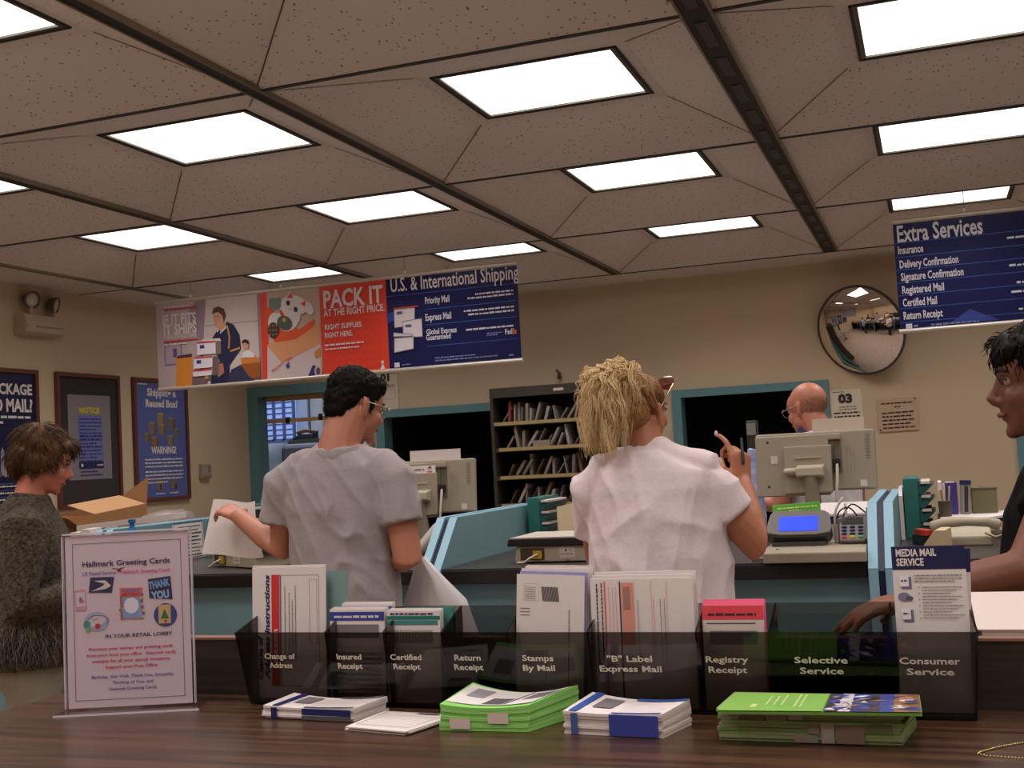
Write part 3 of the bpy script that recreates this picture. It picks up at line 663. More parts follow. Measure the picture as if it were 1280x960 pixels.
prism(bm, [Vector(ST(-e - .0015, -0.003, 0)), Vector(ST(-e, -0.003, 0)), Vector(ST(-e, -0.003, H_)), Vector(ST(-e - .0015, -0.003, H_))], (0, 0.008, 0)); prism(bm, [Vector(ST(W_ + e, -0.003, 0)), Vector(ST(W_ + e + .0015, -0.003, 0)), Vector(ST(W_ + e + .0015, -0.003, H_)), Vector(ST(W_ + e, -0.003, H_))], (0, 0.008, 0))
box(bm, -0.012, -0.0365, 0.0, W_ + 0.02, -0.035, 0.003)
obj('polished_edge', bm, EDG, sg)
s = Sheet(sg, eps=0.0003, base=-0.0004, T=ST)
s.frame('border', flat(96, 128, 132), 0.012, 0.012, W_ - 0.012, H_ - 0.013, 0.0009)
cx = W_ / 2 + 0.004
NV = flat(44, 46, 96); CR = flat(206, 66, 104); PUR = flat(120, 92, 170); MAG = flat(222, 88, 150)
def st(txt, m, x, y, cap, fit, **k): u, v = x, y; s.text('lettering', m, txt, u, v, cap, align='c', fit=fit, bold=0.03, **k)
def PT(x, y): return (x, y)
u, v = (0.1023, 0.2324); s.text('lettering', NV, 'Hallmark Greeting Cards', u, v, 0.0085, align='c', fit=0.147, bold=0.03)
u, v = (0.1019, 0.2178); s.text('lettering', PUR, 'US Postal Service', u - 0.0735, v, 0.0058, align='l', fit=0.056, bold=0.02); s.text('lettering', MAG, 'Hallmark Greeting Cards', u + 0.074, v, 0.0058, align='r', fit=0.082, bold=0.02)
u, v = (0.0900, 0.2237); s.oval('heart', flat(170, 20, 60), u, v, 0.0035, 0.0028); s.line('heart', flat(80, 70, 90), ((u - 0.011, v + 0.004), (u - 0.003, v + 0.002), (u + 0.009, v + 0.004)), 0.0016)
# eagle-head emblem
def pp(*a): return list(a)
s.poly('emblem', NV, pp((0.0413, 0.2143), (0.0816, 0.2135), (0.0769, 0.1873), (0.0380, 0.1893)), 1)
s.poly('emblem', WHITE, pp((0.0466, 0.2087), (0.0667, 0.2084), (0.0759, 0.1993), (0.0677, 0.1944), (0.0421, 0.1911), (0.0611, 0.1987), (0.0652, 0.2025)), 2)
s.poly('emblem', NV, pp((0.0478, 0.2054), (0.0639, 0.2039), (0.0598, 0.1988), (0.0435, 0.1930)), 3)
# thank-you card
s.poly('thank_you_card', flat(40, 44, 84), pp((0.1379, 0.2066), (0.1756, 0.2100), (0.1784, 0.1714), (0.1396, 0.1748)), 1)
u, v = (0.1576, 0.1924); s.text('card_lettering', flat(120, 160, 206), 'THANK', u, v, 0.0115, layer=3, align='c', fit=0.036, bold=0.07, rot=0.14)
u, v = (0.1584, 0.1738); s.text('card_lettering', flat(150, 180, 220), 'YOU', u, v, 0.0125, layer=3, align='c', fit=0.030, bold=0.07, rot=0.1)
# birthday card
s.poly('birthday_card', flat(226, 120, 120), pp((0.0899, 0.1946), (0.1288, 0.1932), (0.1286, 0.1410), (0.0905, 0.1430)), 1)
s.poly('birthday_card', flat(140, 170, 214), pp((0.0928, 0.1785), (0.1256, 0.1775), (0.1266, 0.1424), (0.0925, 0.1442)), 2)
u, v = (0.1092, 0.1644); s.oval('birthday_card', flat(228, 224, 236), u, v, 0.0125, 0.013, 3)
u, v = (0.1098, 0.1869); s.text('card_lettering', flat(90, 120, 170), 'HAPPY', u, v, 0.0042, layer=3, align='c', fit=0.030, bold=0.06)
u, v = (0.1096, 0.1810); s.text('card_lettering', flat(190, 60, 70), 'BIRTHDAY', u, v, 0.0042, layer=3, align='c', fit=0.032, bold=0.06)
r = random.Random(5)
for k in range(16):
    u, v = (0.1099, 0.1670); du = (0.0178 if k % 2 else -0.0178); s.oval('birthday_card', flat(*((220, 70, 80), (240, 190, 90), (90, 150, 90), (80, 90, 180))[k % 4]), u + du + r.uniform(-.002, .002), v - 0.024 + k * 0.0026, 0.0024, 0.0018, 4, 8)
# pink card, teapot cluster, tree ornament
s.poly('pink_card', flat(216, 160, 176), pp((0.0139, 0.1939), (0.0328, 0.1949), (0.0339, 0.1604), (0.0151, 0.1601)), 1); s.poly('pink_card', flat(230, 212, 222), pp((0.0165, 0.1904), (0.0313, 0.1910), (0.0321, 0.1671), (0.0173, 0.1665)), 2)
u, v = (0.0243, 0.1781); s.oval('pink_card', flat(120, 130, 180), u, v, 0.003, 0.005, 3); s.oval('pink_card', flat(210, 90, 120), u + 0.003, v - 0.002, 0.002, 0.003, 4)
u, v = (0.0502, 0.1411); s.oval('love_teapot_card', flat(166, 184, 216), u, v, 0.021, 0.016, 1); s.oval('love_teapot_card', flat(222, 210, 214), u + 0.001, v + 0.001, 0.016, 0.009, 2, a=0.3); s.oval('love_teapot_card', flat(200, 40, 60), u + 0.002, v - 0.008, 0.0045, 0.0045, 3); s.oval('love_teapot_card', flat(70, 140, 130), u - 0.016, v - 0.004, 0.006, 0.006, 3)
s.oval('love_teapot_card', flat(110, 170, 120), u - 0.014, v - 0.012, 0.004, 0.004, 4); s.line('love_teapot_card', flat(110, 70, 90), ((u - 0.014, v + 0.004), (u - 0.004, v + 0.010), (u + 0.012, v + 0.009), (u + 0.020, v + 0.003), (u + 0.018, v - 0.004)), 0.001, 4); s.text('card_lettering', flat(120, 60, 90), 'love', u - 0.006, v + 0.001, 0.004, layer=4, rot=0.2)
u, v = (0.1656, 0.1463); s.oval('tree_ornament_card', flat(52, 72, 146), u, v, 0.0195, 0.0195, 1); s.rect('tree_ornament_card', flat(216, 180, 128), u - 0.0115, v - 0.014, u + 0.009, v + 0.017, 2)
s.poly('tree_ornament_card', flat(50, 120, 80), pp((u - 0.008, v - 0.006), (u + 0.006, v - 0.006), (u - 0.001, v + 0.010)), 3); s.oval('tree_ornament_card', flat(170, 50, 50), u, v - 0.010, 0.0022, 0.0022, 3)
u, v = (0.1205, 0.1131); s.text('lettering', NV, 'IN YOUR RETAIL LOBBY', u, v, 0.0056, align='c', fit=0.112, bold=0.03)
for k, (tx, x, y, wd) in enumerate((('Purchase your stamps and greeting cards', 164, 811, 0.140), ('from your local post office.  Seasonal cards', 164, 818.5, 0.149), ('available for all your special occasions.', 164, 826, 0.131), ('Support your Post Office', 163.5, 834, 0.087))):
    u, v = ((0.1065, 0.0934)[0], 0.0); vv = (0.1065, 0.0934)[1] - k * 0.0101
    s.text('lettering', CR, tx, u, vv, 0.0048, align='c', fit=wd, bold=0.03)
for k, (tx, wd) in enumerate((('Birthday, Get Well, Thank You, Sympathy', 0.136), ('Thinking of You, and', 0.068), ('Seasonal Greeting Cards', 0.080))):
    u, v = (0.1079, 0.0474); s.text('lettering', flat(104, 96, 170), tx, u, v - k * 0.0101, 0.0048, align='c', fit=wd, bold=0.02)
s.done()

# ------------------------------------------------------------------ LEFT WALL: posters, emergency light, thermostat
FRAMEW = mat('brown_poster_frame', (104, 58, 46), 0.45, var=0.12, scale=30)
def wall_frame(name, label, cat, y0, W, H, z0, printm, draw, fw_=0.028):
    t = thing(name, label, cat, (XL, y0, z0), PI / 2)
    bm = B(); box(bm, 0, -0.012, 0, W, 0.0, H); obj('print_panel', bm, printm, t)
    bm = B(); box(bm, -fw_, -0.026, -fw_, 0, 0, H + fw_); box(bm, W, -0.026, -fw_, W + fw_, 0, H + fw_); box(bm, 0, -0.026, -fw_, W, 0, 0); box(bm, 0, -0.026, H, W, 0, H + fw_); obj('frame', bm, FRAMEW, t)
    s = Sheet(t, eps=0.001, base=-0.0125); draw(s); s.done(); return t
PNAVY = mat('poster_navy', (28, 31, 70), 0.35); PBLUE = mat('poster_blue', (92, 104, 166), 0.35)
LTX = flat(226, 218, 214); MIDB = flat(120, 130, 180)
def d_p1(s):
    W = 0.665
    u, v = W - 0.02, 0.80
    s.text('lettering', LTX, 'PACKAGE', W - 0.035, 0.742, 0.066, align='r', fit=0.40, bold=0.05)
    s.text('lettering', LTX, 'TO MAIL?', W - 0.035, 0.63, 0.080, align='r', fit=0.40, bold=0.05)
    s.scrib('fine_print', LTX, W - 0.40, 0.585, W - 0.04, 0.018, seed=2); s.scrib('fine_print', LTX, W - 0.40, 0.55, W - 0.30, 0.018, seed=3)
    s.poly('skyline', flat(120, 60, 70), [(W - .165, 0.36), (W - .155, 0.47), (W - .145, 0.49), (W - .12, 0.50), (W - .095, 0.49), (W - .085, 0.47), (W - .075, 0.36)], 1)
    s.rect('skyline', flat(196, 60, 56), W - .165, 0.47, W - .075, 0.488, 2); s.rect('skyline', flat(190, 70, 70), W - .145, 0.50, W - .095, 0.52, 2)
    s.poly('skyline', flat(150, 150, 170), [(W - .33, 0.22), (W - .325, 0.37), (W - .31, 0.40), (W - .295, 0.37), (W - .29, 0.22)], 1)
    s.poly('skyline', flat(196, 180, 140), [(W - .28, 0.22), (W - .26, 0.30), (W - .235, 0.33), (W - .21, 0.30), (W - .19, 0.22)], 1)
    for k in range(9): s.rect('skyline', flat(*((150, 130, 60), (90, 96, 110), (170, 150, 130))[k % 3]), W - .60 + k * 0.06, 0.21, W - .56 + k * 0.06, 0.24 + 0.02 * (k % 4), 2)
    for k in range(4): s.rect('rule', MIDB, 0.03, 0.165 - k * 0.042, W - 0.05, 0.168 - k * 0.042); s.scrib('fine_print', LTX, 0.03, 0.145 - k * 0.042, W - 0.12, 0.010, seed=k)
wall_frame('shipping_poster', 'framed navy poster ending in PACKAGE and MAIL? at the left edge', 'poster', 5.615, 0.655, 0.88, 1.235, PNAVY, d_p1)
def d_p2(s):
    (a, b), (c, d) = (0.0850, 0.7570), (0.5270, 0.1660)
    s.rect('notice_sheet', mat('grey_notice_sheet', (136, 128, 134), 0.5), a, d, c, b, 1)
    u, v = (0.3040, 0.6300); s.text('lettering', flat(206, 190, 60), 'NOTICE', u, v, 0.040, align='c', fit=0.21, bold=0.08, layer=3)
    (a, b), (c, d) = (0.1810, 0.6120), (0.4360, 0.2420)
    s.rect('text_block', flat(112, 118, 176), a, d, c, b, 2); s.rect('footer', flat(38, 40, 84), a, d, c, d + 0.048, 3)
    for k in range(17): s.scrib('fine_print', flat(48, 52, 110), a + 0.012, b - 0.028 - k * 0.0245, c - 0.012 - 0.05 * (k % 4 == 3), 0.010 if k not in (5, 6, 8) else 0.016, 3, seed=k)
    s.oval('footer_mark', LTX, a + 0.03, d + 0.024, 0.010, 0.012, 4); s.scrib('footer_mark', LTX, c - 0.07, d + 0.018, c - 0.01, 0.010, 4)
wall_frame('notice_board', 'framed dark notice board with a grey sheet headed NOTICE in yellow', 'notice board', 6.496, 0.604, 0.88, 1.235, mat('dark_felt_board', (52, 46, 46), 0.9), d_p2)
def d_p3(s):
    u, v = (0.3030, 0.7320)
    s.text('lettering', LTX, 'Shipping a', 0.32, 0.775, 0.055, align='c', fit=0.36, bold=0.05); s.text('lettering', LTX, 'Reused Box?', 0.32, 0.69, 0.055, align='c', fit=0.40, bold=0.05)
    bx = [(204, 520, 13), (188, 532, 12), (219, 527, 13), (205, 533, 12), (180, 541, 9), (194, 546, 11), (226, 538, 9), (215, 545, 10)]
    for k, (du, dv, sz) in enumerate([(0.30, 0.60, .09), (0.19, 0.53, .085), (0.43, 0.565, .095), (0.31, 0.52, .085), (0.12, 0.46, .065), (0.22, 0.425, .08), (0.50, 0.495, .065), (0.415, 0.435, .075)]):
        c = ((150, 132, 92), (132, 116, 88), (120, 108, 92), (138, 122, 84), (126, 112, 84), (150, 104, 76), (122, 108, 86), (138, 122, 92))[k]
        s.poly('box_picture', flat(*c), [(du - sz / 2, dv - sz / 2), (du + sz * .25, dv - sz * .6), (du + sz * .25, dv + sz * .3), (du - sz / 2, dv + sz * .4)], 1)
        s.poly('box_picture', flat(*[int(q * .78) for q in c]), [(du + sz * .25, dv - sz * .6), (du + sz / 2, dv - sz * .4), (du + sz / 2, dv + sz * .45), (du + sz * .25, dv + sz * .3)], 1)
        s.poly('box_picture', flat(*[min(255, int(q * 1.15)) for q in c]), [(du - sz / 2, dv + sz * .4), (du + sz * .25, dv + sz * .3), (du + sz / 2, dv + sz * .45), (du - sz * .2, dv + sz * .55)], 1)
    s.text('lettering', LTX, 'WARNING!', 0.325, 0.335, 0.052, align='c', fit=0.31, bold=0.05)
    for k in range(7): s.scrib('fine_print', LTX, 0.09, 0.285 - k * 0.027 - (0.012 if k > 2 else 0), 0.56 - 0.20 * (k == 6), 0.012, seed=k)
    for k, du in enumerate((0.27, 0.44)): s.rect('box_picture', flat(130, 116, 90), du - 0.04, 0.055, du + 0.035, 0.135 - 0.01 * k); s.rect('box_picture', flat(70, 60, 60), du - 0.01 + .02 * k, 0.06, du + 0.012 + .02 * k, 0.10, 2); s.scrib('fine_print', LTX, du - 0.06, 0.025, du + 0.05, 0.010, seed=30 + k)
    s.rect('header_band', flat(96, 104, 150), 0.0, 0.845, 0.615, 0.88); s.scrib('fine_print', LTX, 0.03, 0.857, 0.14, 0.010, seed=3)
wall_frame('reused_box_poster', 'framed blue poster with a pile of boxes and the word WARNING!', 'poster', 7.312, 0.615, 0.88, 1.235, PBLUE, d_p3)
t = thing('thermostat', 'small square beige thermostat on the left wall beside the teal post', 'thermostat', (XL, 8.10, 1.36), PI / 2)
bm = B(); box(bm, 0, -0.035, 0, 0.13, 0, 0.115); obj('cover', bm, mat('thermostat_beige', (166, 150, 134), 0.5), t, bevel=0.004)
bm = B(); box(bm, 0.01, -0.039, 0.012, 0.12, -0.0355, 0.02); box(bm, 0.085, -0.0385, 0.05, 0.115, -0.0352, 0.10); obj('scale_strip', bm, mat('tan_strip', (138, 124, 108), 0.5), t)
t = thing('emergency_light', 'beige emergency light box with two round lamp heads high on the left wall', 'emergency light', (XL, 6.11, 2.368), PI / 2)
bm = B(); prism(bm, [(0, 0, 0), (0, -0.10, 0.015), (0, -0.105, 0.085), (0, -0.085, 0.135), (0, 0, 0.135)], (0.37, 0, 0)); obj('housing', bm, mat('emergency_beige', (190, 174, 150), 0.5), t, bevel=0.006)
bm = B(); box(bm, 0.09, -0.109, 0.05, 0.34, -0.1035, 0.056); cyl(bm, (0.012, -0.10, 0.045), 0.007, 0.012); obj('indicator_strip', bm, mat('emergency_trim', (150, 136, 116), 0.5), t)
for k, (u, tz, tx) in enumerate(((0.10, 0.235, -0.25), (0.315, 0.22, 0.35))):
    M = Matrix.Translation((u, -0.06, tz)) @ Matrix.Rotation(tx, 4, 'Z') @ Matrix.Rotation(PI / 2 + 0.25, 4, 'X')
    bm = B(); lathe(bm, [(0.02, -0.05), (0.042, -0.035), (0.056, 0.0), (0.06, 0.016), (0.05, 0.02), (0.046, 0.012)], (0, 0, 0), 20, M); lh = obj('lamp_head', bm, mat('emergency_lamp_shell', (96, 88, 78), 0.4), t, smooth=50)
    bm = B(); lathe(bm, [(0.047, 0.010), (0.030, 0.020), (0.008, 0.024)], (0, 0, 0), 20, M); obj('lens', bm, mat('lamp_glass', (196, 186, 170), 0.12, spec=0.8), lh, smooth=80)
    bm = B(); tube(bm, [(u, -0.055, 0.13), (u, -0.055, 0.16), (u, -0.058, tz - 0.03)], 0.012, 8); obj('swivel_arm', bm, mat('emergency_beige', (0, 0, 0)), t)

# ------------------------------------------------------------------ HANGING BANNERS
def banner(name, label, x0, W, z0, H, draw, wires, y=6.743):
    t = thing(name, label, 'banner', (x0, y, z0))
    bm = B(); box(bm, 0, -0.001, 0.0, W, 0.002, H); obj('print_sheet', bm, mat('banner_backing', (150, 136, 140), 0.4), t)
    for z in (-0.012, H - 0.010):
        bm = B(); tube(bm, [(-0.006, 0, z + 0.011), (W + 0.006, 0, z + 0.011)], 0.014, 10, caps='flat'); obj('rail', bm, ALU, t, smooth=50)
    for u in wires:
        bm = B(); tube(bm, [(u, 0, H + 0.012), (u, 0, CZ - z0)], 0.0022, 6, caps='flat'); wv = obj('hanging_wire', bm, mat('wire_grey', (120, 110, 104), 0.4), t)
        bm = B(); lathe(bm, [(0.003, 0), (0.012, 0.004), (0.012, 0.018), (0.003, 0.024)], (u, 0, H + 0.012), 10); obj('clip', bm, WHITE, wv)
    s = Sheet(t, eps=0.0016, base=-0.0015); draw(s); s.done(); return t
BN = mat('banner_navy', (20, 27, 80), 0.22); BO = mat('banner_orange_red', (226, 66, 44), 0.35, var=0.0); RULE = flat(44, 84, 160)
def d_b1(s):
    q = lambda *a: list(a)
    e = lambda p: p
    # --- photo panel at left
    c = 'photo'
    xa = (0.8160, 0.4060)[0]; xb = (1.2610, 0.3660)[0]; xc = (1.7370, 0.3230)[0]; W = 2.622; H = 0.592
    s.rect('picture_panel', flat(150, 128, 138), 0, 0, xa, H, 1)
    s.poly('picture_panel', flat(186, 164, 166), q((0, 0.0), (0.30, 0), (0.36, 0.25), (0.25, 0.5), (0.33, H), (0.0, H)), 2)
    s.poly('picture_panel', flat(204, 186, 180), q((0.36, 0.0), (xa - 0.02, 0.0), (xa - 0.02, H), (0.40, H), (0.37, 0.3)), 2)
    s.rect('picture_panel', flat(168, 150, 152), 0.37, 0.40, xa - 0.02, 0.406, 3)
    (u, v), (u2, v2) = (0.0580, 0.3140), (0.1360, 0.1600); s.rect('wall_picture', flat(176, 156, 168), u, v2, u2 + 0.06, v, 3); s.frame('wall_picture', flat(140, 118, 134), u, v2, u2 + 0.06, v, 0.008, 4); s.rect('wall_picture', flat(96, 84, 130), u + 0.07, v2 + .05, u + 0.10, v2 + 0.11, 4)
    s.poly('cabinet', flat(214, 136, 50), q((0.1510, 0.2140), (0.2780, 0.2090), (0.2690, -0.0010), (0.1420, -0.0030)), 4); s.poly('cabinet', flat(70, 46, 60), q((0.1640, 0.2180), (0.2790, 0.2250), (0.2780, 0.2040), (0.1570, 0.2020)), 5)
    s.poly('cabinet', flat(206, 126, 52), q((0.6580, 0.1630), (0.8040, 0.1620), (0.7990, 0.0570), (0.6590, 0.0460)), 4); s.poly('cabinet', flat(160, 84, 30), q((0.6620, 0.1250), (0.8030, 0.1250), (0.7980, 0.0250), (0.6580, 0.0250)), 5)
    s.poly('floor_picture', flat(120, 90, 96), q((0.2730, 0.0740), (0.8000, 0.0780), (0.8090, 0.0030), (0.2690, -0.0010)), 3)
    r = random.Random(2)
    for k in range(14):
        u, v = (0.3280, 0.0270); s.oval('floor_picture', flat(*((196, 170, 60), (90, 110, 60), (60, 40, 50), (200, 190, 190))[k % 4]), u + r.uniform(-.04, .22), v + r.uniform(-.03, .04), .018, .013, 4, 8)
    # courier with the white boxes
    NJ = flat(34, 36, 70); FL = flat(206, 150, 120)
    s.poly('courier_picture', NJ, q((0.4340, 0.3050), (0.4800, 0.3600), (0.5190, 0.3730), (0.5640, 0.4170), (0.6130, 0.3910), (0.6530, 0.3240), (0.6610, 0.2270), (0.6150, 0.1770), (0.5700, 0.1270), (0.5580, 0.0000), (0.4150, 0.0040), (0.4300, 0.0730), (0.4960, 0.1540)), 5)
    s.poly('courier_picture', flat(50, 50, 80), q((0.5390, 0.0010), (0.5810, 0.0940), (0.6560, 0.1210), (0.7130, 0.0420), (0.7730, 0.0000), (0.7720, -0.0100)), 5)
    s.poly('courier_picture', flat(222, 216, 222), q((0.4800, 0.3600), (0.5510, 0.4020), (0.5560, 0.3750), (0.4980, 0.3320)), 6); s.poly('courier_picture', flat(30, 34, 80), q((0.4930, 0.3590), (0.5120, 0.3630), (0.5040, 0.3260), (0.4850, 0.3270)), 7)
    u, v = (0.5000, 0.4500); s.oval('courier_picture', FL, u, v, 0.040, 0.062, 6, a=-0.15); s.poly('courier_picture', FL, q((0.4700, 0.4150), (0.5330, 0.4200), (0.5560, 0.3860), (0.4990, 0.3480)), 6)
    s.poly('courier_picture', flat(86, 60, 50), q((0.4480, 0.4760), (0.4620, 0.5130), (0.5000, 0.5250), (0.5430, 0.5050), (0.5540, 0.4610), (0.5390, 0.4190), (0.5290, 0.4630), (0.4990, 0.4880), (0.4670, 0.4850)), 7)
    u, v = (0.4850, 0.4540); s.rect('courier_picture', flat(80, 50, 46), u - .020, v, u - .008, v + .005, 7); s.rect('courier_picture', flat(80, 50, 46), u + .006, v, u + .018, v + .005, 7); s.rect('courier_picture', flat(176, 104, 90), u - .010, v - .036, u + .010, v - .032, 7)
    s.line('courier_picture', flat(196, 140, 70), q((0.5630, 0.3900), (0.5780, 0.3090), (0.5680, 0.2340)), 0.012, 6); s.line('courier_picture', flat(196, 140, 70), q((0.5800, 0.2170), (0.6550, 0.2330)), 0.012, 6)
    s.poly('courier_picture', flat(176, 112, 90), q((0.4710, 0.1350), (0.5210, 0.1420), (0.5300, 0.0770), (0.4790, 0.0480)), 7)
    BXS = [q((0.3270, 0.2970), (0.4710, 0.2960), (0.4680, 0.2100), (0.3230, 0.2110)), q((0.2970, 0.1970), (0.4420, 0.1960), (0.4390, 0.1210), (0.2940, 0.1210)), q((0.2870, 0.1110), (0.4320, 0.1110), (0.4300, 0.0680), (0.2850, 0.0680))]
    for k, P4 in enumerate(BXS):
        s.poly('box_picture', flat(228, 220, 228), P4, 8); (ax, ay), (bx_, by) = P4[0], P4[1]
        s.poly('box_picture', flat(206, 60, 60), q((ax, ay), (bx_, by), (bx_, by - .010), (ax, ay - .010)), 9); s.rect('box_picture', flat(60, 60, 130), ax + .02, ay - .045, ax + .055, ay - .022, 9) if k < 2 else None
    s.poly('box_picture', flat(130, 110, 104), q((0.4710, 0.2960), (0.5090, 0.2980), (0.5110, 0.2070), (0.4670, 0.2000)), 7); s.poly('box_picture', flat(110, 92, 92), q((0.4420, 0.1910), (0.4860, 0.1930), (0.4860, 0.0690), (0.4360, 0.0620)), 7)
    s.poly('box_picture', flat(220, 206, 200), q((0.3840, 0.3140), (0.5030, 0.3100), (0.5150, 0.2920), (0.3330, 0.3020)), 7)
    # second man, sitting
    s.poly('clerk_picture', flat(224, 216, 222), q((0.6720, 0.1990), (0.7150, 0.2170), (0.7690, 0.1810), (0.7560, 0.1610), (0.6700, 0.1670)), 6); u, v = (0.6990, 0.2500); s.oval('clerk_picture', FL, u, v, 0.024, 0.036, 6)
    s.poly('clerk_picture', flat(40, 30, 34), q((0.6740, 0.2580), (0.6750, 0.2790), (0.7000, 0.2880), (0.7240, 0.2750), (0.7230, 0.2480), (0.6990, 0.2660)), 7)
    # words
    RD = flat(206, 50, 56); GRY = flat(226, 214, 214)
    u, v = (0.0570, 0.4380); 
    s.text('lettering', GRY, 'IF IT FITS', u, v - 0.002, 0.068, fit=0.265, bold=0.04, layer=6); 
    u, v = (0.0610, 0.3690); s.text('lettering', GRY, 'IT SHIPS', u, v - 0.002, 0.068, fit=0.265, bold=0.04, layer=6)
    u, v = (0.0600, 0.3390); s.text('lettering', GRY, 'FOR A LOW FLAT RATE', u, v - 0.002, 0.026, fit=0.262, bold=0.02, layer=6)
    u, v = (0.0680, 0.5380); s.rect('red_rule', RD, u, v - .004, u + 0.27, v + .004, 6); u, v = (0.0590, 0.3250); s.rect('red_rule', RD, u, v - .008, u + 0.27, v, 6); s.scrib('fine_print', GRY, u, v - .030, u + .18, .012, 6, 3); u, v = (0.0680, 0.5470); s.scrib('fine_print', GRY, u, v + .004, u + .2, .010, 6, 4)
    # --- orange red border with the cat photo
    s.rect('orange_panel', BO, xa, 0, xc, H, 1)
    s.rect('cat_picture', flat(196, 168, 150), xa + 0.055, 0.02, xb, H - 0.012, 2); s.rect('cat_picture', flat(120, 130, 126), xa + 0.07, 0.46, xa + 0.16, 0.54, 3)
    s.poly('cat_picture', flat(206, 186, 186), q((0.8620, 0.2370), (0.9590, 0.1130), (1.2550, 0.2360), (1.2440, 0.0130), (0.8510, 0.0050)), 3)
    s.poly('cat_picture', flat(216, 150, 104), q((0.8560, 0.2320), (0.9470, 0.2510), (1.2600, 0.3450), (1.2530, 0.2100), (0.9650, 0.1130)), 4)
    s.poly('cat_picture', flat(222, 84, 40), q((0.8620, 0.4920), (0.9210, 0.4600), (0.9720, 0.3920), (1.1050, 0.3170), (1.2140, 0.3750), (1.2250, 0.3580), (1.1820, 0.3100), (1.0730, 0.2560), (0.9230, 0.2480), (0.8550, 0.3490)), 5)
    CW = flat(226, 216, 214)
    u, v = (1.0780, 0.4770); s.oval('cat_figurine_picture', CW, u, v, 0.102, 0.066, 7, a=-0.25)
    u, v = (1.0330, 0.4120); s.oval('cat_figurine_picture', CW, u, v, 0.085, 0.105, 6, a=-0.5); u, v = (0.9180, 0.3860); s.oval('cat_figurine_picture', CW, u, v, 0.040, 0.06, 6, a=-0.2); u, v = (1.1830, 0.4510); s.oval('cat_figurine_picture', CW, u, v, 0.03, 0.05, 6, a=0.5)
    s.poly('cat_figurine_picture', CW, q((1.0140, 0.5250), (1.0530, 0.5790), (1.0800, 0.5190)), 7); s.poly('cat_figurine_picture', CW, q((1.1140, 0.4840), (1.1680, 0.5100), (1.1590, 0.4430)), 7)
    s.poly('cat_figurine_picture', flat(226, 80, 60), q((1.0260, 0.5290), (1.0550, 0.5660), (1.0710, 0.5250)), 8); s.poly('cat_figurine_picture', flat(226, 80, 60), q((1.1250, 0.4830), (1.1620, 0.5000), (1.1570, 0.4590)), 8)
    for (a, b) in ((1.0340, 0.4970), (1.0880, 0.4490)): s.oval('cat_figurine_picture', flat(40, 50, 80), a, b, 0.014, 0.017, 9)
    u, v = (1.0470, 0.4560); s.oval('cat_figurine_picture', flat(220, 120, 110), u, v, 0.007, 0.005, 9)
    s.line('cat_figurine_picture', flat(220, 70, 44), q((0.9690, 0.4550), (1.0020, 0.3990), (1.0540, 0.3630)), 0.020, 8)
    u, v = (1.0010, 0.3680); s.oval('cat_figurine_picture', flat(80, 92, 84), u, v, 0.058, 0.046, 9, a=-0.5); s.oval('cat_figurine_picture', flat(190, 150, 70), u, v + 0.02, 0.016, 0.016, 10)
    u, v = (0.9150, 0.3280); s.oval('cat_figurine_picture', flat(70, 52, 48), u, v, 0.042, 0.052, 9)
    for k in range(9): s.oval('cat_figurine_picture', flat(170, 130, 90), u - .024 + .024 * (k % 3), v - .03 + .03 * (k // 3), .006, .006, 10, 8)
    s.text('lettering', flat(206, 70, 70), 'PRIORITY MAIL', *(0.8960, 0.0490), 0.022, rot=0.5, fit=0.18, layer=5); s.poly('cat_picture', flat(60, 60, 120), q((0.9940, 0.0890), (1.0190, 0.1140), (1.0230, 0.0770), (1.0040, 0.0680)), 6)
    s.poly('tape_picture', flat(40, 48, 110), q((1.1560, 0.0090), (1.1940, 0.0790), (1.2460, 0.0550), (1.2490, 0.0130), (1.2250, -0.0010)), 5); u, v = (1.2330, 0.0350); s.oval('tape_picture', flat(196, 176, 180), u, v, .028, .038, 6); s.oval('tape_picture', flat(96, 70, 90), u, v, .016, .024, 7); s.poly('tape_picture', flat(200, 130, 60), q((1.2100, 0.1610), (1.2520, 0.1890), (1.2490, 0.1270), (1.2140, 0.1200)), 5)
    # --- PACK IT
    for k in range(6):
        for j in range(12): 
            uu, vv = xb + 0.03 + k * 0.066, 0.03 + j * 0.047; s.line('orange_pattern', flat(220, 60, 40), [(uu, vv), (uu + 0.033, vv + 0.02), (uu + 0.062, vv)], 0.005, 2)
    u, v = (1.2910, 0.4390); s.text('lettering', GRY, 'PACK IT', u, v, 0.110, fit=0.425, bold=0.04, layer=5); u, v = (1.2880, 0.3840); s.text('lettering', GRY, 'AT THE RIGHT PRICE.', u, v, 0.044, fit=0.435, bold=0.03, layer=5)
    u, v = (1.2930, 0.2980); s.text('lettering', GRY, 'RIGHT SUPPLIES.', u, v, 0.032, fit=0.27, bold=0.03, layer=5); u, v = (1.2900, 0.2460); s.text('lettering', GRY, 'RIGHT HERE.', u, v, 0.032, fit=0.20, bold=0.03, layer=5)
    u, v = (1.2870, 0.1920); s.scrib('fine_print', GRY, u, v, u + .28, .010, 5, 1); s.scrib('fine_print', GRY, u, v - .026, u + .25, .010, 5, 2)
    u, v = (1.6910, 0.0360); s.poly('emblem', GRY, [(u - .02, v - .03), (u + .015, v - .03), (u + .012, v), (u, v + .01)], 5); s.oval('emblem', GRY, u + .002, v + .022, .009, .012, 5); u, v = (1.3250, 0.0070); s.scrib('fine_print', flat(236, 150, 130), u, v, u + .40, .009, 5, 5)
    # --- blue services panel
    s.rect('blue_panel', BN, xc, 0, W, H, 1)
    s.poly('blue_panel', flat(40, 66, 150), [(xc, 0.36), (xc, 0.30), (xc + 0.16, 0.35), (xc + 0.20, 0.40)], 2)
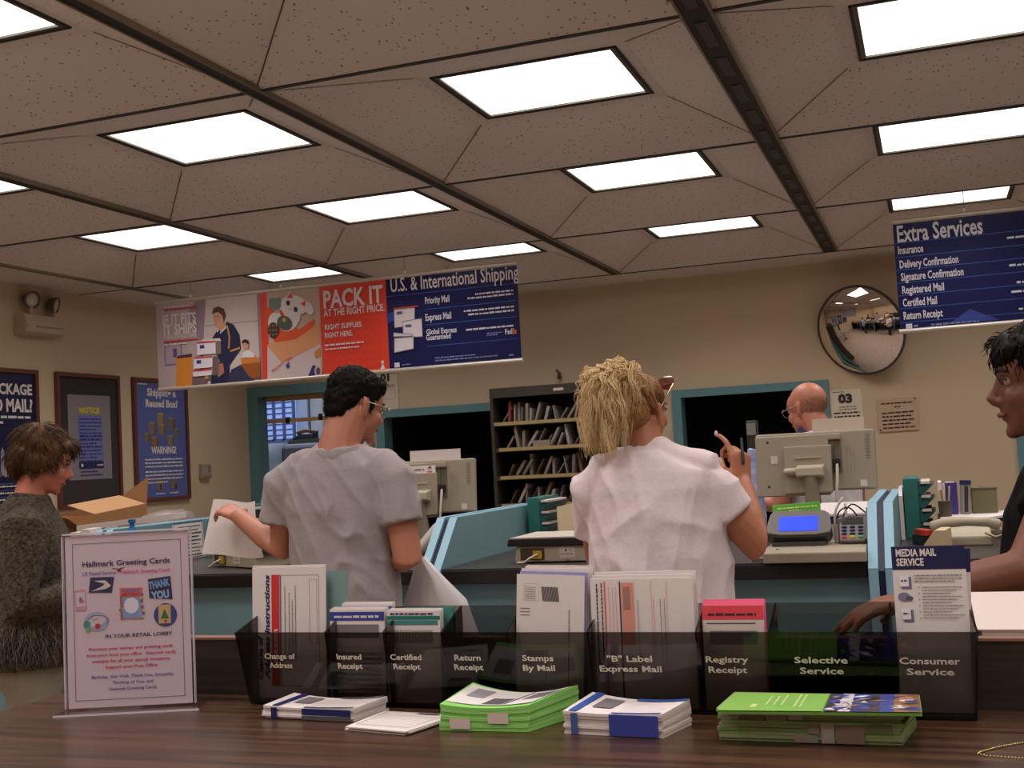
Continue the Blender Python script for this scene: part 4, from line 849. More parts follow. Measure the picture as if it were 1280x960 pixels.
    u, v = (1.7710, 0.4990); s.text('lettering', GRY, 'U.S. & International Shipping', u, v - .002, 0.088, fit=0.86, bold=0.015, layer=3)
    TX = flat(216, 212, 224)
    for (p, tx, ft) in (((2.0040, 0.4000), 'Priority Mail', 0.165), ((2.0010, 0.2940), 'Express Mail', 0.175), ((2.0020, 0.2060), 'Global Express', 0.205), ((2.0000, 0.1710), 'Guaranteed', 0.165)): s.text('lettering', TX, tx, p[0], p[1], 0.034 if tx[0] == 'G' else 0.042, fit=ft, bold=0.03, layer=3)
    for k, (p, n_) in enumerate((((2.0020, 0.3650), 0), ((1.9970, 0.2670), 0), ((2.0010, 0.1330), 0))): s.rect('rule', RULE, p[0], p[1] - .002, W - 0.02, p[1] + .002, 2)
    p = (1.7420, 0.4710); s.rect('rule', RULE, xc, p[1] - .002, W - 0.01, p[1] + .002, 2)
    for k, (p, wd) in enumerate((((2.5920, 0.4240), .25), ((2.5910, 0.4020), .30), ((2.5910, 0.3250), .33), ((2.5900, 0.3010), .30), ((2.5900, 0.2080), .32))): s.scrib('fine_print', TX, p[0] - wd, p[1], p[0], .011, 3, k)
    p = (2.5250, 0.1640); s.text('lettering', TX, 'Fed', p[0], p[1], 0.032, fit=.045, bold=.04, layer=3); s.text('lettering', flat(226, 130, 60), 'Ex', p[0] + .047, p[1], 0.032, fit=.030, bold=.04, layer=3); s.scrib('fine_print', MIDB, p[0] - .12, p[1] + .012, p[0] - .02, .008, 3, 8); s.scrib('fine_print', MIDB, p[0] - .12, p[1], p[0] - .05, .008, 3, 9)
    for k, (a, b, c_, d_) in enumerate((((1.7880, 0.3900), (1.9320, 0.3870), (1.9260, 0.2760), (1.7870, 0.2680)), ((1.8450, 0.3030), (1.9770, 0.3120), (1.9770, 0.1960), (1.8450, 0.2020)), ((1.7800, 0.2380), (1.9120, 0.2160), (1.9110, 0.2060), (1.7790, 0.2120)), ((1.7840, 0.2020), (1.9170, 0.2010), (1.9130, 0.1250), (1.7790, 0.1110)))):
        s.poly('envelope_picture', flat(220, 210, 214), [a, b, c_, d_], 3 + k); s.line('envelope_picture', flat(120, 112, 140), [a, b, c_, d_, a], 0.004, 4 + k); s.rect('envelope_picture', flat(90, 86, 130), a[0] + .02, a[1] - .035, a[0] + .06, a[1] - .022, 8) if k < 2 else None
    p = (1.7880, 0.3900); s.rect('envelope_picture', flat(200, 60, 60), p[0], p[1] - .004, p[0] + .17, p[1] + .004, 7); p = (1.7740, 0.0170); s.rect('emblem', TX, p[0], p[1], p[0] + .035, p[1] + .03, 3); s.scrib('fine_print', MIDB, p[0] + .05, p[1] + .01, p[0] + .11, .008, 3, 3); s.scrib('fine_print', MIDB, p[0] + .28, p[1] + .035, p[0] + .55, .008, 3, 4); s.scrib('fine_print', MIDB, p[0] + .28, p[1] + .018, p[0] + .7, .008, 3, 5); s.scrib('fine_print', MIDB, W - .08, .03, W - .04, .010, 3, 6)
banner('hanging_banner', 'long hanging banner with the courier, white cat and PACK IT panels', -4.94, 2.622, 1.985, 0.592, d_b1, (0.28, 0.98, 1.87))
def d_b2(s):
    W, H = 1.75, 0.60; TX = flat(216, 212, 220)
    s.rect('blue_panel', BN, 0, 0, W, H, 1); s.poly('blue_panel', flat(46, 62, 140), [(0.25, 0.02), (0.5, 0.02), (0.36, 0.09)], 2)
    p = (0.0190, 0.4890); s.text('lettering', TX, 'Extra Services', p[0], p[1], 0.090, fit=0.435, bold=0.03, layer=3)
    for k, (p, tx, ft) in enumerate((((0.0180, 0.4230), 'Insurance', .13), ((0.0210, 0.3450), 'Delivery Confirmation', .30), ((0.0230, 0.2750), 'Signature Confirmation', .32), ((0.0240, 0.2040), 'Registered Mail', .215), ((0.0230, 0.1340), 'Certified Mail', .175), ((0.0220, 0.0630), 'Return Receipt', .20))):
        s.text('lettering', TX, tx, p[0], p[1], 0.042, fit=ft, bold=0.03, layer=3)
        s.rect('rule', RULE, 0.0, p[1] + .058, W, p[1] + .062, 2)
        s.scrib('fine_print', TX, 1.25 - .42 + .1 * (k % 2) - .26, p[1] + .022, 1.65, .012, 3, k)
        if k in (3, 5): s.scrib('fine_print', TX, .60, p[1] + .0, 1.5, .012, 3, k + 9)
    s.rect('rule', RULE, 0, 0.045, W, 0.049, 2); s.rect('emblem', TX, .03, .012, .062, .038, 3); s.scrib('fine_print', MIDB, .07, .018, .10, .012, 3, 2); s.scrib('fine_print', MIDB, .16, .018, .40, .010, 3, 2)
banner('services_banner', 'dark blue hanging banner headed Extra Services at the upper right', -0.13, 1.75, 1.970, 0.600, d_b2, (0.37, 1.40))

# ------------------------------------------------------------------ BACK WALL: mirror, numbered sheets, plaque, hook
t = thing('convex_mirror', 'round convex security mirror on the back wall below the blue services banner', 'mirror', (-0.378, YB - 0.02, 2.168), 0, rot=(0, 0, -0.40))
Mm = Matrix.Translation((0, -0.15, 0)) @ Matrix.Rotation(PI / 2 + 0.30, 4, 'X')
Rr = 0.326; prof = [(Rr * k / 10, 0.085 * (1 - (k / 10) ** 2)) for k in range(10, 0, -1)] + [(0.002, 0.085)]
bm = B(); lathe(bm, [(Rr * 0.98, -0.004)] + prof, (0, 0, 0), 40, Mm); obj('mirror_dome', bm, mat('mirror_silver', (226, 216, 206), 0.03, metal=1.0), t, smooth=40)
bm = B(); lathe(bm, [(Rr - 0.004, -0.010), (Rr + 0.004, -0.008), (Rr + 0.005, 0.004), (Rr - 0.002, 0.006)], (0, 0, 0), 40, Mm); obj('rim', bm, mat('mirror_rim', (60, 56, 54), 0.4), t, smooth=40)
bm = B(); tube(bm, [(0, -0.135, 0), (0.0, 0.0, 0)], 0.02, 10, caps='flat'); box(bm, -0.05, -0.005, -0.05, 0.05, 0.004, 0.05); obj('bracket', bm, mat('bracket_grey', (110, 104, 98), 0.4), t)
def sheet_on_wall(name, label, cat, x0, z0, W, H, m, draw, th=0.003):
    t = thing(name, label, cat, (x0, YB, z0)); bm = B(); box(bm, 0, -th, 0, W, -0.0005, H); obj('sheet', bm, m, t); s = Sheet(t, eps=0.001, base=-th); draw(s); s.done(); return t
def d_03(tx, a):
    def f(s):
        s.text('lettering', INK, tx, a, 0.235, 0.06, align='c', fit=0.10, bold=0.09); s.scrib('fine_print', INKL, 0.02, 0.31, 0.10, .008, seed=1)
        for k in range(2): s.scrib('fine_print', INKL, 0.06, 0.20 - k * .018, 0.18, .008, seed=k)
        for k in range(6): s.scrib('fine_print', INK, 0.02, 0.155 - k * .026, 0.20, .012, seed=k + 4)
    return f
sheet_on_wall('station_number_sheet', 'white sheet numbered 03 on the back wall right of the bald clerk', 'sign', -0.692, 1.43, 0.222, 0.33, mat('wall_sheet_cream', (222, 208, 188), 0.7), d_03('03', 0.105))
def d_01(s):
    s.text('lettering', INK, '01', 0.085, 0.245, 0.055, align='c', fit=0.085, bold=0.09); s.frame('rule', INKL, 0.0, 0.0, 0.205, 0.298, 0.003); s.frame('rule', INKL, 0.04, 0.09, 0.175, 0.17, 0.002); s.scrib('fine_print', INKL, 0.05, 0.20, 0.17, .010); s.scrib('fine_print', INKL, 0.05, 0.185, 0.17, .008, seed=3)
sheet_on_wall('station_number_sheet', 'white sheet numbered 01 partly hidden behind the head of the man in grey', 'sign', -4.352, 1.845, 0.205, 0.298, mat('wall_sheet_cream', (0, 0, 0)), d_01)
def d_pl(s):
    for k in range(7): s.scrib('fine_print', flat(60, 46, 48), 0.03 + (0.09 if k == 1 else 0), 0.195 - k * .027 - (.014 if k > 1 else 0), 0.25 - (0.09 if k == 1 else 0.02 * (k % 2)), .011, seed=k)
    for (u, v) in ((0.012, 0.012), (0.262, 0.222)): s.oval('screw', INK, u, v, .006, .006)
t = sheet_on_wall('engraved_plaque', 'small tan engraved plaque with several lines on the back wall right of the monitor', 'plaque', -0.368, 1.438, 0.275, 0.236, mat('tan_plaque', (196, 168, 140), 0.5), d_pl, 0.012)
t.rotation_euler = (0, -0.01, 0)
bm = B(); tube(bm, [(-2.745, YB - 0.003, 2.012), (-2.745, YB - 0.03, 2.00), (-2.735, YB - 0.035, 2.035), (-2.76, YB - 0.03, 2.065)], [0.012, 0.013, 0.012, 0.008], 8)
tag(obj('wall_hook', bm, mat('dark_hook', (70, 58, 54), 0.5), smooth=60), 'small dark hook on the wall above the mail shelf', 'hook')

# ------------------------------------------------------------------ MAIL SHELF with envelopes
SX0, SX1, SY0, SY1, SZ = -3.20, -2.27, 8.49, 8.84, 1.932
t = thing('mail_shelf', 'dark metal shelf unit full of letters against the back wall', 'shelf unit', (SX0, SY0, 0))
W, D = SX1 - SX0, SY1 - SY0
for x in (0, W - 0.025):
    bm = B(); box(bm, x, 0, 0, x + 0.025, D, SZ); obj('side_panel', bm, SHELFM, t)
bm = B(); box(bm, 0.025, D - 0.01, 0, W - 0.025, D, SZ); obj('back_panel', bm, mat('shelf_dark_back', (34, 31, 28), 0.7), t)
bm = B(); box(bm, 0.0, -0.003, SZ - 0.075, W, 0.012, SZ); box(bm, 0.025, 0.012, SZ - 0.02, W - 0.025, D - 0.01, SZ); obj('top_panel', bm, SHELFM, t)
bm = B(); box(bm, 0.52, -0.006, SZ - 0.05, 0.60, -0.0032, SZ - 0.03); obj('label_holder', bm, PAPER2, t)
SHZ = [1.665, 1.467, 1.252, 1.04, 0.82, 0.6, 0.38, 0.12]
for k, z in enumerate(SHZ):
    bm = B(); box(bm, 0.0255, 0.005, z - 0.028, W - 0.0255, D - 0.0105, z); so = obj('shelf_board', bm, SHELFM, t)
    bm = B(); box(bm, 0.0255 + (0.03 if k else 0), 0.0, z - 0.022, W - 0.0255, 0.0049, z + 0.004); obj('lip', bm, SHELFE, so)
r = random.Random(11)
def envelope_mesh(w_, h_, th, m):
    t = thing('letter_bundle', 'x', 'letters')
    bm = B(); n_ = 3
    for k in range(n_): box(bm, -th / 2 + k * th / n_ + .0006, r.uniform(0, .006), 0, -th / 2 + (k + 1) * th / n_, w_ - r.uniform(0, .01), h_ - r.uniform(0, .012))
    obj('envelopes', bm, m, t); return t
ECOL = [mat('letter_cream', (150, 138, 122), 0.8), mat('letter_grey', (118, 110, 104), 0.8), mat('letter_white', (172, 164, 156), 0.8), mat('letter_tan', (132, 102, 72), 0.8), mat('letter_red', (140, 60, 48), 0.8)]  # letter tones darkened to stand for the shade inside the deep shelf
words = ['top', 'second', 'third', 'lowest visible']
for k in range(4):
    z = SHZ[k] + 0.002; x = SX0 + 0.075 + (0.03 if k else 0)
    while x < SX1 - 0.10:
        wd = r.uniform(.006, .022); h_ = r.uniform(.10, .165); m = ECOL[4] if (k == 0 and abs(x - SX0 - .12) < .03) else ECOL[r.choice((0, 1, 2, 2, 0, 3, 1))]
        e = envelope_mesh(r.uniform(.16, .23), h_, wd, m)
        lean = r.choice((0.05, 0.08, 0.30, 0.45, 0.5, -0.15)) if r.random() < .75 else 0.6
        e.location = (x + (wd / 2 + abs(math.sin(min(0, lean))) * h_), SY0 + r.uniform(.02, .07), z + abs(math.sin(lean)) * wd * 0.5)
        e.rotation_euler = (0, lean, 0)
        e['label'] = 'bundle of letters standing on the %s board of the dark mail shelf' % words[k]; e['category'] = 'letters'; e['group'] = 'letters on the %s board of the mail shelf' % words[k]
        x += wd + r.uniform(.004, .03) + (abs(lean) > .25) * .03 + (lean < 0) * .03
# flat pile on the second board
t = thing('letter_pile', 'flat pile of letters lying on the second board of the mail shelf', 'letters', (SX0 + 0.43, SY0 + 0.03, SHZ[1] + 0.001))
# ------------------------------------------------------------------ SERVICE COUNTER EQUIPMENT
bm = B()
for k in range(6): box(bm, -0.07 + r.uniform(-.008, .008), 0, k * 0.008, 0.07 + r.uniform(-.008, .008), 0.2, k * 0.008 + 0.0075)
obj('envelopes', bm, ECOL[0], t); t.location.y = SY0 + 0.005; t.location.x = SX0 + 0.40

def scale_box(x, y, rz, label, socket=True):
    t = thing('postal_scale', label, 'scale', (x, y, 1.0), rz, 'postal scales on the service counter')
    w_, d_ = 0.40, 0.32
    bm = B(); prism(bm, [(0.02, 0, 0.004), (0.03, 0, 0.062), (w_ - 0.03, 0, 0.062), (w_ - 0.02, 0, 0.004)], (0, d_ - 0.02, 0)); obj('body', bm, BEIGE2, t, bevel=0.003)
    bm = B(); prism(bm, [(-0.004, -0.012, 0.064), (0.002, -0.012, 0.092), (w_ - 0.002, -0.012, 0.092), (w_ + 0.004, -0.012, 0.064)], (0, d_ + 0.01, 0)); obj('platter_rim', bm, BLACK, t, bevel=0.003)
    bm = B(); box(bm, 0.008, -0.004, 0.0925, w_ - 0.008, d_ - 0.012, 0.096); obj('platter', bm, mat('platter_white', (204, 192, 178), 0.4), t)
    bm = B(); box(bm, 0.045, -0.002, 0.012, 0.14, 0.0, 0.056); pn = obj('socket_recess', bm, mat('recess_brown', (70, 58, 34), 0.6), t)
    bm = B(); box(bm, 0.098, -0.012, 0.016, 0.132, -0.0022, 0.046); obj('connector', bm, mat('yellow_connector', (200, 160, 40), 0.5), pn); bm = B(); box(bm, 0.108, -0.0135, 0.030, 0.118, -0.0122, 0.038); obj('jack', bm, BLACK, pn)
    bm = B(); tube(bm, [(0.115, -0.013, 0.033), (0.09, -0.03, 0.02), (0.07, -0.032, 0.006), (0.04, -0.025, 0.004)], 0.004, 7); obj('cable', bm, PAPER2, t, smooth=60)
    s = Sheet(t, eps=0.0006, base=-0.0006); s.rect('rating_label', PAPER2, 0.20, 0.018, 0.26, 0.056); s.rect('rating_label', INK, 0.222, 0.042, 0.229, 0.05, 2); s.rect('rating_label', INK, 0.242, 0.044, 0.245, 0.05, 2); s.scrib('rating_label', INKL, 0.205, 0.03, 0.255, .004, 2); s.rect('latch', flat(120, 84, 60), 0.225, 0.006, 0.238, 0.011); s.done()
    return t
scale_box(-2.985, 4.385, -0.47, 'beige postal scale with black rim under the sheet the man lays down')
scale_box(-1.545, 4.225, 0.0, 'beige postal scale with black rim left of the blonde woman')
def rack(x, y, label, H=0.205, n=4, dz=1.0):
    t = thing('forms_rack', label, 'forms rack', (x, y, dz), 0, 'teal sawtooth forms racks')
    bm = B(); box(bm, 0, 0, 0, 0.055, 0.30, H); obj('spine', bm, GREEN_PL, t, bevel=0.003)
    pz = (H - 0.02) / n
    for k in range(n):
        z = 0.01 + k * pz
        bm = B(); prism(bm, [(0.0555, 0.0, z), (0.0555, 0.0, z + pz * .95), (0.075, 0.0, z + pz * .82), (0.062, 0.0, z + pz * .6), (0.115, 0.0, z + pz * 0.75), (0.075, 0.0, z)], (0, 0.30, 0)); tp = obj('tier', bm, mat('teal_green_dark', (34, 84, 80), 0.4), t)
        bm = B(); box(bm, 0.066, -0.004, z + pz * .74, 0.10, 0.28, z + pz * .93); obj('label_strip', bm, PAPER2, tp)
    return t
rack(-1.738, 5.02, 'teal sawtooth forms rack against the middle divider', H=0.215)
rack(-0.128, 4.90, 'teal sawtooth forms rack just right of the rightmost divider', H=0.235)
rack(-3.26, 4.96, 'teal forms rack behind the outstretched hand of the man in grey', H=0.235)

def monitor(x, y, z, rz, label, tiltx=0.10):
    t = thing('monitor', label, 'monitor', (x, y, 1.0), rz, 'beige monitors seen from behind')
    w_, h_ = 0.445, 0.225
    T = Matrix.Translation((0, 0, z - 1.0)) @ Matrix.Rotation(-tiltx, 4, 'X')
    bm = B(); prism(bm, [(-w_ / 2, 0, -h_ / 2), (w_ / 2, 0, -h_ / 2), (w_ / 2, 0, h_ / 2), (-w_ / 2, 0, h_ / 2)], (0, 0.03, 0), T); sh_ = obj('shell', bm, BEIGE, t, bevel=0.006)
    bm = B(); box(bm, -w_ / 2 + 0.02, 0.0305, -h_ / 2 + 0.02, w_ / 2 - 0.02, 0.032, h_ / 2 - 0.02, T); obj('screen', bm, mat('dark_screen', (20, 22, 30), 0.15), t)
    bm = B(); prism(bm, [(-w_ / 2 + 0.002, 0, -h_ / 2 - 0.018), (0.055, 0, -h_ / 2 - 0.018), (0.055, 0, h_ / 2 - 0.035), (0.10, 0, h_ / 2 - 0.035), (0.10, 0, h_ / 2 - 0.012), (-w_ / 2 + 0.002, 0, h_ / 2 - 0.012)], (0, -0.02, 0), T); obj('rear_cover', bm, BEIGE, t, bevel=0.004)
    bm = B(); box(bm, -w_ / 2 + 0.11, -0.034, -h_ / 2 - 0.01, 0.065, -0.02, h_ / 2 - 0.055, T); hb_ = obj('hinge_plate', bm, BEIGE, t, bevel=0.004)
    bm = B(); box(bm, -0.07, -0.038, 0.01, 0.025, -0.034, 0.016, T); obj('slot_ledge', bm, BEIGE2, hb_)
    bm = B(); prism(bm, [(-0.062, -0.034, -0.015), (-0.062, -0.085, -0.03), (-0.062, -0.085, -0.06), (-0.062, -0.034, -0.066)], (0.10, 0, 0), T); obj('swivel_arm', bm, BEIGE2, t, bevel=0.003)
    bm = B(); tube(bm, [T @ Vector((-0.10, -0.05, -0.04)), T @ Vector((-0.06, -0.05, -0.04))], 0.014, 10); obj('tilt_knob', bm, BEIGE2, t, smooth=50)
    bm = B(); tube(bm, [T @ Vector((-0.012, -0.055, -0.055)), (-0.012, -0.03, z - 1.0 - 0.15), (-0.012, -0.02, 0.03)], [0.024, 0.03, 0.034], 12); obj('stand_post', bm, BEIGE, t, smooth=50)
    bm = B(); prism(bm, [(-0.11, -0.10, 0), (0.09, -0.10, 0), (0.09, 0.09, 0), (-0.11, 0.09, 0)], (0, 0, 0.02)); obj('foot', bm, BEIGE, t, bevel=0.006)
    bm = B(); box(bm, 0.07, -0.004, -0.05, 0.10, -0.0005, h_ / 2 - 0.035, T); pr = obj('port_recess', bm, mat('port_brown', (110, 98, 80), 0.6), t)
    bm = B(); box(bm, 0.068, -0.03, -0.028, 0.094, -0.0045, 0.004, T); obj('plug', bm, BLACK, pr, bevel=0.002)
    bm = B(); tube(bm, [T @ Vector((0.085, -0.028, -0.02)), T @ Vector((0.083, -0.034, -0.07)), (0.075, -0.05, z - 1 - 0.16), (0.06, -0.03, 0.05)], 0.0055, 8); obj('video_cable', bm, PAPER2, t, smooth=60)
    s = Sheet(sh_, eps=0.0006, base=-0.001, T=lambda u, y, v: T @ Vector((u, y, v)))
    for k in range(14): s.rect('vent_slots', flat(110, 100, 84), w_ / 2 - 0.035, h_ / 2 - 0.02 - k * .0068, w_ / 2 - 0.018, h_ / 2 - 0.0182 - k * .0068)
    for k in range(3): s.vscrib('port_marking', flat(130, 120, 104), 0.118 + k * .013, -0.05, 0.05, .002, seed=k)
    s.rect('sticker', PAPER2, w_ / 2 - 0.06, -h_ / 2 + 0.01, w_ / 2 - 0.035, -h_ / 2 + 0.035); s.done()
    s = Sheet(sh_, eps=0.0006, base=-0.021, T=lambda u, y, v: T @ Vector((u, y, v)))
    for (u, v) in ((-w_ / 2 + .05, h_ / 2 - .035), (-w_ / 2 + .048, -h_ / 2 + .02)): s.oval('screw_hole', INK, u, v, .005, .005)
    s.rect('sticker', PAPER2, -w_ / 2 + 0.06, -0.005, -w_ / 2 + 0.085, 0.025); s.done()
    return t, T
mon2, T2 = monitor(-0.432, 4.62, 1.325, -0.05, 'beige monitor seen from behind, in front of the bald clerk')
mon1, T1_ = monitor(-2.055, 4.62, 1.295, 0.06, 'beige monitor seen from behind, right of the man in the grey shirt')
s = Sheet(mon1, eps=0.0006, base=-0.021, T=lambda u, y, v: T1_ @ Vector((u, y, v)))
s.rect('sticker_strip', WHITE, -0.12, 0.055, 0.055, 0.088); s.scrib('sticker_strip', INKL, -0.04, 0.068, 0.005, .008, 2)
for (u, c) in ((-0.075, (40, 34, 34)), (0.03, (40, 34, 34))): s.oval('sticker_strip', flat(*c), u, 0.077, .008, .007, 2); s.oval('sticker_strip', flat(220, 170, 150), u, 0.072, .005, .006, 3); s.rect('sticker_strip', flat(200, 60, 60), u - .011, 0.057, u + .011, 0.063, 3)
s.oval('sticker_strip', flat(220, 170, 120), -0.05, 0.066, .008, .009, 2); s.done()
bm = B(); box(bm, -2.135, 4.655, 1.33, -1.90, 4.657, 1.45); tag(obj('white_card', bm, WHITE), 'white card sticking up behind the monitor right of the man in grey', 'card')
bm = B(); box(bm, -0.437, 4.655, 1.36, -0.245, 4.657, 1.485); tag(obj('white_card', bm, mat('cream_card', (214, 196, 178), 0.7)), 'cream card sticking up behind the monitor in front of the bald clerk', 'card')
# terminal base, customer display, green box, card reader
t = thing('terminal_base', 'flat beige terminal base under the blue screen display', 'terminal base', (-0.57, 4.03, 1.0))
bm = B(); prism(bm, [(0, 0.0, 0.0), (0, 0.0, 0.033), (0, 0.02, 0.044), (0, 0.47, 0.048), (0, 0.47, 0)], (0.335, 0, 0)); obj('casing', bm, BEIGE, t, bevel=0.004)
bm = B(); box(bm, 0.045, -0.0006 + 0.02, 0.0445, 0.052, 0.027, 0.0465); obj('indicator', bm, BLACK, t)
bm = B(); box(bm, -0.045, 0.06, 0.0, -0.002, 0.20, 0.012); obj('side_foot', bm, mat('base_foot', (120, 108, 94), 0.5), t)
t = thing('customer_display', 'dark grey customer display with a bright blue screen', 'display', (-0.462, 4.17, 1.047), 0.0)
T = Matrix.Rotation(-0.78, 4, 'X')
bm = B(); pts = [(-0.112, 0.0), (-0.105, -0.03), (-0.06, -0.042), (0.06, -0.042), (0.105, -0.03), (0.112, 0.0), (0.104, 0.09), (0.085, 0.108), (-0.085, 0.108), (-0.10, 0.09)]
dz_ = 0.046
pts = [(u, v * 0.74) for u, v in pts]
prism(bm, [(u, -0.03, v + dz_) for u, v in pts], (0, 0.045, 0), T); cs = obj('casing', bm, mat('display_grey', (70, 68, 66), 0.4), t, bevel=0.006)
bm = B(); prism(bm, [(u * 0.985, -0.036, v * 0.985 + dz_ + 0.002) for u, v in pts], (0, 0.0059, 0), T); obj('face_plate', bm, mat('display_face', (108, 102, 96), 0.4), t, bevel=0.003)
bm = B(); box(bm, -0.066, -0.0378, 0.034, 0.066, -0.0362, 0.098, T); obj('screen', bm, mat('blue_screen', (50, 70, 230), 0.2, emit=(48, 72, 255), estr=1.0), t)
bm = B(); box(bm, -0.09, -0.02, -0.0, 0.09, 0.12, 0.012); obj('stand', bm, mat('display_grey', (0, 0, 0)), t)
t = thing('green_carton', 'small bright green carton lying on top of the blue screen display', 'carton', (-0.475, 4.232, 1.152), 0.0, rot=(-0.25, -0.05, 0.03))
bm = B(); box(bm, -0.078, 0, 0, 0.085, 0.05, 0.036); obj('carton', bm, mat('bright_green_card', (84, 176, 44), 0.5), t, bevel=0.002)
s = Sheet(t, eps=0.0006); s.scrib('lettering', flat(214, 220, 120), -0.06, 0.019, 0.076, .006); s.scrib('lettering', flat(196, 226, 150), -0.02, 0.010, 0.02, .004); s.done()
t = thing('card_reader', 'small grey card reader keypad between the blue screen and the divider', 'card reader', (-0.284, 4.19, 1.046), -0.02)
T = Matrix.Rotation(-0.65, 4, 'X')
bm = B(); prism(bm, [(-0.042, -0.02, 0.0), (0.042, -0.02, 0.0), (0.046, -0.02, 0.10), (-0.046, -0.02, 0.10)], (0, 0.03, 0), T); obj('body', bm, mat('reader_grey', (128, 122, 116), 0.4), t, bevel=0.005)
bm = B(); box(bm, -0.036, -0.0225, 0.066, 0.036, -0.0202, 0.094, T); obj('display', bm, BLACK, t)
for k in range(12):
    u, v = -0.027 + 0.027 * (k % 3), 0.054 - 0.0135 * (k // 3)
    bm = B(); ell(bm, T @ Vector((u, -0.0215, v)), (0.010, 0.004, 0.005), None, 10, 6); obj('key', bm, flat(*((44, 48, 90) if k < 9 else ((206, 60, 50), (216, 190, 60), (70, 170, 90))[k - 9])), t, smooth=180)
bm = B(); box(bm, 0.0435, -0.03, 0.0, 0.049, 0.01, 0.11, T); obj('card_slot', bm, mat('reader_grey', (0, 0, 0)), t)
t = thing('cable_bundle', 'tangle of black and pale cables between the display and the card reader', 'cables', (-0.335, 4.25, 1.047))
for k, (pts, m) in enumerate((([(0.0, 0.10, 0.0), (0.005, 0.03, 0.06), (0.05, 0.0, 0.13), (0.10, 0.05, 0.09), (0.095, 0.08, 0.11)], BLACK), ([(0.02, 0.06, 0.0), (0.0, 0.0, 0.09), (0.04, -0.01, 0.12), (0.075, 0.0, 0.07), (0.07, -0.01, 0.02)], BLACK), ([(-0.01, 0.0, 0.0), (-0.008, 0.01, 0.10), (0.02, 0.02, 0.15)], PAPER2), ([(0.035, 0.01, 0.0), (0.03, 0.0, 0.07), (0.028, 0.01, 0.13)], PAPER2), ([(0.06, 0.05, 0.03), (0.08, 0.03, 0.06), (0.095, 0.06, 0.10)], BLACK))):
    P_ = [Vector(p) for p in pts]; Q = []
    for a in range(len(P_) - 1):
        for q in range(5):
            f = q / 5; p0 = P_[max(a - 1, 0)]; p1 = P_[a]; p2 = P_[a + 1]; p3 = P_[min(a + 2, len(P_) - 1)]
            Q.append(0.5 * ((2 * p1) + (p2 - p0) * f + (2 * p0 - 5 * p1 + 4 * p2 - p3) * f * f + (3 * p1 - p0 - 3 * p2 + p3) * f ** 3))
    Q.append(P_[-1]); bm = B(); tube(bm, Q, 0.0028 if m is BLACK else 0.0045, 7); obj('cable', bm, m, t, smooth=60)
bm = B(); box(bm, -0.335, 4.22, 1.047, -0.305, 4.25, 1.13); bm2 = obj('adapter_block', bm, mat('adapter_grey', (120, 112, 108), 0.4)); tag(bm2, 'small grey upright adapter block behind the cables', 'adapter')
t = thing('leaflet_tray', 'stack of white leaflets with navy stripe behind the blue screen display', 'leaflets', (-0.325, 4.365, 1.048), 0.0)
bm = B(); prism(bm, [(-0.08, 0, 0), (-0.08, 0, 0.09), (-0.08, 0.05, 0.125), (-0.08, 0.12, 0.125), (-0.08, 0.12, 0)], (0.165, 0, 0)); obj('leaflets', bm, WHITE, t); s = Sheet(t, eps=0.001); s.rect('navy_stripe', flat(34, 38, 84), -0.078, 0.055, 0.083, 0.082); s.done()
# things behind the right end of the counter
t = thing('binder', 'purple binder standing behind the telephone at the right', 'binder', (0.045, 4.93, 1.086)); 
bm = B(); box(bm, -0.025, 0, 0, -0.019, 0.22, 0.125); box(bm, 0.02, 0, 0, 0.026, 0.22, 0.125); box(bm, -0.019, 0, 0, 0.02, 0.006, 0.125); obj('cover', bm, mat('purple_cover', (66, 50, 128), 0.5), t); bm = B(); box(bm, -0.0185, 0.008, 0.003, 0.0195, 0.21, 0.120); obj('pages', bm, PAPER2, t)
t = thing('white_booklet', 'thin white booklet standing left of the purple binder', 'booklet', (0.008, 4.92, 1.086)); bm = B(); box(bm, -0.007, 0, 0, 0.006, 0.2, 0.128); obj('cover', bm, WHITE, t)
t = thing('clear_tube', 'clear tube with dark cap standing right of the purple binder', 'tube', (0.095, 4.93, 1.086), 0, rot=(0, 0.06, 0)); bm = B(); lathe(bm, [(0.019, 0), (0.019, 0.115)], (0, 0, 0), 16); obj('barrel', bm, mat('tube_grey', (150, 146, 140), 0.2), t, smooth=50); bm = B(); lathe(bm, [(0.021, 0.1155), (0.021, 0.132)], (0, 0, 0), 16); obj('cap', bm, flat(40, 44, 90), t, smooth=50); bm = B(); box(bm, -0.004, -0.021, 0.01, 0.010, -0.0192, 0.11); obj('label_band', bm, INK, t)
t = thing('olive_box', 'olive green box behind the clear tube at the right', 'box', (0.165, 4.96, 1.086)); bm = B(); box(bm, -0.042, 0, 0, 0.05, 0.12, 0.093); obj('carton', bm, mat('olive_card', (112, 106, 74), 0.7), t, bevel=0.002); bm = B(); box(bm, -0.044, -0.002, 0.0935, 0.052, 0.122, 0.099); obj('lid', bm, mat('olive_lid', (96, 90, 66), 0.7), t)
t = thing('pen_cup', 'cup of pens and slips behind the teal rack at the right', 'pen cup', (0.022, 4.83, 1.086)); bm = B(); lathe(bm, [(0.022, 0), (0.026, 0.06)], (0, 0, 0), 14); obj('cup', bm, mat('cup_brown', (84, 70, 56), 0.5), t, smooth=50)
for k, (dx, dy, c) in enumerate(((-0.02, 0.0, (200, 180, 140)), (0.012, 0.004, (60, 56, 56)), (0.0, -0.006, (206, 196, 186)), (-0.012, 0.01, (150, 130, 110)), (0.02, 0.0, (180, 160, 140)))): bm = B(); tube(bm, [(dx * .4, dy, 0.01), (dx, dy, 0.10 + 0.012 * (k % 3))], 0.004, 7); obj('pen', bm, flat(*c), t, smooth=50)
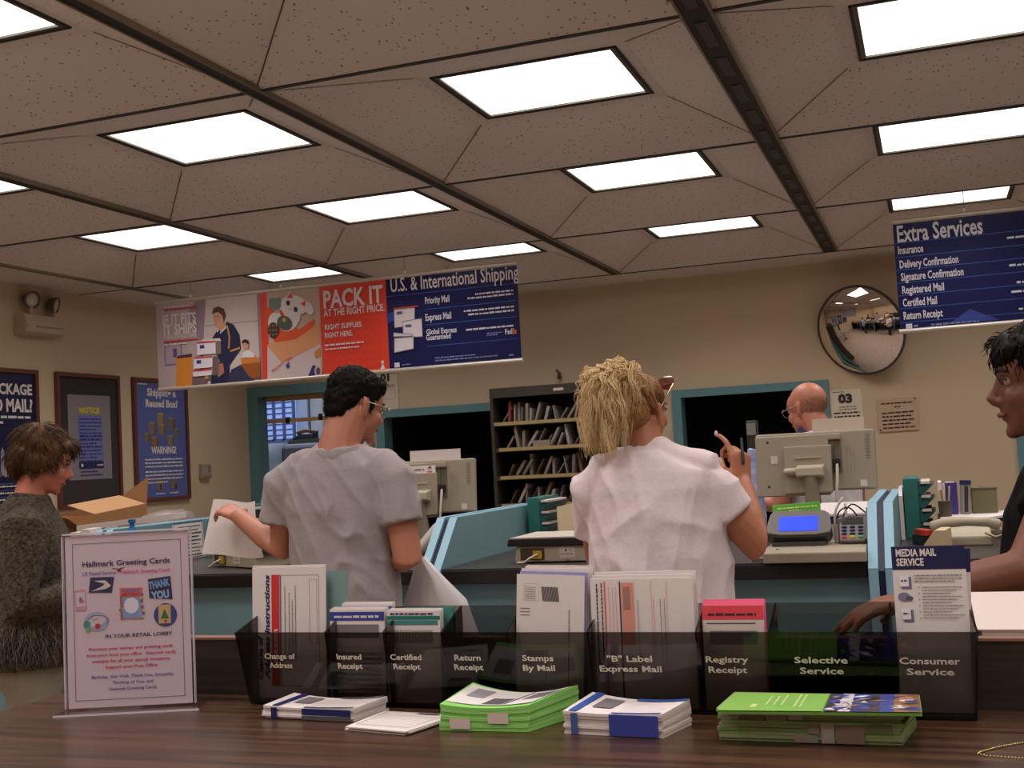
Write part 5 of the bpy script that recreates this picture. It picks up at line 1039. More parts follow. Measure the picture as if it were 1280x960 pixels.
t = thing('letter_tray', 'black letter tray with white papers above the telephone', 'letter tray', (-0.008, 4.78, 1.048)); bm = B(); box(bm, 0, 0, 0.018, 0.34, 0.30, 0.03); box(bm, 0, 0, 0.0305, 0.006, 0.30, 0.036); box(bm, 0.334, 0, 0.0305, 0.34, 0.30, 0.036); 
for (x, y) in ((0.0, 0.0), (0.325, 0.0), (0.0, 0.285), (0.325, 0.285)): box(bm, x, y, -0.048, x + 0.015, y + 0.015, 0.018)
obj('tray', bm, flat(40, 36, 56), t)
bm = B(); n_ = 10; top = []
for k in range(n_ + 1): u = k / n_; top.append(((0.01 + u * 0.31, -0.008, 0.037 + 0.012 * max(0, u - .6) / .4 + .002 * math.sin(u * 9)), (0.012 + u * 0.31, 0.28, 0.037 + 0.004 * u)))
for a, b2 in zip(top, top[1:]): quad(bm, a[0], b2[0], b2[1], a[1])
bmesh.ops.remove_doubles(bm, verts=bm.verts[:], dist=1e-5); bmesh.ops.solidify(bm, geom=bm.faces[:], thickness=0.008); obj('papers', bm, WHITE, t)
t = thing('telephone', 'beige desk telephone with handset under the letter tray at the right', 'telephone', (-0.01, 4.52, 1.0), 0.0)
bm = B(); prism(bm, [(0, 0, 0), (0, 0, 0.03), (0, 0.18, 0.065), (0, 0.18, 0)], (0.18, 0, 0)); obj('body', bm, BEIGE2, t, bevel=0.006)
bm = B(); tube(bm, [(-0.015, 0.0, 0.072), (0.02, 0.0, 0.083), (0.10, 0.0, 0.086), (0.17, 0.0, 0.083), (0.20, 0.0, 0.072)], [(0.012, 0.02), (0.012, 0.018), (0.010, 0.015), (0.012, 0.018), (0.012, 0.02)], 12); obj('handset', bm, BEIGE2, t, smooth=60)
bm = B(); tube(bm, [(0.20, 0.0, 0.07), (0.22, -0.01, 0.04), (0.19, -0.02, 0.03), (0.16, -0.01, 0.045)], 0.005, 7); obj('cord', bm, BEIGE2, t, smooth=60)
t = thing('card_file', 'cream slanted card file box in front of the telephone', 'file box', (-0.075, 4.36, 1.0), -0.15); bm = B(); prism(bm, [(0, 0, 0), (0.055, 0, 0.072), (0.09, 0, 0.072), (0.09, 0, 0)], (0, 0.14, 0)); obj('box', bm, mat('cream_card_box', (212, 186, 150), 0.6), t, bevel=0.002)
t = thing('red_stapler', 'small red and white stapler between the rack and the telephone', 'stapler', (-0.06, 4.60, 1.03), 0.4); bm = B(); box(bm, -0.02, -0.05, -0.03, 0.02, 0.06, 0.005); obj('base', bm, BLACK, t); bm = B(); prism(bm, [(-0.018, -0.05, 0.006), (0.018, -0.05, 0.006), (0.014, -0.05, 0.028), (-0.014, -0.05, 0.028)], (0, 0.10, 0)); obj('arm', bm, flat(200, 60, 40), t, bevel=0.002)
t = thing('white_folder', 'white folder standing between the rightmost divider and the teal rack', 'folder', (-0.146, 4.85, 1.0), 0); bm = B(); prism(bm, [(0, 0, 0), (0, 0, 0.17), (0, 0.10, 0.20), (0, 0.25, 0.20), (0, 0.25, 0)], (0.014, 0, 0)); obj('folder', bm, WHITE, t)
# left station: notice sheet, spray bottle, papers, parcel
t = thing('counter_notice', 'white notice sheet with black text propped on the divider beside the greeting card sign', 'notice', (-3.36, 4.66, 1.002), PI / 2, rot=(-0.06, 0, PI / 2))
bm = B(); box(bm, 0, -0.002, 0, 0.24, 0, 0.18); obj('sheet', bm, WHITE, t); s = Sheet(t, eps=0.0008, base=-0.002); s.frame('border', INK, 0.008, 0.004, 0.232, 0.174, 0.003)
for k in range(9): s.scrib('lettering', INK, 0.02 + 0.02 * (k in (0, 5)), 0.150 - k * .017, 0.22 - 0.02 * (k % 2), .007 if k in (2, 3, 4, 8) else .005, seed=k)
s.done()
t = thing('spray_bottle', 'small bright blue bottle beside the greeting card sign', 'bottle', (-3.30, 4.28, 1.0)); bm = B(); lathe(bm, [(0.026, 0), (0.028, 0.01), (0.028, 0.15), (0.012, 0.185), (0.012, 0.19)], (0, 0, 0), 16); obj('body', bm, mat('cyan_plastic', (40, 130, 190), 0.2), t, smooth=50); bm = B(); lathe(bm, [(0.010, 0.19), (0.010, 0.203), (0.016, 0.204), (0.016, 0.220)], (0, 0, 0), 14); obj('cap', bm, mat('cyan_cap', (30, 110, 170), 0.3), t, smooth=50)
# open cardboard box, on the far left counter
CB = mat('cardboard', (176, 128, 82), 0.8, var=0.05, scale=20); CBI = mat('cardboard_inside', (150, 106, 66), 0.85)
t = thing('cardboard_box', 'open brown cardboard box on the counter left of the divider', 'cardboard box', (-4.27, 4.86, 1.0), 0.0, rot=(0.07, 0, 0.03))
w_, d_, h_ = 0.30, 0.44, 0.225
bm = B(); e = 0.004
box(bm, 0, 0, 0.0, w_, d_, e); box(bm, 0, 0, e, e, d_, h_); box(bm, w_ - e, 0, e, w_, d_, h_); obj('walls', bm, CB, t)
bm = B(); box(bm, e, 0, e, w_ - e, e, h_ - 0.002); box(bm, e, d_ - e, e, w_ - e, d_, h_ - 0.002); obj('end_walls', bm, CB, t)
bm = B(); prism(bm, [(w_, 0.01, h_), (w_, d_ - 0.01, h_), (w_ - 0.16, d_ - 0.01, h_ + 0.05), (w_ - 0.16, 0.01, h_ + 0.05)], (0, 0, 0.004)); obj('top_flap', bm, mat('cardboard_flap', (190, 144, 98), 0.8), t)
bm = B(); prism(bm, [(w_, -0.001, h_ - 0.12), (0.0, -0.001, h_), (-0.02, -0.10, h_ + 0.06), (w_ - 0.06, -0.12, h_ - 0.0)], (0, 0.004, 0.003)); obj('front_flap', bm, CBI, t)
bm = B(); prism(bm, [(w_, d_, h_), (0.06, d_, h_), (w_ - 0.02, d_ + 0.06, h_ + 0.14)], (0, 0.004, 0.0)); obj('rear_flap', bm, CBI, t)
bm = B(); box(bm, w_ + 0.0005, 0.08, 0.10, w_ + 0.0015, 0.18, 0.17); obj('address_label', bm, WHITE, t)
t = thing('mailing_bag', 'crumpled grey plastic mailing bag right of the cardboard box', 'mailing bag', (-3.64, 4.84, 1.012), 0.0)
bm = B(); loft(bm, [(0, 0.12, 0.0, 0.13, 0.17), (0, 0.13, 0.08, 0.14, 0.17), (0.01, 0.13, 0.15, 0.13, 0.16), (0.02, 0.13, 0.195, 0.10, 0.12), (0.03, 0.14, 0.215, 0.05, 0.07)], 20, power=3)
for v in bm.verts: v.co += Vector(noise.noise_vector(v.co * 14)) * 0.012
obj('bag', bm, mat('grey_mailer', (140, 122, 116), 0.4), t, smooth=40)
t = thing('white_board_strip', 'long pale cardboard strip leaning on the cardboard box', 'strip', (-3.83, 4.56, 1.0), 0, rot=(0, 0, -0.9)); bm = B(); prism(bm, [(0, 0, 0), (0, 0.02, 0), (0, 0.03, 0.165), (0, 0.5, 0.195), (0, 0.5, 0.22), (0.0, 0.0, 0.188)], (0.008, 0, 0)); obj('strip', bm, PAPER2, t)
t = thing('stapler', 'dark stapler on the left counter beside the cardboard box label', 'stapler', (-3.90, 4.30, 1.0), 0.5); bm = B(); box(bm, -0.02, -0.08, 0, 0.02, 0.08, 0.012); obj('base', bm, BLACK, t); bm = B(); prism(bm, [(-0.017, -0.085, 0.03), (-0.017, 0.08, 0.013), (-0.017, 0.08, 0.05), (-0.017, -0.06, 0.06)], (0.034, 0, 0)); obj('arm', bm, flat(48, 40, 60), t, bevel=0.003)
t = thing('paper_bundle', 'bundle of white papers standing in a dark sorter left of the divider', 'paper sorter', (-3.62, 4.36, 1.0), 0.3); bm = B(); box(bm, -0.14, 0, 0, 0.10, 0.16, 0.12); obj('sorter', bm, flat(44, 38, 48), t, bevel=0.004)
for k in range(4): bm = B(); box(bm, -0.12 + k * 0.05, 0.01, 0.1205, -0.10 + k * 0.05 + .02, 0.15, 0.155 + 0.012 * (k % 3)); obj('papers', bm, (WHITE, PAPER2)[k % 2], t)
# rails with clips inside the left opening
RAIL = mat('wood_rail', (190, 150, 104), 0.6, var=0.06)
t = thing('clip_rail', 'upper wooden rail with clipped cards in the left opening', 'rail', (-5.45, 8.94, 1.988), 0, 'wooden rails in the left opening'); bm = B(); box(bm, 0, 0, 0, 0.93, 0.02, 0.045); obj('rail', bm, RAIL, t)
for (u, z) in ((0.60, 0.04), (0.60, 0.0), (0.74, 0.01)): bm = B(); box(bm, u, -0.02, z - 0.02, u + 0.035, -0.0005, z + 0.035); obj('clip', bm, BLACK, t)
t = thing('clip_rail', 'lower wooden rail with clips in the left opening', 'rail', (-5.45, 8.94, 1.80), 0, 'wooden rails in the left opening'); bm = B(); box(bm, 0, 0, 0, 0.93, 0.02, 0.032); obj('rail', bm, RAIL, t)
for (u, z) in ((0.20, 0.0), (0.52, 0.01)): bm = B(); box(bm, u, -0.02, z - 0.01, u + 0.03, -0.0005, z + 0.045); obj('clip', bm, BLACK, t)
bm = B(); box(bm, -4.89, 8.915, 1.845, -4.79, 8.918, 1.985); cd = tag(obj('hanging_card', bm, WHITE), 'white card with a red line clipped to the upper rail in the left opening', 'card')
s = Sheet(cd, eps=0.001, base=8.914); s.rect('red_line', flat(190, 40, 60), -4.87, 1.965, -4.82, 1.97); s.done()
bm = B(); box(bm, -4.89, 8.915, 1.70, -4.79, 8.918, 1.80); cd = tag(obj('hanging_card', bm, PAPER2), 'pale card with a dark figure hanging from the lower rail in the left opening', 'card')
s = Sheet(cd, eps=0.001, base=8.914); s.oval('figure', flat(80, 76, 84), -4.84, 1.755, .028, .03); s.done()
t = thing('office_sill', 'grey blue sill with small office items behind the left opening', 'sill', (-5.40, 9.2, 0)); bm = B(); box(bm, 0, 0, 1.60, 0.92, 0.3, 1.655); obj('sill', bm, mat('office_sill_grey', (120, 140, 150), 0.6), t); bm = B(); box(bm, 0, 0.02, 0, 0.92, 0.28, 1.60); obj('panel', bm, mat('office_cream_panel', (188, 178, 158), 0.7), t)
t = thing('desk_phone', 'dark office phone on the sill behind the left opening', 'telephone', (-5.33, 9.22, 1.655)); bm = B(); prism(bm, [(0, 0, 0), (0, 0, 0.03), (0, 0.12, 0.075), (0, 0.12, 0)], (0.16, 0, 0)); obj('body', bm, flat(70, 80, 110), t, bevel=0.004); bm = B(); tube(bm, [(0.0, 0.04, 0.06), (0.08, 0.04, 0.075), (0.16, 0.04, 0.06)], 0.016, 10); obj('handset', bm, flat(150, 120, 80), t, smooth=50)
t = thing('blue_chair_back', 'blue grey chair back behind the left shoulder of the man in grey', 'chair', (-4.30, 7.6, 0), 0.0)
bm = B(); box(bm, -0.22, 0, 1.02, 0.24, 0.06, 1.58); obj('backrest', bm, mat('chair_blue_grey', (112, 122, 150), 0.8, bump=0.2, bscale=120), t, bevel=0.03); bm = B(); box(bm, -0.235, 0.01, 1.0, 0.255, 0.075, 1.565); obj('shell', bm, flat(36, 38, 60), t, bevel=0.03); bm = B(); box(bm, -0.22, -0.42, 0.66, 0.24, 0.02, 0.74); obj('seat', bm, MATS['chair_blue_grey'], t, bevel=0.03)
bm = B(); tube(bm, [(0.01, -0.2, 0.06), (0.01, -0.2, 0.66)], 0.03, 10, caps='flat'); obj('post', bm, BLACK, t)
for k in range(5): a = k * 2 * PI / 5; bm = B(); tube(bm, [(0.01, -0.2, 0.07), (0.01 + 0.27 * math.cos(a), -0.2 + 0.27 * math.sin(a), 0.03)], [0.022, 0.016], 8); obj('leg', bm, BLACK, t)
# dark scanner tower and blue bag left of the right monitor
t = thing('scanner_stand', 'dark upright scanner stand left of the monitor in front of the bald clerk', 'scanner stand', (-0.715, 4.98, 1.0)); bm = B(); box(bm, -0.022, 0, 0.02, 0.022, 0.05, 0.50); obj('column', bm, mat('tower_dark', (46, 48, 48), 0.4), t, bevel=0.006); bm = B(); box(bm, -0.05, -0.03, 0, 0.05, 0.08, 0.019); obj('base', bm, BLACK, t); bm = B(); box(bm, -0.020, -0.004, 0.44, 0.018, -0.0005, 0.49); obj('head_plate', bm, mat('tower_grey', (130, 128, 122), 0.4), t)
t = thing('blue_bag', 'crumpled blue and white bag below the dark scanner stand', 'bag', (-0.705, 4.90, 1.0)); bm = B(); loft(bm, [(0, 0, 0.0, 0.03, 0.03), (0, 0, 0.1, 0.04, 0.035), (0, 0, 0.28, 0.032, 0.03), (0, 0, 0.38, 0.022, 0.02)], 14)
for v in bm.verts: v.co += Vector(noise.noise_vector(v.co * 30)) * 0.012
obj('bag', bm, mat('blue_bag_film', (96, 120, 190), 0.4, rgb2=(200, 204, 226), scale=22), t, smooth=40)
# papers behind blonde woman's left side
t = thing('file_holder', 'cream file holder with yellow folder beside the teal rack left of the blonde woman', 'file holder', (-1.60, 5.02, 1.0)); bm = B(); prism(bm, [(0.0, 0, 0), (0.0, 0, 0.17), (0.24, 0, 0.215), (0.24, 0, 0)], (0, 0.012, 0)); obj('back_sheet', bm, mat('cream_file', (226, 206, 166), 0.7), t); bm = B(); prism(bm, [(0.06, -0.03, 0), (0.09, -0.03, 0.10), (0.13, -0.03, 0.10), (0.12, -0.03, 0)], (0, 0.01, 0)); obj('yellow_folder', bm, mat('yellow_card', (206, 176, 50), 0.7), t); bm = B(); box(bm, 0.17, -0.006, 0.02, 0.24, -0.0005, 0.195); obj('navy_frame', bm, flat(44, 48, 110), t); bm = B(); prism(bm, [(0.10, -0.05, 0), (0.125, -0.05, 0.11), (0.24, -0.05, 0.12), (0.24, -0.05, 0)], (0, 0.006, 0)); obj('grey_sheet', bm, mat('lilac_sheet', (176, 160, 166), 0.7), t)
t = thing('hand_scanner', 'pale grey hand scanner on the counter just left of the middle divider', 'scanner', (-1.99, 4.42, 1.0), 0.3); bm = B(); tube(bm, [(-0.06, 0, 0.03), (0.0, 0.0, 0.05), (0.07, 0, 0.12)], [0.022, 0.03, 0.034], 12); obj('body', bm, mat('scanner_pale', (186, 176, 170), 0.3), t, smooth=60); bm = B(); box(bm, -0.10, -0.05, 0, 0.02, 0.05, 0.012); obj('cradle', bm, flat(50, 52, 80), t)
t = thing('key_pad', 'small dark keypad with green key behind the elbow of the man in grey', 'keypad', (-2.02, 4.25, 1.0), 0.2); bm = B(); prism(bm, [(-0.04, -0.05, 0), (0.04, -0.05, 0), (0.04, -0.05, 0.02), (-0.04, -0.05, 0.02)], (0, 0.11, 0.02)); obj('body', bm, mat('reader_grey', (0, 0, 0)), t, bevel=0.004)
for k in range(6): bm = B(); box(bm, -0.03 + 0.022 * (k % 3), -0.03 + 0.03 * (k // 3), 0.029 + 0.0055 * (k // 3), -0.014 + 0.022 * (k % 3), -0.012 + 0.03 * (k // 3), 0.036 + 0.0055 * (k // 3)); obj('key', bm, flat(*((44, 48, 90), (60, 160, 90))[k == 5]), t)

# ------------------------------------------------------------------ PEOPLE
def grow(name, bm, m, parent, voxel=0.007, smooth=4, disp=None, label=None):
    """closed overlapping volumes -> one continuous skin"""
    me = bpy.data.meshes.new('tmp'); bm.to_mesh(me); bm.free()
    o = bpy.data.objects.new('tmp', me); COL.objects.link(o)
    r_ = o.modifiers.new('r', 'REMESH'); r_.mode = 'VOXEL'; r_.voxel_size = voxel; r_.adaptivity = 0.0
    if smooth: s_ = o.modifiers.new('s', 'SMOOTH'); s_.factor = 0.5; s_.iterations = smooth
    dg = bpy.context.evaluated_depsgraph_get()
    nm = bpy.data.meshes.new_from_object(o.evaluated_get(dg)); nm.name = name
    bpy.data.objects.remove(o); bpy.data.meshes.remove(me)
    if disp:
        ns = [v.normal.copy() for v in nm.vertices]
        for v, n_ in zip(nm.vertices, ns): v.co += n_ * disp(v.co, n_)
    for p in nm.polygons: p.use_smooth = True
    nm.materials.clear(); nm.materials.append(m)
    q = bpy.data.objects.new(name, nm); COL.objects.link(q); q.parent = parent
    if label: q['label'] = label
    return q
def strand_obj(name, paths, m, parent, r=0.0014, taper=True):
    cu = bpy.data.curves.new(name, 'CURVE'); cu.dimensions = '3D'; cu.bevel_depth = r; cu.bevel_resolution = 0; cu.use_fill_caps = False
    for P in paths:
        sp = cu.splines.new('POLY'); sp.points.add(len(P) - 1)
        for i, p in enumerate(P):
            sp.points[i].co = (*p, 1); sp.points[i].radius = (1.0 - 0.75 * (i / (len(P) - 1)) ** 2) if taper else 1.0
    o = bpy.data.objects.new('tmp', cu); COL.objects.link(o); me = bpy.data.meshes.new_from_object(o.evaluated_get(bpy.context.evaluated_depsgraph_get())); me.name = name
    bpy.data.objects.remove(o); bpy.data.curves.remove(cu); me.materials.clear(); me.materials.append(m)
    for p in me.polygons: p.use_smooth = True
    o = bpy.data.objects.new(name, me); COL.objects.link(o); o.parent = parent; return o
def hair_mat(name, c1, c2, rough=0.55, spec=0.3):
    m = bpy.data.materials.new(name); m.use_nodes = True; nt = m.node_tree; N = nt.nodes; L = nt.links; p = N['Principled BSDF']; p.inputs['Roughness'].default_value = rough; p.inputs['Specular IOR Level'].default_value = spec
    g = N.new('ShaderNodeNewGeometry'); tc = N.new('ShaderNodeTexCoord'); no = N.new('ShaderNodeTexNoise'); no.inputs['Scale'].default_value = 60; L.new(tc.outputs['Object'], no.inputs['Vector'])
    a = N.new('ShaderNodeMath'); a.operation = 'MULTIPLY_ADD'; L.new(g.outputs['Random Per Island'], a.inputs[0]); a.inputs[1].default_value = 0.6; mu = N.new('ShaderNodeMath'); mu.operation = 'MULTIPLY'; L.new(no.outputs['Fac'], mu.inputs[0]); mu.inputs[1].default_value = 0.5; L.new(mu.outputs[0], a.inputs[2])
    r = N.new('ShaderNodeValToRGB'); L.new(a.outputs[0], r.inputs[0]); r.color_ramp.elements[0].position = 0.2; r.color_ramp.elements[1].position = 0.8; r.color_ramp.elements[0].color = lin(*c1); r.color_ramp.elements[1].color = lin(*c2); L.new(r.outputs[0], p.inputs['Base Color'])
    MATS[name] = m; return m
def cloth(name, rgb, rgb2=None, rough=0.85, bump=0.25, bscale=14, var=0.04, scale=120, sheen=0.1):
    return mat(name, rgb, rough, var=0 if rgb2 else var, rgb2=rgb2, scale=scale, bump=bump, bscale=bscale, sheen=sheen, spec=0.15, bdist=0.03)
def rotm(yaw=0.0, pitch=0.0, roll=0.0): return Matrix.Rotation(yaw, 4, 'Z') @ Matrix.Rotation(pitch, 4, 'X') @ Matrix.Rotation(roll, 4, 'Y')
def head_shape(bm, M, s=1.0, female=False, jaw=1.0):
    """head centred between the ears, facing +y"""
    def E(c, r, R=None): 
        T = M @ Matrix.Translation(Vector(c) * s)
        Q = T @ (R if R is not None else Matrix.Identity(4)) @ Matrix.Diagonal((r[0] * s, r[1] * s, r[2] * s, 1))
        bmesh.ops.create_uvsphere(bm, u_segments=20, v_segments=14, radius=1.0, matrix=Q)
    def TB(pts, rad): tube(bm, [M @ (Vector(p) * s) for p in pts], [r * s for r in rad], 10)
    E((0, -0.018, 0.035), (0.075, 0.096, 0.084)); E((0, 0.045, 0.03), (0.060, 0.048, 0.058)); E((0, 0.036, -0.036), (0.058, 0.058, 0.075))
    E((0, 0.045, -0.082), (0.042 * jaw, 0.042, 0.032)); E((0, 0.077, -0.100), (0.018, 0.016, 0.016)); E((0, 0.02, -0.06), (0.058 * jaw, 0.05, 0.045))
    TB([(0, 0.088, 0.016), (0, 0.098, -0.006), (0, 0.112, -0.028), (0, 0.104, -0.036)], [0.008, 0.009, 0.0125, 0.010]); 
    for x in (-1, 1): E((x * 0.011, 0.099, -0.036), (0.008, 0.009, 0.007))
    E((0, 0.086, -0.058), (0.022, 0.013, 0.0065)); E((0, 0.085, -0.070), (0.019, 0.013, 0.0065))
    E((0, 0.082, 0.024), (0.046, 0.012, 0.009))
    for x in (-1, 1):
        E((x * 0.034, 0.064, -0.030), (0.024, 0.024, 0.026))
        R = Matrix.Rotation(x * 0.35, 4, 'Z') @ Matrix.Rotation(-0.15, 4, 'X')
        E((x * 0.076, -0.008, -0.008), (0.007, 0.019, 0.031), R); E((x * 0.080, -0.018, 0.004), (0.006, 0.010, 0.022), R); E((x * 0.075, 0.0, -0.036), (0.006, 0.008, 0.010), R)
def face_parts(t, M, s, lipc=(150, 76, 70), browc=(50, 36, 30)):
    def P(p): return M @ (Vector(p) * s)
    for x in (-1, 1):
        bm = B(); bmesh.ops.create_uvsphere(bm, u_segments=14, v_segments=10, radius=0.0108 * s, matrix=Matrix.Translation(P((x * 0.032, 0.0758, 0.006)))); e = obj('eye', bm, mat('eye_white', (176, 160, 148), 0.25), t, smooth=180)
        bm = B(); bmesh.ops.create_uvsphere(bm, u_segments=12, v_segments=8, radius=0.0066 * s, matrix=Matrix.Translation(P((x * 0.0325, 0.0812, 0.0045)))); obj('iris', bm, mat('iris_dark', (44, 30, 24), 0.2), e, smooth=180)
        bm = B(); tube(bm, [P((x * 0.018, 0.091, 0.0135)), P((x * 0.033, 0.0895, 0.0145)), P((x * 0.046, 0.079, 0.009))], [0.0034 * s] * 3, 6); obj('eyelid', bm, mat('lid_dark', (70, 44, 36), 0.6), t, smooth=180)
        bm = B(); tube(bm, [P((x * 0.016, 0.0955, 0.026)), P((x * 0.034, 0.0905, 0.031)), P((x * 0.050, 0.076, 0.026))], [(0.002 * s, 0.004 * s)] * 3, 6); obj('eyebrow', bm, flat(*browc), t, smooth=180)
    bm = B(); tube(bm, [P((-0.021, 0.091, -0.0635)), P((0, 0.0995, -0.063)), P((0.021, 0.091, -0.0635))], [(0.003 * s, 0.004 * s), (0.0045 * s, 0.006 * s), (0.003 * s, 0.004 * s)], 8); obj('lips', bm, mat('lips_%d' % lipc[0], lipc, 0.4), t, smooth=180)
def hand_shape(bm, wrist, d, n_, thumb, curl=(0.5, 0.5, 0.5, 0.5), s=1.0, tcurl=0.4, spread=0.06):
    """d wrist->knuckles, n_ palm normal (fingers bend towards it), thumb = side of the thumb"""
    w_ = Vector(wrist); d = Vector(d).normalized(); n_ = Vector(n_); n_ = (n_ - d * n_.dot(d)).normalized()
    th = Vector(thumb); th = (th - d * th.dot(d) - n_ * th.dot(n_)).normalized()
    offs = (0.030, 0.010, -0.010, -0.028); L1 = (0.043, 0.047, 0.043, 0.034); L2 = (0.026, 0.030, 0.027, 0.020); L3 = (0.021, 0.023, 0.021, 0.018); KN = (0.086, 0.090, 0.086, 0.078)
    tips = []
    for k in range(4):
        kn = w_ + d * KN[k] * s + th * offs[k] * s
        tube(bm, [w_ + d * 0.004 * s + th * offs[k] * 0.55 * s, kn], [0.014 * s, 0.0115 * s], 8)
        c = curl[k]; a = 0.0; p = kn; pts = [kn]; ax = th.cross(d)
        base = (d + th * (offs[k] / 0.03) * spread).normalized()
        for Ls, f in ((L1[k], 0.9), (L2[k], 1.1), (L3[k], 0.8)):
            a += c * f; p = p + (base * math.cos(a) + n_ * math.sin(a)) * Ls * s; pts.append(p)
        tube(bm, pts, [0.0100 * s, 0.0090 * s, 0.0082 * s, 0.0070 * s], 8); tips.append(pts[-1])
    b0 = w_ + d * 0.022 * s + th * 0.022 * s + n_ * 0.006 * s
    t1 = b0 + (d * 0.55 + th * 0.75 + n_ * 0.25).normalized() * 0.042 * s; t2 = t1 + (d * 0.8 + th * (0.35 - tcurl) + n_ * (0.2 + tcurl * 0.6)).normalized() * 0.032 * s; t3 = t2 + (d * 0.8 + th * (0.1 - tcurl) + n_ * (0.2 + tcurl)).normalized() * 0.024 * s
    tube(bm, [b0, t1, t2, t3], [0.0150 * s, 0.0120 * s, 0.0105 * s, 0.0085 * s], 8)
    return tips
def limb(bm, pts, rad, seg=14): tube(bm, pts, rad, seg)
def folds(A, sx=7, sz=9, tw=0.0, cuff=None, seed=0.0):
    def f(co, n_):
        p = Vector((co.x * sx + seed, co.y * sx, co.z * sz))
        q = Vector((co.x * sx * 1.5 + co.z * (3 + tw) + seed, co.y * sx * 1.5, co.z * sz * 0.8 - abs(co.x) * 9))
        fine = (1 - abs(noise.noise(q))) ** 5 - 0.25
        a = fine * 0.75 + noise.noise(p) * 0.5 + noise.noise(p * 2.1 + Vector((3, 7, 1))) * 0.35
        ridge = 1 - abs(noise.noise(Vector((co.x * sx * 0.9 + co.z * tw, co.y * sx * 0.9 + seed, co.z * sz * 0.55 - co.x * tw))))
        return A * (a + (ridge ** 3 - 0.45) * 0.9)
    return f
def legs(bm, hip_z=0.92, hw=0.095, foot_dir=(0, 1), r0=0.088, r1=0.055, r2=0.042, spread=0.02, kf=0.02):
    for x in (-1, 1):
        limb(bm, [(x * hw, 0, hip_z), (x * (hw + spread * .5), kf, hip_z * 0.53), (x * (hw + spread), -0.015, 0.09)], [r0, r1, r2])
def feet(t, hw, label=None, c=(46, 40, 38)):
    for x in (-1, 1):
        bm = B(); loft(bm, [(x * hw, 0.045, 0.0, 0.046, 0.135), (x * hw, 0.045, 0.03, 0.045, 0.132), (x * hw, 0.03, 0.06, 0.038, 0.10), (x * hw, -0.015, 0.10, 0.040, 0.055)], 20, power=2.3); obj('shoe', bm, flat(*c), t, smooth=50)

# ---------- man in the grey T-shirt
man = thing('person', 'man with black hair in a grey T-shirt seen from behind, laying down a paper', 'person', (-1.915, 3.60, 0), 0.10)
HM = Matrix.Translation((0.052, 0.048, 1.606)) @ rotm(-0.62, -0.30, 0.0)
def man_torso(bm, g):
    loft(bm, [(0, 0.0, 0.86, .170 + g, .125 + g), (0, 0.01, 0.95, .178 + g, .130 + g), (0, 0.015, 1.05, .180 + g, .132 + g), (0, 0.01, 1.15, .182 + g, .128 + g), (0, 0.0, 1.26, .190 + g, .122 + g), (0, -0.005, 1.34, .190 + g, .110 + g), (0, -0.012, 1.395, .165 + g, .092 + g), (0, -0.015, 1.435, .115 + g, .075 + g), (0, -0.012, 1.465, .074 + g, .068 + g)], 28, power=2.35)
RS, RE, RW = Vector((.192, -.01, 1.372)), Vector((.245, -.045, 1.085)), Vector((.10, .185, 1.07))
LS, LE, LW = Vector((-.192, -.01, 1.372)), Vector((-.240, .02, 1.125)), Vector((-.470, .165, 1.240))
bm = B(); man_torso(bm, -0.012); legs(bm, 0.90)
head_shape(bm, HM, 0.98)
limb(bm, [(0, -0.02, 1.42), (0.010, -0.004, 1.49), (0.036, 0.022, 1.58)], [0.078, 0.072, 0.068])
limb(bm, [(-.12, -0.02, 1.41), (0, -0.01, 1.475), (.12, -0.02, 1.41)], [0.03, 0.05, 0.03])
IN = lambda S: S + Vector((-S.x * .10, 0, -.025))
limb(bm, [IN(RS), RS.lerp(RE, .5), RE, RE.lerp(RW, .35), RW], [.052, .054, .049, .048, .031]); limb(bm, [IN(LS), LS.lerp(LE, .5), LE, LE.lerp(LW, .35), LW], [.052, .050, .043, .042, .030])
hand_shape(bm, RW, (-0.45, 0.85, 0.15), (-0.6, -0.2, -0.7), (-0.2, 0.1, 1.0), (0.55, 0.6, 0.65, 0.7))
hand_shape(bm, LW, (-0.80, 0.45, 0.30), (0.25, 0.2, -0.9), (0.35, 0.8, -0.2), (0.35, 0.4, 0.45, 0.5))
grow('body', bm, SKIN, man, 0.0062, 4)
face_parts(man, HM, 0.98)
GREYT = cloth('grey_tshirt', (162, 152, 152), bump=0.35, bscale=10)
bm = B(); man_torso(bm, 0.008); limb(bm, [(-.14, -0.015, 1.405), (-0.02, -0.012, 1.44), (.02, -0.012, 1.44), (.14, -0.015, 1.405)], [0.05, 0.058, 0.058, 0.05])
def sleeve(bm, S, E_, f0, f1, r0, r1, flare=0.0):
    a = S.lerp(E_, f0); b2 = S.lerp(E_, f1); ins = Vector((-S.x * 0.35, 0.0, 0.02)); tube(bm, [a + ins, S.lerp(E_, 0.12), S.lerp(E_, .35), b2], [r0 * .9, r0, (r0 + r1) / 2 + flare, r1 + flare], 20, caps='flat')
sleeve(bm, RS, RE, -0.02, 0.60, 0.082, 0.078); sleeve(bm, LS, LE, -0.02, 0.62, 0.080, 0.078)
grow('tshirt', bm, GREYT, man, 0.0072, 5, folds(0.0095, 6, 5, 4.0))
bm = B()
Mn = Matrix.Translation((0.006, -0.010, 1.466)) @ Matrix.Rotation(0.22, 4, 'X'); lathe(bm, [(0.096, -0.022), (0.094, 0.0), (0.089, 0.010), (0.083, 0.008), (0.084, -0.020)], (0, 0, 0), 28, Mn); obj('collar', bm, GREYT, man, smooth=60)
bm = B(); loft(bm, [(0, 0.0, 0.93, .156, .112), (0, 0.0, 0.88, .160, .115), (0, 0, 0.83, .168, .122), (0, 0, 0.78, .170, .124)], 24); 
for x in (-1, 1): tube(bm, [(x * .080, 0, .80), (x * .100, .02, .48), (x * .108, -.012, .06)], [.094, .070, .062], 16, caps='flat')
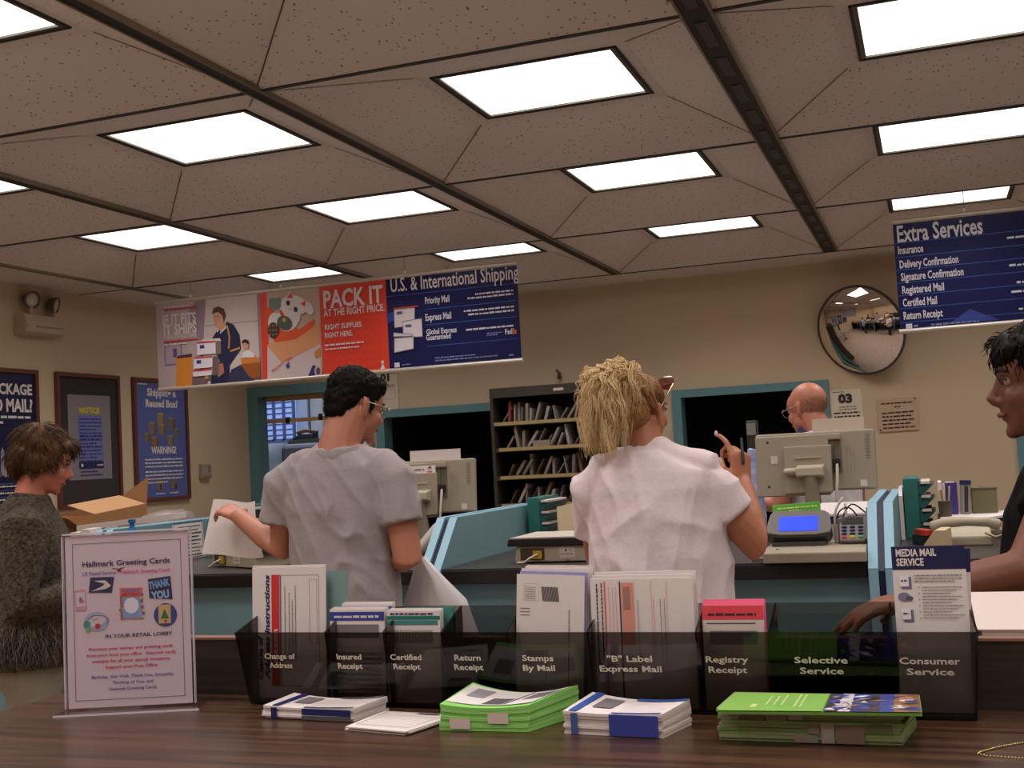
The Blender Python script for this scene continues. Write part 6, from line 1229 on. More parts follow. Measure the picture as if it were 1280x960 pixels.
grow('trousers', bm, cloth('dark_denim', (52, 56, 76)), man, 0.009, 3, folds(0.004, 6, 6)); feet(man, 0.11)
BLK = hair_mat('black_hair', (6, 5, 5), (22, 17, 15), 0.6, 0.12)
bm = B()
def EH(bm, M, c, r, s=0.98, R=None): bmesh.ops.create_uvsphere(bm, u_segments=24, v_segments=16, radius=1.0, matrix=M @ Matrix.Translation(Vector(c) * s) @ (R or Matrix.Identity(4)) @ Matrix.Diagonal((r[0] * s, r[1] * s, r[2] * s, 1)))
EH(bm, HM, (0, -0.022, 0.055), (0.083, 0.104, 0.084)); EH(bm, HM, (0, -0.062, 0.012), (0.074, 0.062, 0.070)); EH(bm, HM, (0, -0.080, -0.030), (0.058, 0.034, 0.040)); EH(bm, HM, (0, 0.055, 0.085), (0.062, 0.035, 0.035))
for x in (-1, 1): EH(bm, HM, (x * 0.070, 0.014, 0.012), (0.010, 0.012, 0.032))
hr = grow('hair', bm, BLK, man, 0.005, 3, lambda co, n_: 0.004 * noise.noise(co * 60) + 0.003 * noise.noise(co * 140))
def fuzz(meshobj, n_, ln, flow, m, parent, r=0.0011, seed=1, name='hair_strands', out=0.5, zmin=None, curlf=0.0):
    rr = random.Random(seed); me = meshobj.data; paths = []
    for _ in range(n_):
        v = me.vertices[rr.randrange(len(me.vertices))]
        if zmin is not None and v.co.z < zmin: continue
        nv = v.normal; f = Vector(flow(v.co)); tdir = (f - nv * f.dot(nv)); tdir = tdir.normalized() if tdir.length > 1e-4 else f.normalized()
        p = v.co - nv * 0.001; P = [p.copy()]; l = ln * rr.uniform(.6, 1.3)
        for k in range(1, 5):
            p = p + (tdir * (1 - out * (1 - k / 5)) + nv * out * (1.1 - k / 3.2) + Vector((rr.uniform(-1, 1), rr.uniform(-1, 1), rr.uniform(-1, 1))) * (0.15 + curlf)).normalized() * l / 4; P.append(p.copy())
        paths.append(P)
    return strand_obj(name, paths, m, parent, r)
fuzz(hr, 1500, 0.016, lambda c: (0, -0.2, -1), BLK, man, 0.0012, 4, out=0.35)
# glasses
bm = B(); P_ = lambda p: HM @ (Vector(p) * 0.98)
tube(bm, [P_((0.080, -0.005, 0.008)), P_((0.080, 0.05, 0.010)), P_((0.072, 0.094, 0.008))], 0.0022, 8)
tube(bm, [P_((-0.080, -0.005, 0.008)), P_((-0.080, 0.05, 0.010)), P_((-0.072, 0.094, 0.008))], 0.0022, 8)
for x in (-1, 1): tube(bm, [P_((x * 0.036 + 0.031 * math.cos(a * PI / 8), 0.102 - 0.008 * abs(math.cos(a * PI / 8)), 0.002 + 0.020 * math.sin(a * PI / 8))) for a in range(17)], 0.0018, 6)
tube(bm, [P_((-0.008, 0.108, 0.006)), P_((0.008, 0.108, 0.006))], 0.0018, 6); obj('glasses', bm, mat('glasses_frame', (186, 170, 150), 0.25, metal=0.7), man, smooth=60)
# white bag hanging from his right hand, paper in the left
t = thing('plastic_bag', 'thin white plastic bag hanging in front of the man in grey', 'bag', (-1.665, 3.80, 0.70), 0.1)
bm = B(); loft(bm, [(0, 0, 0.0, 0.13, 0.05), (0.0, 0, 0.10, 0.14, 0.055), (-0.01, 0, 0.22, 0.11, 0.045), (-0.03, -0.005, 0.30, 0.06, 0.03), (-0.05, -0.01, 0.37, 0.018, 0.014)], 28)
for v in bm.verts: v.co += Vector((noise.noise(Vector((v.co.x * 40, v.co.y * 40, v.co.z * 8))) * 0.012, noise.noise(Vector((v.co.x * 40 + 9, v.co.y * 40, v.co.z * 8))) * 0.016, 0))
obj('bag', bm, mat('white_film', (212, 204, 204), 0.35), t, smooth=60)
t = thing('held_paper', 'large white sheet held in the left hand of the man in grey over the scale', 'paper', (-2.575, 3.80, 1.10), 0, rot=(-0.35, 0, -0.15))
bm = B(); g = []
for i in range(9):
    u = i / 8; row = []
    for j in range(11):
        v = j / 10; row.append((-0.05 + u * 0.205 + 0.05 * (1 - v) * (u) , 0.02 * math.sin(u * 3) + 0.05 * (1 - v) ** 2 * u, 0.0 + v * 0.215 - 0.012 * u * v + 0.004 * math.sin(u * 6)))
    g.append(row)
for i in range(8):
    for j in range(10): quad(bm, g[i][j], g[i + 1][j], g[i + 1][j + 1], g[i][j + 1])
bmesh.ops.remove_doubles(bm, verts=bm.verts[:], dist=1e-5); bmesh.ops.solidify(bm, geom=bm.faces[:], thickness=0.001); obj('sheet', bm, WHITE, t, smooth=60)
t = thing('letter', 'white letter lying flat on the left scale', 'letter', (-2.86, 4.36, 1.0975), -0.42)
bm = B(); g = [[(-0.10 + i * 0.045, j * 0.07, 0.004 + 0.006 * math.sin(i * 1.3 + j * .6) + 0.006) for j in range(4)] for i in range(8)]
for i in range(7):
    for j in range(3): quad(bm, g[i][j], g[i + 1][j], g[i + 1][j + 1], g[i][j + 1])
bmesh.ops.remove_doubles(bm, verts=bm.verts[:], dist=1e-5); bmesh.ops.solidify(bm, geom=bm.faces[:], thickness=0.002); obj('sheet', bm, WHITE, t, smooth=60)

# ---------- blonde woman
wom = thing('person', 'woman with a frizzy blonde ponytail in a white T-shirt, right hand raised', 'person', (-0.815, 3.56, 0), 0.02)
HM2 = Matrix.Translation((-0.035, 0.035, 1.525)) @ rotm(-0.36, -0.06, 0.04)
def wom_torso(bm, g):
    loft(bm, [(-.005, 0.0, 0.80, .205 + g, .150 + g), (-.005, 0.0, 0.90, .212 + g, .155 + g), (-.005, 0.01, 1.00, .212 + g, .155 + g), (0, 0.012, 1.10, .205 + g, .152 + g), (0, 0.01, 1.20, .200 + g, .142 + g), (0, 0.0, 1.28, .192 + g, .120 + g), (0, -0.008, 1.335, .165 + g, .098 + g), (-.01, -0.010, 1.372, .115 + g, .078 + g), (-.02, -0.005, 1.395, .072 + g, .066 + g)], 28, power=2.3)
RS, RE, RW = Vector((.165, .0, 1.292)), Vector((.292, .03, 1.100)), Vector((.250, .130, 1.282))
LS, LE, LW = Vector((-.19, .0, 1.305)), Vector((-.215, .10, 1.055)), Vector((-.05, .25, 1.04))
bm = B(); wom_torso(bm, -0.012); legs(bm, 0.86, 0.105, r0=0.100, r1=0.062, r2=0.045)
head_shape(bm, HM2, 0.94, True)
limb(bm, [(-0.02, -0.01, 1.35), (-0.025, 0.0, 1.42), (-0.032, 0.02, 1.49)], [0.064, 0.056, 0.056])
limb(bm, [IN(RS), RS.lerp(RE, .5), RE, RE.lerp(RW, .4), RW], [.056, .060, .050, .043, .029]); limb(bm, [IN(LS), LS.lerp(LE, .5), LE, LE.lerp(LW, .4), LW], [.056, .056, .046, .040, .028])
tips = hand_shape(bm, RW, (-0.05, 0.05, 1.0), (-0.75, 0.65, 0.0), (-0.65, -0.75, 0.0), (0.42, 1.05, 1.12, 1.18), 1.06, 0.9)
hand_shape(bm, LW, (0.5, 0.8, 0.1), (0.2, -0.2, -1), (0.7, -0.4, 0), (0.5, 0.5, 0.5, 0.5), 0.9)
grow('body', bm, mat('skin_tan', (182, 118, 88), 0.5, var=0.05, scale=14), wom, 0.0056, 3)
face_parts(wom, HM2, 0.94, (176, 90, 84), (120, 84, 50))
bm = B(); ell(bm, tips[0] + Vector((0.0, -0.004, 0.004)), (0.0055, 0.004, 0.009), None, 12, 8); obj('fingernail', bm, mat('white_nail', (236, 214, 206), 0.3), wom, smooth=180)
kn = RW + Vector((-0.05, 0.05, 1.0)).normalized() * 0.083
bm = B(); tube(bm, [kn + Vector((0.012, -0.022, -0.02)), kn + Vector((0.006, 0.015, 0.055))], 0.0045, 8); obj('pen', bm, BLACK, wom, smooth=60)
WT = cloth('white_tshirt', (226, 208, 210), bump=0.35, bscale=9)
bm = B(); wom_torso(bm, 0.010); limb(bm, [(-.15, -0.012, 1.345), (-0.03, -0.01, 1.378), (.02, -0.01, 1.378), (.15, -0.012, 1.35)], [0.050, 0.056, 0.056, 0.050])
sleeve(bm, RS, RE, -0.02, 0.52, 0.072, 0.077); sleeve(bm, LS, LE, -0.02, 0.62, 0.084, 0.082)
grow('tshirt', bm, WT, wom, 0.0072, 5, folds(0.0115, 6, 5, -5.0, seed=3.0))
bm = B(); Mn = Matrix.Translation((-0.022, -0.004, 1.392)) @ Matrix.Rotation(0.2, 4, 'X'); lathe(bm, [(0.080, -0.012), (0.084, 0.0), (0.080, 0.008), (0.074, 0.006), (0.072, -0.010)], (0, 0, 0), 28, Mn); obj('collar', bm, WT, wom, smooth=60)
bm = B(); loft(bm, [(-.005, 0.0, 0.88, .190, .136), (-.005, 0.0, 0.82, .194, .140), (0, 0, 0.77, .204, .148), (0, 0, 0.72, .20, .14)], 24)
for x in (-1, 1): tube(bm, [(x * .096, 0, .74), (x * .112, .02, .46), (x * .122, -.012, .06)], [.106, .076, .064], 16, caps='flat')
grow('trousers', bm, cloth('blue_denim', (70, 84, 116)), wom, 0.009, 3, folds(0.004, 6, 6)); feet(wom, 0.122, c=(200, 196, 190))
BLO = hair_mat('blonde_hair', (196, 150, 92), (250, 226, 178), 0.5, 0.3); BRB = hair_mat('dark_blonde_roots', (84, 58, 34), (160, 116, 70))
s_ = 0.94
bm = B(); EH(bm, HM2, (0, -0.020, 0.040), (0.079, 0.102, 0.086), s_); EH(bm, HM2, (0, -0.060, -0.01), (0.068, 0.056, 0.065), s_)
cap = grow('hair', bm, BRB, wom, 0.005, 3, lambda co, n_: 0.0022 * noise.noise(Vector((co.x * 90, co.y * 40, co.z * 40))))
TIE = HM2 @ (Vector((-0.005, -0.075, 0.118)) * s_)
# hair pulled back over the skull towards the tie
rr = random.Random(21); paths = []
for _ in range(520):
    v = cap.data.vertices[rr.randrange(len(cap.data.vertices))]; p = v.co + v.normal * 0.001; P = [p.copy()]
    for k in range(1, 7):
        q = v.co.lerp(TIE, k / 6.5); c = HM2 @ (Vector((0, -0.02, 0.036)) * s_); dv = (q - c); need = 0.088
        dl = dv.normalized(); loc = HM2.to_3x3().inverted() @ dl; need = 1 / math.sqrt((loc.x / .077) ** 2 + (loc.y / .099) ** 2 + (loc.z / .083) ** 2) * s_ + 0.002
        q = c + dl * max(need, 0.0 if k < 6 else dv.length); P.append(q + Vector((rr.uniform(-1, 1), rr.uniform(-1, 1), rr.uniform(-1, 1))) * 0.0012)
    paths.append(P)
strand_obj('pulled_back_hair', paths, BRB, wom, 0.0013)
bm = B(); Mt = Matrix.Translation(TIE) @ HM2.to_3x3().to_4x4() @ Matrix.Rotation(0.6, 4, 'X'); lathe(bm, [(0.012, -0.008), (0.021, -0.004), (0.021, 0.006), (0.012, 0.010)], (0, 0, 0), 16, Mt); obj('hair_tie', bm, BLACK, wom, smooth=60)
paths = []
upv = Vector((0, 0, 1)); side = Vector((-1.0, -0.10, 0)).normalized(); bk = Vector((-0.25, -1.0, 0)).normalized()
clumps = []
for i in range(150):
    out = (bk * rr.uniform(0.15, 1.0) + side * rr.uniform(-0.25, 1.25)).normalized()
    clumps.append((out, 0.132 * math.sqrt(rr.uniform(0.03, 1.0)), rr.choice((rr.uniform(0.03, 0.11), rr.uniform(0.09, 0.20), rr.uniform(0.16, 0.255), rr.uniform(0.17, 0.265))), rr.uniform(0, 6.28), rr.uniform(0, 6.28), rr.uniform(13, 27), rr.uniform(.006, .017), rr.uniform(0.012, 0.050)))
for i in range(2300):
    a = rr.uniform(0, 2 * PI); out, reach, fall, ph, ph2, fr, amp, rise = clumps[rr.randrange(len(clumps))]
    out = (out + Vector((rr.gauss(0, .06), rr.gauss(0, .06), 0))).normalized(); reach = reach + rr.gauss(0, .005); fall = fall * rr.uniform(.82, 1.06); ph += rr.gauss(0, .35); ph2 += rr.gauss(0, .35); amp *= rr.uniform(.6, 1.25)
    rise = rise * (0.65 + 0.5 * (1 - reach / 0.13)) + rr.gauss(0, .003)
    P0 = TIE + Vector((math.cos(a), math.sin(a), 0)) * 0.010
    P1 = TIE + upv * (rise * 1.9) + out * reach * 0.40 + side * 0.010
    P2 = TIE + upv * (rise * 1.0) + out * reach * 1.18 + side * 0.020 - upv * fall * 0.12
    P3 = TIE + out * reach * rr.uniform(0.72, 1.10) - upv * fall + side * 0.022
    P = []; n1 = 18
    for k in range(n1 + 1):
        u = k / n1; p = P0 * (1 - u) ** 3 + P1 * 3 * u * (1 - u) ** 2 + P2 * 3 * u * u * (1 - u) + P3 * u ** 3
        c = HM2 @ (Vector((0, -0.02, 0.03)) * s_); dv = p - c
        near = dv.length < 0.100
        if dv.length < 0.096 and k > 1: p = c + dv.normalized() * 0.097
        w_ = amp * min(1, u * 1.8) * (0.25 if near else 1.0); p = p + (Vector((1, -.3, 0)) * math.sin(ph + u * fr) + Vector((.2, 1, 0)) * math.cos(ph2 + u * fr * .9) + upv * 0.6 * math.sin(ph2 + u * fr * 1.2)) * w_; P.append(p)
    paths.append(P)
for i in range(170):   # flyaway hairs
    u0 = rr.random(); d_ = (side * rr.uniform(.45, 1.2) + bk * rr.uniform(0, .6)).normalized(); P = []; p = TIE + side * .04 + d_ * 0.06 - upv * (u0 * .22 - .02); ud = rr.uniform(-.1, .9); ph = rr.uniform(0, 6.28)
    for k in range(10): P.append(p.copy()); p = p + (d_ * 0.8 + upv * (ud - k * 0.2) + Vector((math.sin(ph + k), math.cos(ph * 2 + k), math.sin(ph * 3 + k * 1.3))) * 0.7).normalized() * 0.009
    paths.append(P)
strand_obj('ponytail', paths, BLO, wom, 0.00135)
bm = B()
c0 = TIE + bk * 0.040 + side * 0.040
tube(bm, [TIE + upv * 0.002, TIE + bk * 0.022 + side * 0.022 - upv * 0.004, c0 - upv * 0.06, c0 - upv * 0.13, c0 - upv * 0.19], [0.012, 0.028, 0.050, 0.046, 0.022], 20)
grow('ponytail_core', bm, hair_mat('blonde_shadow', (150, 108, 60), (206, 164, 104), 0.6, 0.1), wom, 0.006, 3, lambda co, n_: 0.010 * noise.noise(Vector((co.x * 60, co.y * 60, co.z * 14))) + 0.004 * noise.noise(co * 90))
P2_ = lambda p: HM2 @ (Vector(p) * s_)
# sunglasses pushed up on the head
t2 = wom
bm = B()
for x in (-1, 1): tube(bm, [P2_((x * 0.083, -0.012, 0.010)), P2_((x * 0.083, 0.03, 0.055)), P2_((x * 0.078, 0.070, 0.092))], 0.0024, 8)
tube(bm, [P2_((-0.012, 0.098, 0.100)), P2_((0.012, 0.098, 0.100))], 0.0022, 8); sg_ = obj('sunglasses_frame', bm, mat('gold_frame', (206, 170, 130), 0.25, metal=0.8), wom, smooth=60)
for x in (-1, 1):
    bm = B(); prism(bm, [P2_((x * 0.042 + 0.034 * math.cos(a * PI / 10), 0.094 - 0.016 * abs(math.cos(a * PI / 10)) ** 2 + (0.006 * math.sin(a * PI / 10)), 0.098 + 0.024 * math.sin(a * PI / 10))) for a in range(20)], HM2.to_3x3() @ Vector((0, 0.002, 0))); obj('lens', bm, mat('brown_lens', (110, 64, 52), 0.12, spec=0.7), sg_)
bm = B(); tube(bm, [P2_((0.079, -0.004, -0.047)), P2_((0.081, 0.002, -0.056)), P2_((0.079, 0.008, -0.048))], 0.0022, 6); obj('earring', bm, mat('gold_frame', (0, 0, 0)), wom, smooth=60)

# ---------- woman in the dark sweater at the left
lw = thing('person', 'woman with short brown hair in a dark speckled sweater, in profile at the left edge', 'person', (-3.185, 3.54, 0), -0.92)
HM3 = Matrix.Translation((0, 0.056, 1.478)) @ rotm(0.08, -0.33, 0)
def lw_torso(bm, g):
    loft(bm, [(0, 0.0, 0.74, .195 + g, .150 + g), (0, 0.0, 0.86, .198 + g, .150 + g), (0, 0.005, 0.98, .190 + g, .145 + g), (0, 0.01, 1.10, .185 + g, .140 + g), (0, 0.0, 1.20, .182 + g, .125 + g), (0, -0.01, 1.27, .160 + g, .105 + g), (0, -0.012, 1.315, .115 + g, .080 + g), (0, -0.005, 1.345, .075 + g, .066 + g)], 26, power=2.2)
RS, RE, RW = Vector((.18, -.01, 1.245)), Vector((.235, -.01, 0.98)), Vector((.13, .20, 0.985)); LS, LE, LW = Vector((-.18, -.01, 1.245)), Vector((-.235, -.01, .98)), Vector((-.13, .20, .985))
bm = B(); lw_torso(bm, -0.014); legs(bm, 0.80, 0.095); head_shape(bm, HM3, 0.95, True, 1.02)
limb(bm, [(0, -0.01, 1.30), (0, 0.01, 1.38), (0, 0.032, 1.45)], [0.062, 0.056, 0.056])
for S, E_, W_ in ((RS, RE, RW), (LS, LE, LW)): limb(bm, [S, S.lerp(E_, .5), E_, E_.lerp(W_, .4), W_], [.06, .052, .045, .040, .028])
hand_shape(bm, RW, (-0.4, 0.9, 0.0), (-0.2, 0, -1), (-1, 0, 0), (0.4, .4, .4, .45), 0.9); hand_shape(bm, LW, (0.4, 0.9, 0.0), (0.2, 0, -1), (1, 0, 0), (0.4, .4, .4, .45), 0.9)
grow('body', bm, mat('skin_rosy', (206, 128, 104), 0.5, var=0.05, scale=16), lw, 0.0058, 3)
face_parts(lw, HM3, 0.95, (170, 76, 72), (70, 48, 34))
SW = cloth('speckled_sweater', (34, 28, 26), (98, 84, 66), bump=0.6, bscale=120, scale=75); 
bm = B(); lw_torso(bm, 0.012); tube(bm, [(0, -0.008, 1.30), (0, 0.0, 1.36)], [0.082, 0.070], 20, caps='flat')
for S, E_, W_ in ((RS, RE, RW), (LS, LE, LW)): tube(bm, [S * 0.75 + Vector((0, 0, .33)), S, S.lerp(E_, .5), E_, E_.lerp(W_, .5), E_.lerp(W_, .88)], [.065, .084, .072, .062, .055, .046], 18, caps='flat')
swt = grow('sweater', bm, SW, lw, 0.0075, 4, folds(0.005, 6, 5, 3.0, seed=8))
# long-pile fringe round the sweater's hem
rr = random.Random(5); paths = []
for i in range(1500):
    a = rr.uniform(0, 2 * PI); z0 = rr.uniform(.80, .90); rx, ry = .212, .166; p = Vector((rx * math.cos(a), ry * math.sin(a), z0)); o_ = Vector((math.cos(a), math.sin(a), 0)); P = []
    for k in range(5): P.append(p.copy()); p = p + (o_ * (0.45 - .12 * k) + Vector((rr.uniform(-.5, .5), rr.uniform(-.5, .5), -0.8))).normalized() * 0.018
    paths.append(P)
strand_obj('hem_fringe', paths, hair_mat('fringe_yarn', (24, 20, 18), (120, 108, 92), 0.8), lw, 0.0016)
bm = B(); loft(bm, [(0, 0.0, 0.80, .190, .145), (0, 0.0, 0.74, .192, .147), (0, 0, 0.66, .182, .135)], 24)
for x in (-1, 1): tube(bm, [(x * .092, 0, .72), (x * .100, .02, .42), (x * .105, -.012, .05)], [.100, .080, .075], 16, caps='flat')
grow('trousers', bm, cloth('khaki_grey', (138, 128, 114)), lw, 0.009, 3, folds(0.005, 6, 4)); feet(lw, 0.105)
BRN = hair_mat('brown_hair', (26, 17, 12), (96, 66, 40), 0.55, 0.2)
bm = B(); EH(bm, HM3, (0, -0.030, 0.058), (0.090, 0.108, 0.088), .95); EH(bm, HM3, (0, -0.078, 0.000), (0.080, 0.060, 0.080), .95); EH(bm, HM3, (0, 0.062, 0.078), (0.066, 0.038, 0.036), .95)
for x in (-1, 1): EH(bm, HM3, (x * 0.076, 0.018, 0.025), (0.016, 0.034, 0.050), .95); EH(bm, HM3, (x * 0.072, -0.03, -0.01), (0.018, 0.04, 0.045), .95)
hl = grow('hair', bm, BRN, lw, 0.0055, 3, lambda co, n_: 0.006 * noise.noise(Vector((co.x * 45, co.y * 30, co.z * 30))))
fuzz(hl, 1500, 0.045, lambda c: (0, 0.5 if c.y > 0.05 else -0.15, -1), BRN, lw, 0.0013, 9, out=0.3)

# ---------- woman walking past at the right edge
rw = thing('person', 'dark haired woman in a black top at the right edge, arm stretched out', 'person', (0.262, 2.54, 0), 1.50)
HM4 = Matrix.Translation((0, 0.045, 1.500)) @ rotm(0.05, -0.06, 0)
def rw_torso(bm, g):
    loft(bm, [(0, 0.0, 0.80, .175 + g, .130 + g), (0, 0.0, 0.92, .180 + g, .132 + g), (0, 0.0, 1.02, .165 + g, .125 + g), (0, 0.012, 1.14, .165 + g, .135 + g), (0, 0.01, 1.24, .172 + g, .125 + g), (0, 0.0, 1.31, .155 + g, .102 + g), (0, -0.01, 1.355, .105 + g, .078 + g), (0, -0.005, 1.385, .068 + g, .062 + g)], 26, power=2.2)
LS, LE, LW = Vector((-.175, .02, 1.285)), Vector((-.250, .105, 1.150)), Vector((-.21, .295, 1.100)); RS, RE, RW = Vector((.175, 0, 1.285)), Vector((.22, -.03, 1.02)), Vector((.18, .18, .95))
bm = B(); rw_torso(bm, -0.012); legs(bm, 0.84); head_shape(bm, HM4, 0.95, True)
limb(bm, [(0, -0.01, 1.34), (0, 0.005, 1.41), (0, 0.028, 1.48)], [0.060, 0.052, 0.052])
limb(bm, [LS, LS.lerp(LE, .5), LE, LE.lerp(LW, .4), LW], [.060, .052, .046, .042, .029]); limb(bm, [RS, RS.lerp(RE, .5), RE, RE.lerp(RW, .4), RW], [.058, .050, .043, .038, .026])
hand_shape(bm, LW, (0.05, 0.98, -0.22), (0.2, -0.1, -1), (1, 0, 0.1), (0.22, .22, .25, .3), 0.95); hand_shape(bm, RW, (0, 0.9, -.2), (-0.5, 0, -1), (-1, 0, 0), (0.5, .5, .5, .5), 0.9)
grow('body', bm, mat('skin_brown', (124, 76, 54), 0.5, var=0.05, scale=14), rw, 0.0052, 3)
face_parts(rw, HM4, 0.95, (124, 62, 58), (24, 18, 16))
BT = cloth('black_top', (9, 8, 9), sheen=0.0); bm = B(); rw_torso(bm, 0.010)
sleeve(bm, LS, LE, -0.02, 0.42, 0.074, 0.070); sleeve(bm, RS, RE, -0.02, 0.45, 0.074, 0.070)
grow('top', bm, BT, rw, 0.0075, 4, folds(0.005, 6, 5, 4, seed=5))
bm = B(); loft(bm, [(0, 0.0, 0.86, .178, .132), (0, 0.0, 0.80, .180, .134), (0, 0, 0.70, .172, .125)], 24)
for x in (-1, 1): tube(bm, [(x * .090, 0, .76), (x * .098, .02, .45), (x * .105, -.012, .05)], [.094, .068, .06], 16, caps='flat')
grow('trousers', bm, cloth('black_trousers', (30, 28, 32)), rw, 0.009, 3); feet(rw, 0.105)
DKH = hair_mat('dark_hair', (6, 5, 5), (24, 17, 14), 0.6, 0.12)
bm = B(); EH(bm, HM4, (0, -0.028, 0.050), (0.085, 0.108, 0.084), .95); EH(bm, HM4, (0, -0.085, -0.02), (0.082, 0.062, 0.095), .95); EH(bm, HM4, (0, 0.066, 0.066), (0.064, 0.034, 0.042), .95); EH(bm, HM4, (0, -0.07, -0.10), (0.075, 0.05, 0.06), .95)
for x in (-1, 1): EH(bm, HM4, (x * 0.078, -0.01, 0.0), (0.020, 0.045, 0.085), .95)
hd = grow('hair', bm, DKH, rw, 0.0055, 3, lambda co, n_: 0.008 * noise.noise(co * 38))
fuzz(hd, 1200, 0.04, lambda c: (0, -0.1, -1), DKH, rw, 0.0014, 12, out=0.4, curlf=0.25)

# ---------- bald clerk behind the right monitor
ck = thing('person', 'bald clerk in a white polo with navy collar, turned away behind the monitor', 'person', (-0.50, 5.62, 0), 0.98)
HM5 = Matrix.Translation((0, 0.06, 1.555)) @ rotm(0.0, -0.22, 0)
def ck_torso(bm, g):
    loft(bm, [(0, 0.0, 0.84, .185 + g, .145 + g), (0, 0.01, 0.96, .195 + g, .155 + g), (0, 0.02, 1.08, .198 + g, .155 + g), (0, 0.01, 1.20, .200 + g, .145 + g), (0, -0.005, 1.31, .195 + g, .122 + g), (0, -0.012, 1.37, .165 + g, .098 + g), (0, -0.012, 1.415, .112 + g, .078 + g), (0, 0.0, 1.445, .074 + g, .070 + g)], 26, power=2.3)
RS, RE, RW = Vector((.195, -.01, 1.345)), Vector((.24, .0, 1.08)), Vector((.14, .22, 1.09)); LS, LE, LW = Vector((-.195, -.01, 1.345)), Vector((-.26, .04, 1.12)), Vector((-.22, .30, 1.16))
bm = B(); ck_torso(bm, -0.012); legs(bm, 0.88); head_shape(bm, HM5, 0.98, jaw=1.1)
limb(bm, [(0, -0.01, 1.40), (0, 0.01, 1.46), (0, 0.04, 1.52)], [0.068, 0.064, 0.062])
for S, E_, W_ in ((RS, RE, RW), (LS, LE, LW)): limb(bm, [S, S.lerp(E_, .5), E_, E_.lerp(W_, .4), W_], [.06, .053, .048, .044, .030])
hand_shape(bm, RW, (-0.3, 0.95, 0.0), (-0.2, 0, -1), (-1, 0, 0), (0.4, .4, .4, .45)); hand_shape(bm, LW, (0.2, 0.95, 0.0), (0.2, 0, -1), (1, 0, 0), (0.4, .4, .4, .45))
grow('body', bm, mat('skin_pink', (202, 130, 104), 0.45, var=0.04, scale=14), ck, 0.0062, 3)
face_parts(ck, HM5, 0.98, (160, 90, 80), (120, 96, 76))
POLO = cloth('white_polo', (226, 218, 218)); PNV = mat('polo_navy', (36, 36, 84), 0.8)
bm = B(); ck_torso(bm, 0.010); limb(bm, [(-.14, -0.01, 1.375), (0, -0.005, 1.41), (.14, -0.01, 1.375)], [0.05, 0.058, 0.05]); sleeve(bm, RS, RE, -0.02, 0.62, 0.080, 0.076); sleeve(bm, LS, LE, -0.02, 0.62, 0.080, 0.076)
grow('polo', bm, POLO, ck, 0.0078, 4, folds(0.004, 6, 5, 4, seed=2))
bm = B(); Mn = Matrix.Translation((0, 0.004, 1.437)) @ Matrix.Rotation(0.3, 4, 'X'); lathe(bm, [(0.100, -0.030), (0.088, 0.012), (0.080, 0.014), (0.078, -0.010), (0.088, -0.034)], (0, 0, 0), 26, Mn); obj('collar', bm, PNV, ck, smooth=60)
for sx_ in (-1, 1):
    bm = B(); tube(bm, [(sx_ * .085, -.095, 1.452), (sx_ * .15, -.085, 1.425), (sx_ * .205, -.06, 1.395)], [(0.004, 0.010)] * 3, 8); obj('shoulder_stripe', bm, PNV, ck, smooth=60)
bm = B(); loft(bm, [(0, 0.0, 0.92, .188, .148), (0, 0.0, 0.84, .192, .15), (0, 0, 0.74, .18, .13)], 24)
for x in (-1, 1): tube(bm, [(x * .092, 0, .80), (x * .102, .02, .47), (x * .108, -.012, .05)], [.098, .072, .062], 16, caps='flat')
grow('trousers', bm, cloth('navy_trousers', (40, 42, 60)), ck, 0.009, 3); feet(ck, 0.108)
bm = B(); P5_ = lambda p: HM5 @ (Vector(p) * 0.98)
for x in (-1, 1):
    tube(bm, [P5_((x * 0.081, -0.005, 0.010)), P5_((x * 0.080, 0.05, 0.012)), P5_((x * 0.072, 0.094, 0.008))], 0.002, 8); tube(bm, [P5_((x * 0.036 + 0.030 * math.cos(a * PI / 8), 0.102 - 0.008 * abs(math.cos(a * PI / 8)), 0.002 + 0.020 * math.sin(a * PI / 8))) for a in range(17)], 0.0016, 6)
obj('glasses', bm, mat('glasses_frame', (0, 0, 0)), ck, smooth=60)
GRH = hair_mat('cropped_grey_hair', (96, 70, 54), (150, 112, 88)); paths = []; rr = random.Random(3)
for i in range(900):
    a = rr.uniform(-2.6, 2.6); z = rr.uniform(-0.055, 0.03) ; th = a - PI / 2
    c_ = math.sqrt(max(0.05, 1 - ((z - .035) / .084) ** 2)); p = Vector((0.0755 * c_ * math.cos(th), -0.018 + 0.0965 * c_ * math.sin(th), z))
    if p.y > 0.0: continue
    d_ = Vector((math.cos(th), math.sin(th), -0.6)).normalized(); paths.append([P5_(p), P5_(p + d_ * 0.004 + Vector((0, 0, -.003))), P5_(p + d_ * 0.006 + Vector((0, 0, -.008)))])
strand_obj('cropped_hair', paths, GRH, ck, 0.0008)

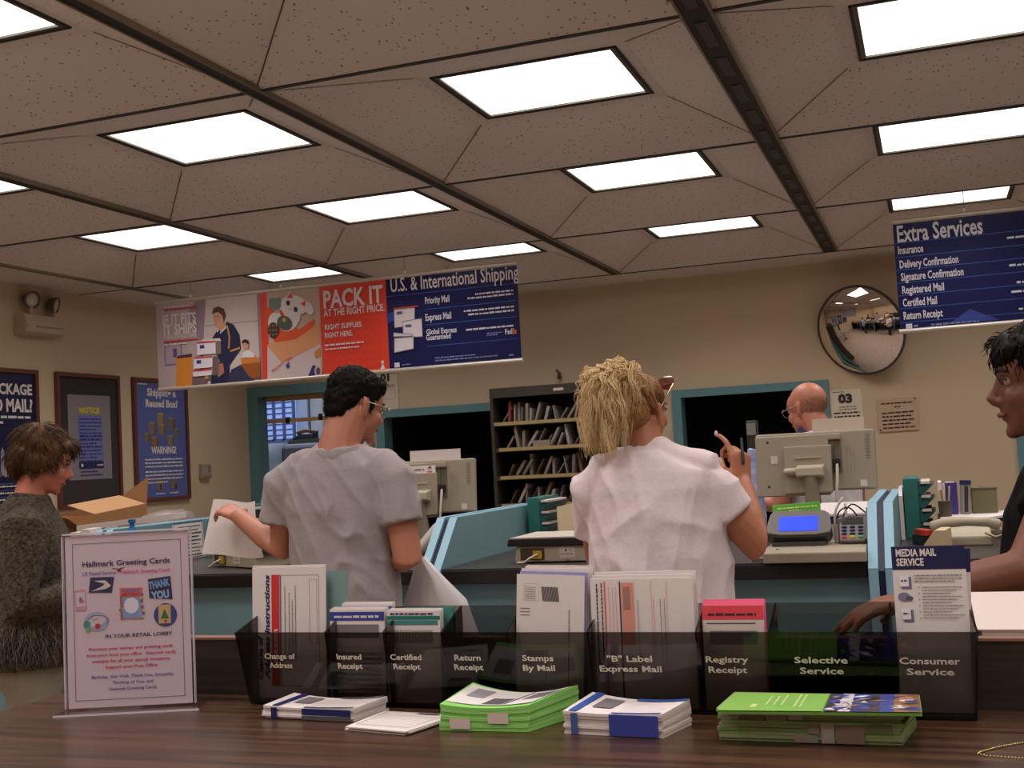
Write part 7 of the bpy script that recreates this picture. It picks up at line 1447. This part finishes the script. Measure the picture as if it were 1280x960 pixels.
# ---------- clerk hidden behind the man in grey
c2 = thing('person', 'clerk in a light blue shirt mostly hidden behind the man in the grey T-shirt', 'person', (-2.775, 5.45, 0), PI + 0.5)
HM6 = Matrix.Translation((0, 0.03, 1.545)) @ rotm(0.0, -0.25, 0)
RS, RE, RW = Vector((.185, -.01, 1.345)), Vector((.24, .0, 1.08)), Vector((.14, .22, 1.09)); LS, LE, LW = Vector((-.185, -.01, 1.345)), Vector((-.24, .0, 1.08)), Vector((-.14, .22, 1.09))
bm = B(); ck_torso(bm, -0.030); legs(bm, 0.88); head_shape(bm, HM6, 0.9)
limb(bm, [(0, -0.01, 1.40), (0, 0.01, 1.46), (0, 0.02, 1.52)], [0.062, 0.058, 0.056])
for S, E_, W_ in ((RS, RE, RW), (LS, LE, LW)): limb(bm, [S, S.lerp(E_, .5), E_, E_.lerp(W_, .4), W_], [.06, .053, .046, .040, .028])
hand_shape(bm, RW, (-0.3, 0.95, 0.0), (-0.2, 0, -1), (-1, 0, 0), (0.4, .4, .4, .45)); hand_shape(bm, LW, (0.3, 0.95, 0.0), (0.2, 0, -1), (1, 0, 0), (0.4, .4, .4, .45))
grow('body', bm, SKIN, c2, 0.0075, 3); face_parts(c2, HM6, 0.9)
bm = B(); ck_torso(bm, -0.006); limb(bm, [(-.13, -0.01, 1.375), (0, -0.005, 1.41), (.13, -0.01, 1.375)], [0.045, 0.054, 0.045]); sleeve(bm, RS, RE, -0.02, 0.62, 0.076, 0.072); sleeve(bm, LS, LE, -0.02, 0.62, 0.076, 0.072)
grow('shirt', bm, cloth('light_blue_shirt', (168, 180, 206)), c2, 0.009, 4, folds(0.004, 6, 5))
bm = B(); Mn = Matrix.Translation((0, 0.0, 1.437)); lathe(bm, [(0.092, -0.028), (0.080, 0.012), (0.072, 0.014), (0.072, -0.010)], (0, 0, 0), 26, Mn); obj('collar', bm, PNV, c2, smooth=60)
bm = B(); loft(bm, [(0, 0.0, 0.92, .178, .14), (0, 0.0, 0.84, .182, .142), (0, 0, 0.74, .17, .125)], 24)
for x in (-1, 1): tube(bm, [(x * .092, 0, .80), (x * .102, .02, .47), (x * .108, -.012, .05)], [.092, .072, .062], 16, caps='flat')
grow('trousers', bm, cloth('navy_trousers', (40, 42, 60)), c2, 0.01, 3); feet(c2, 0.108)
bm = B(); EH(bm, HM6, (0, -0.026, 0.052), (0.081, 0.104, 0.084), .9); EH(bm, HM6, (0, -0.07, 0.0), (0.070, 0.055, 0.065), .9); grow('hair', bm, BLK, c2, 0.006, 3)
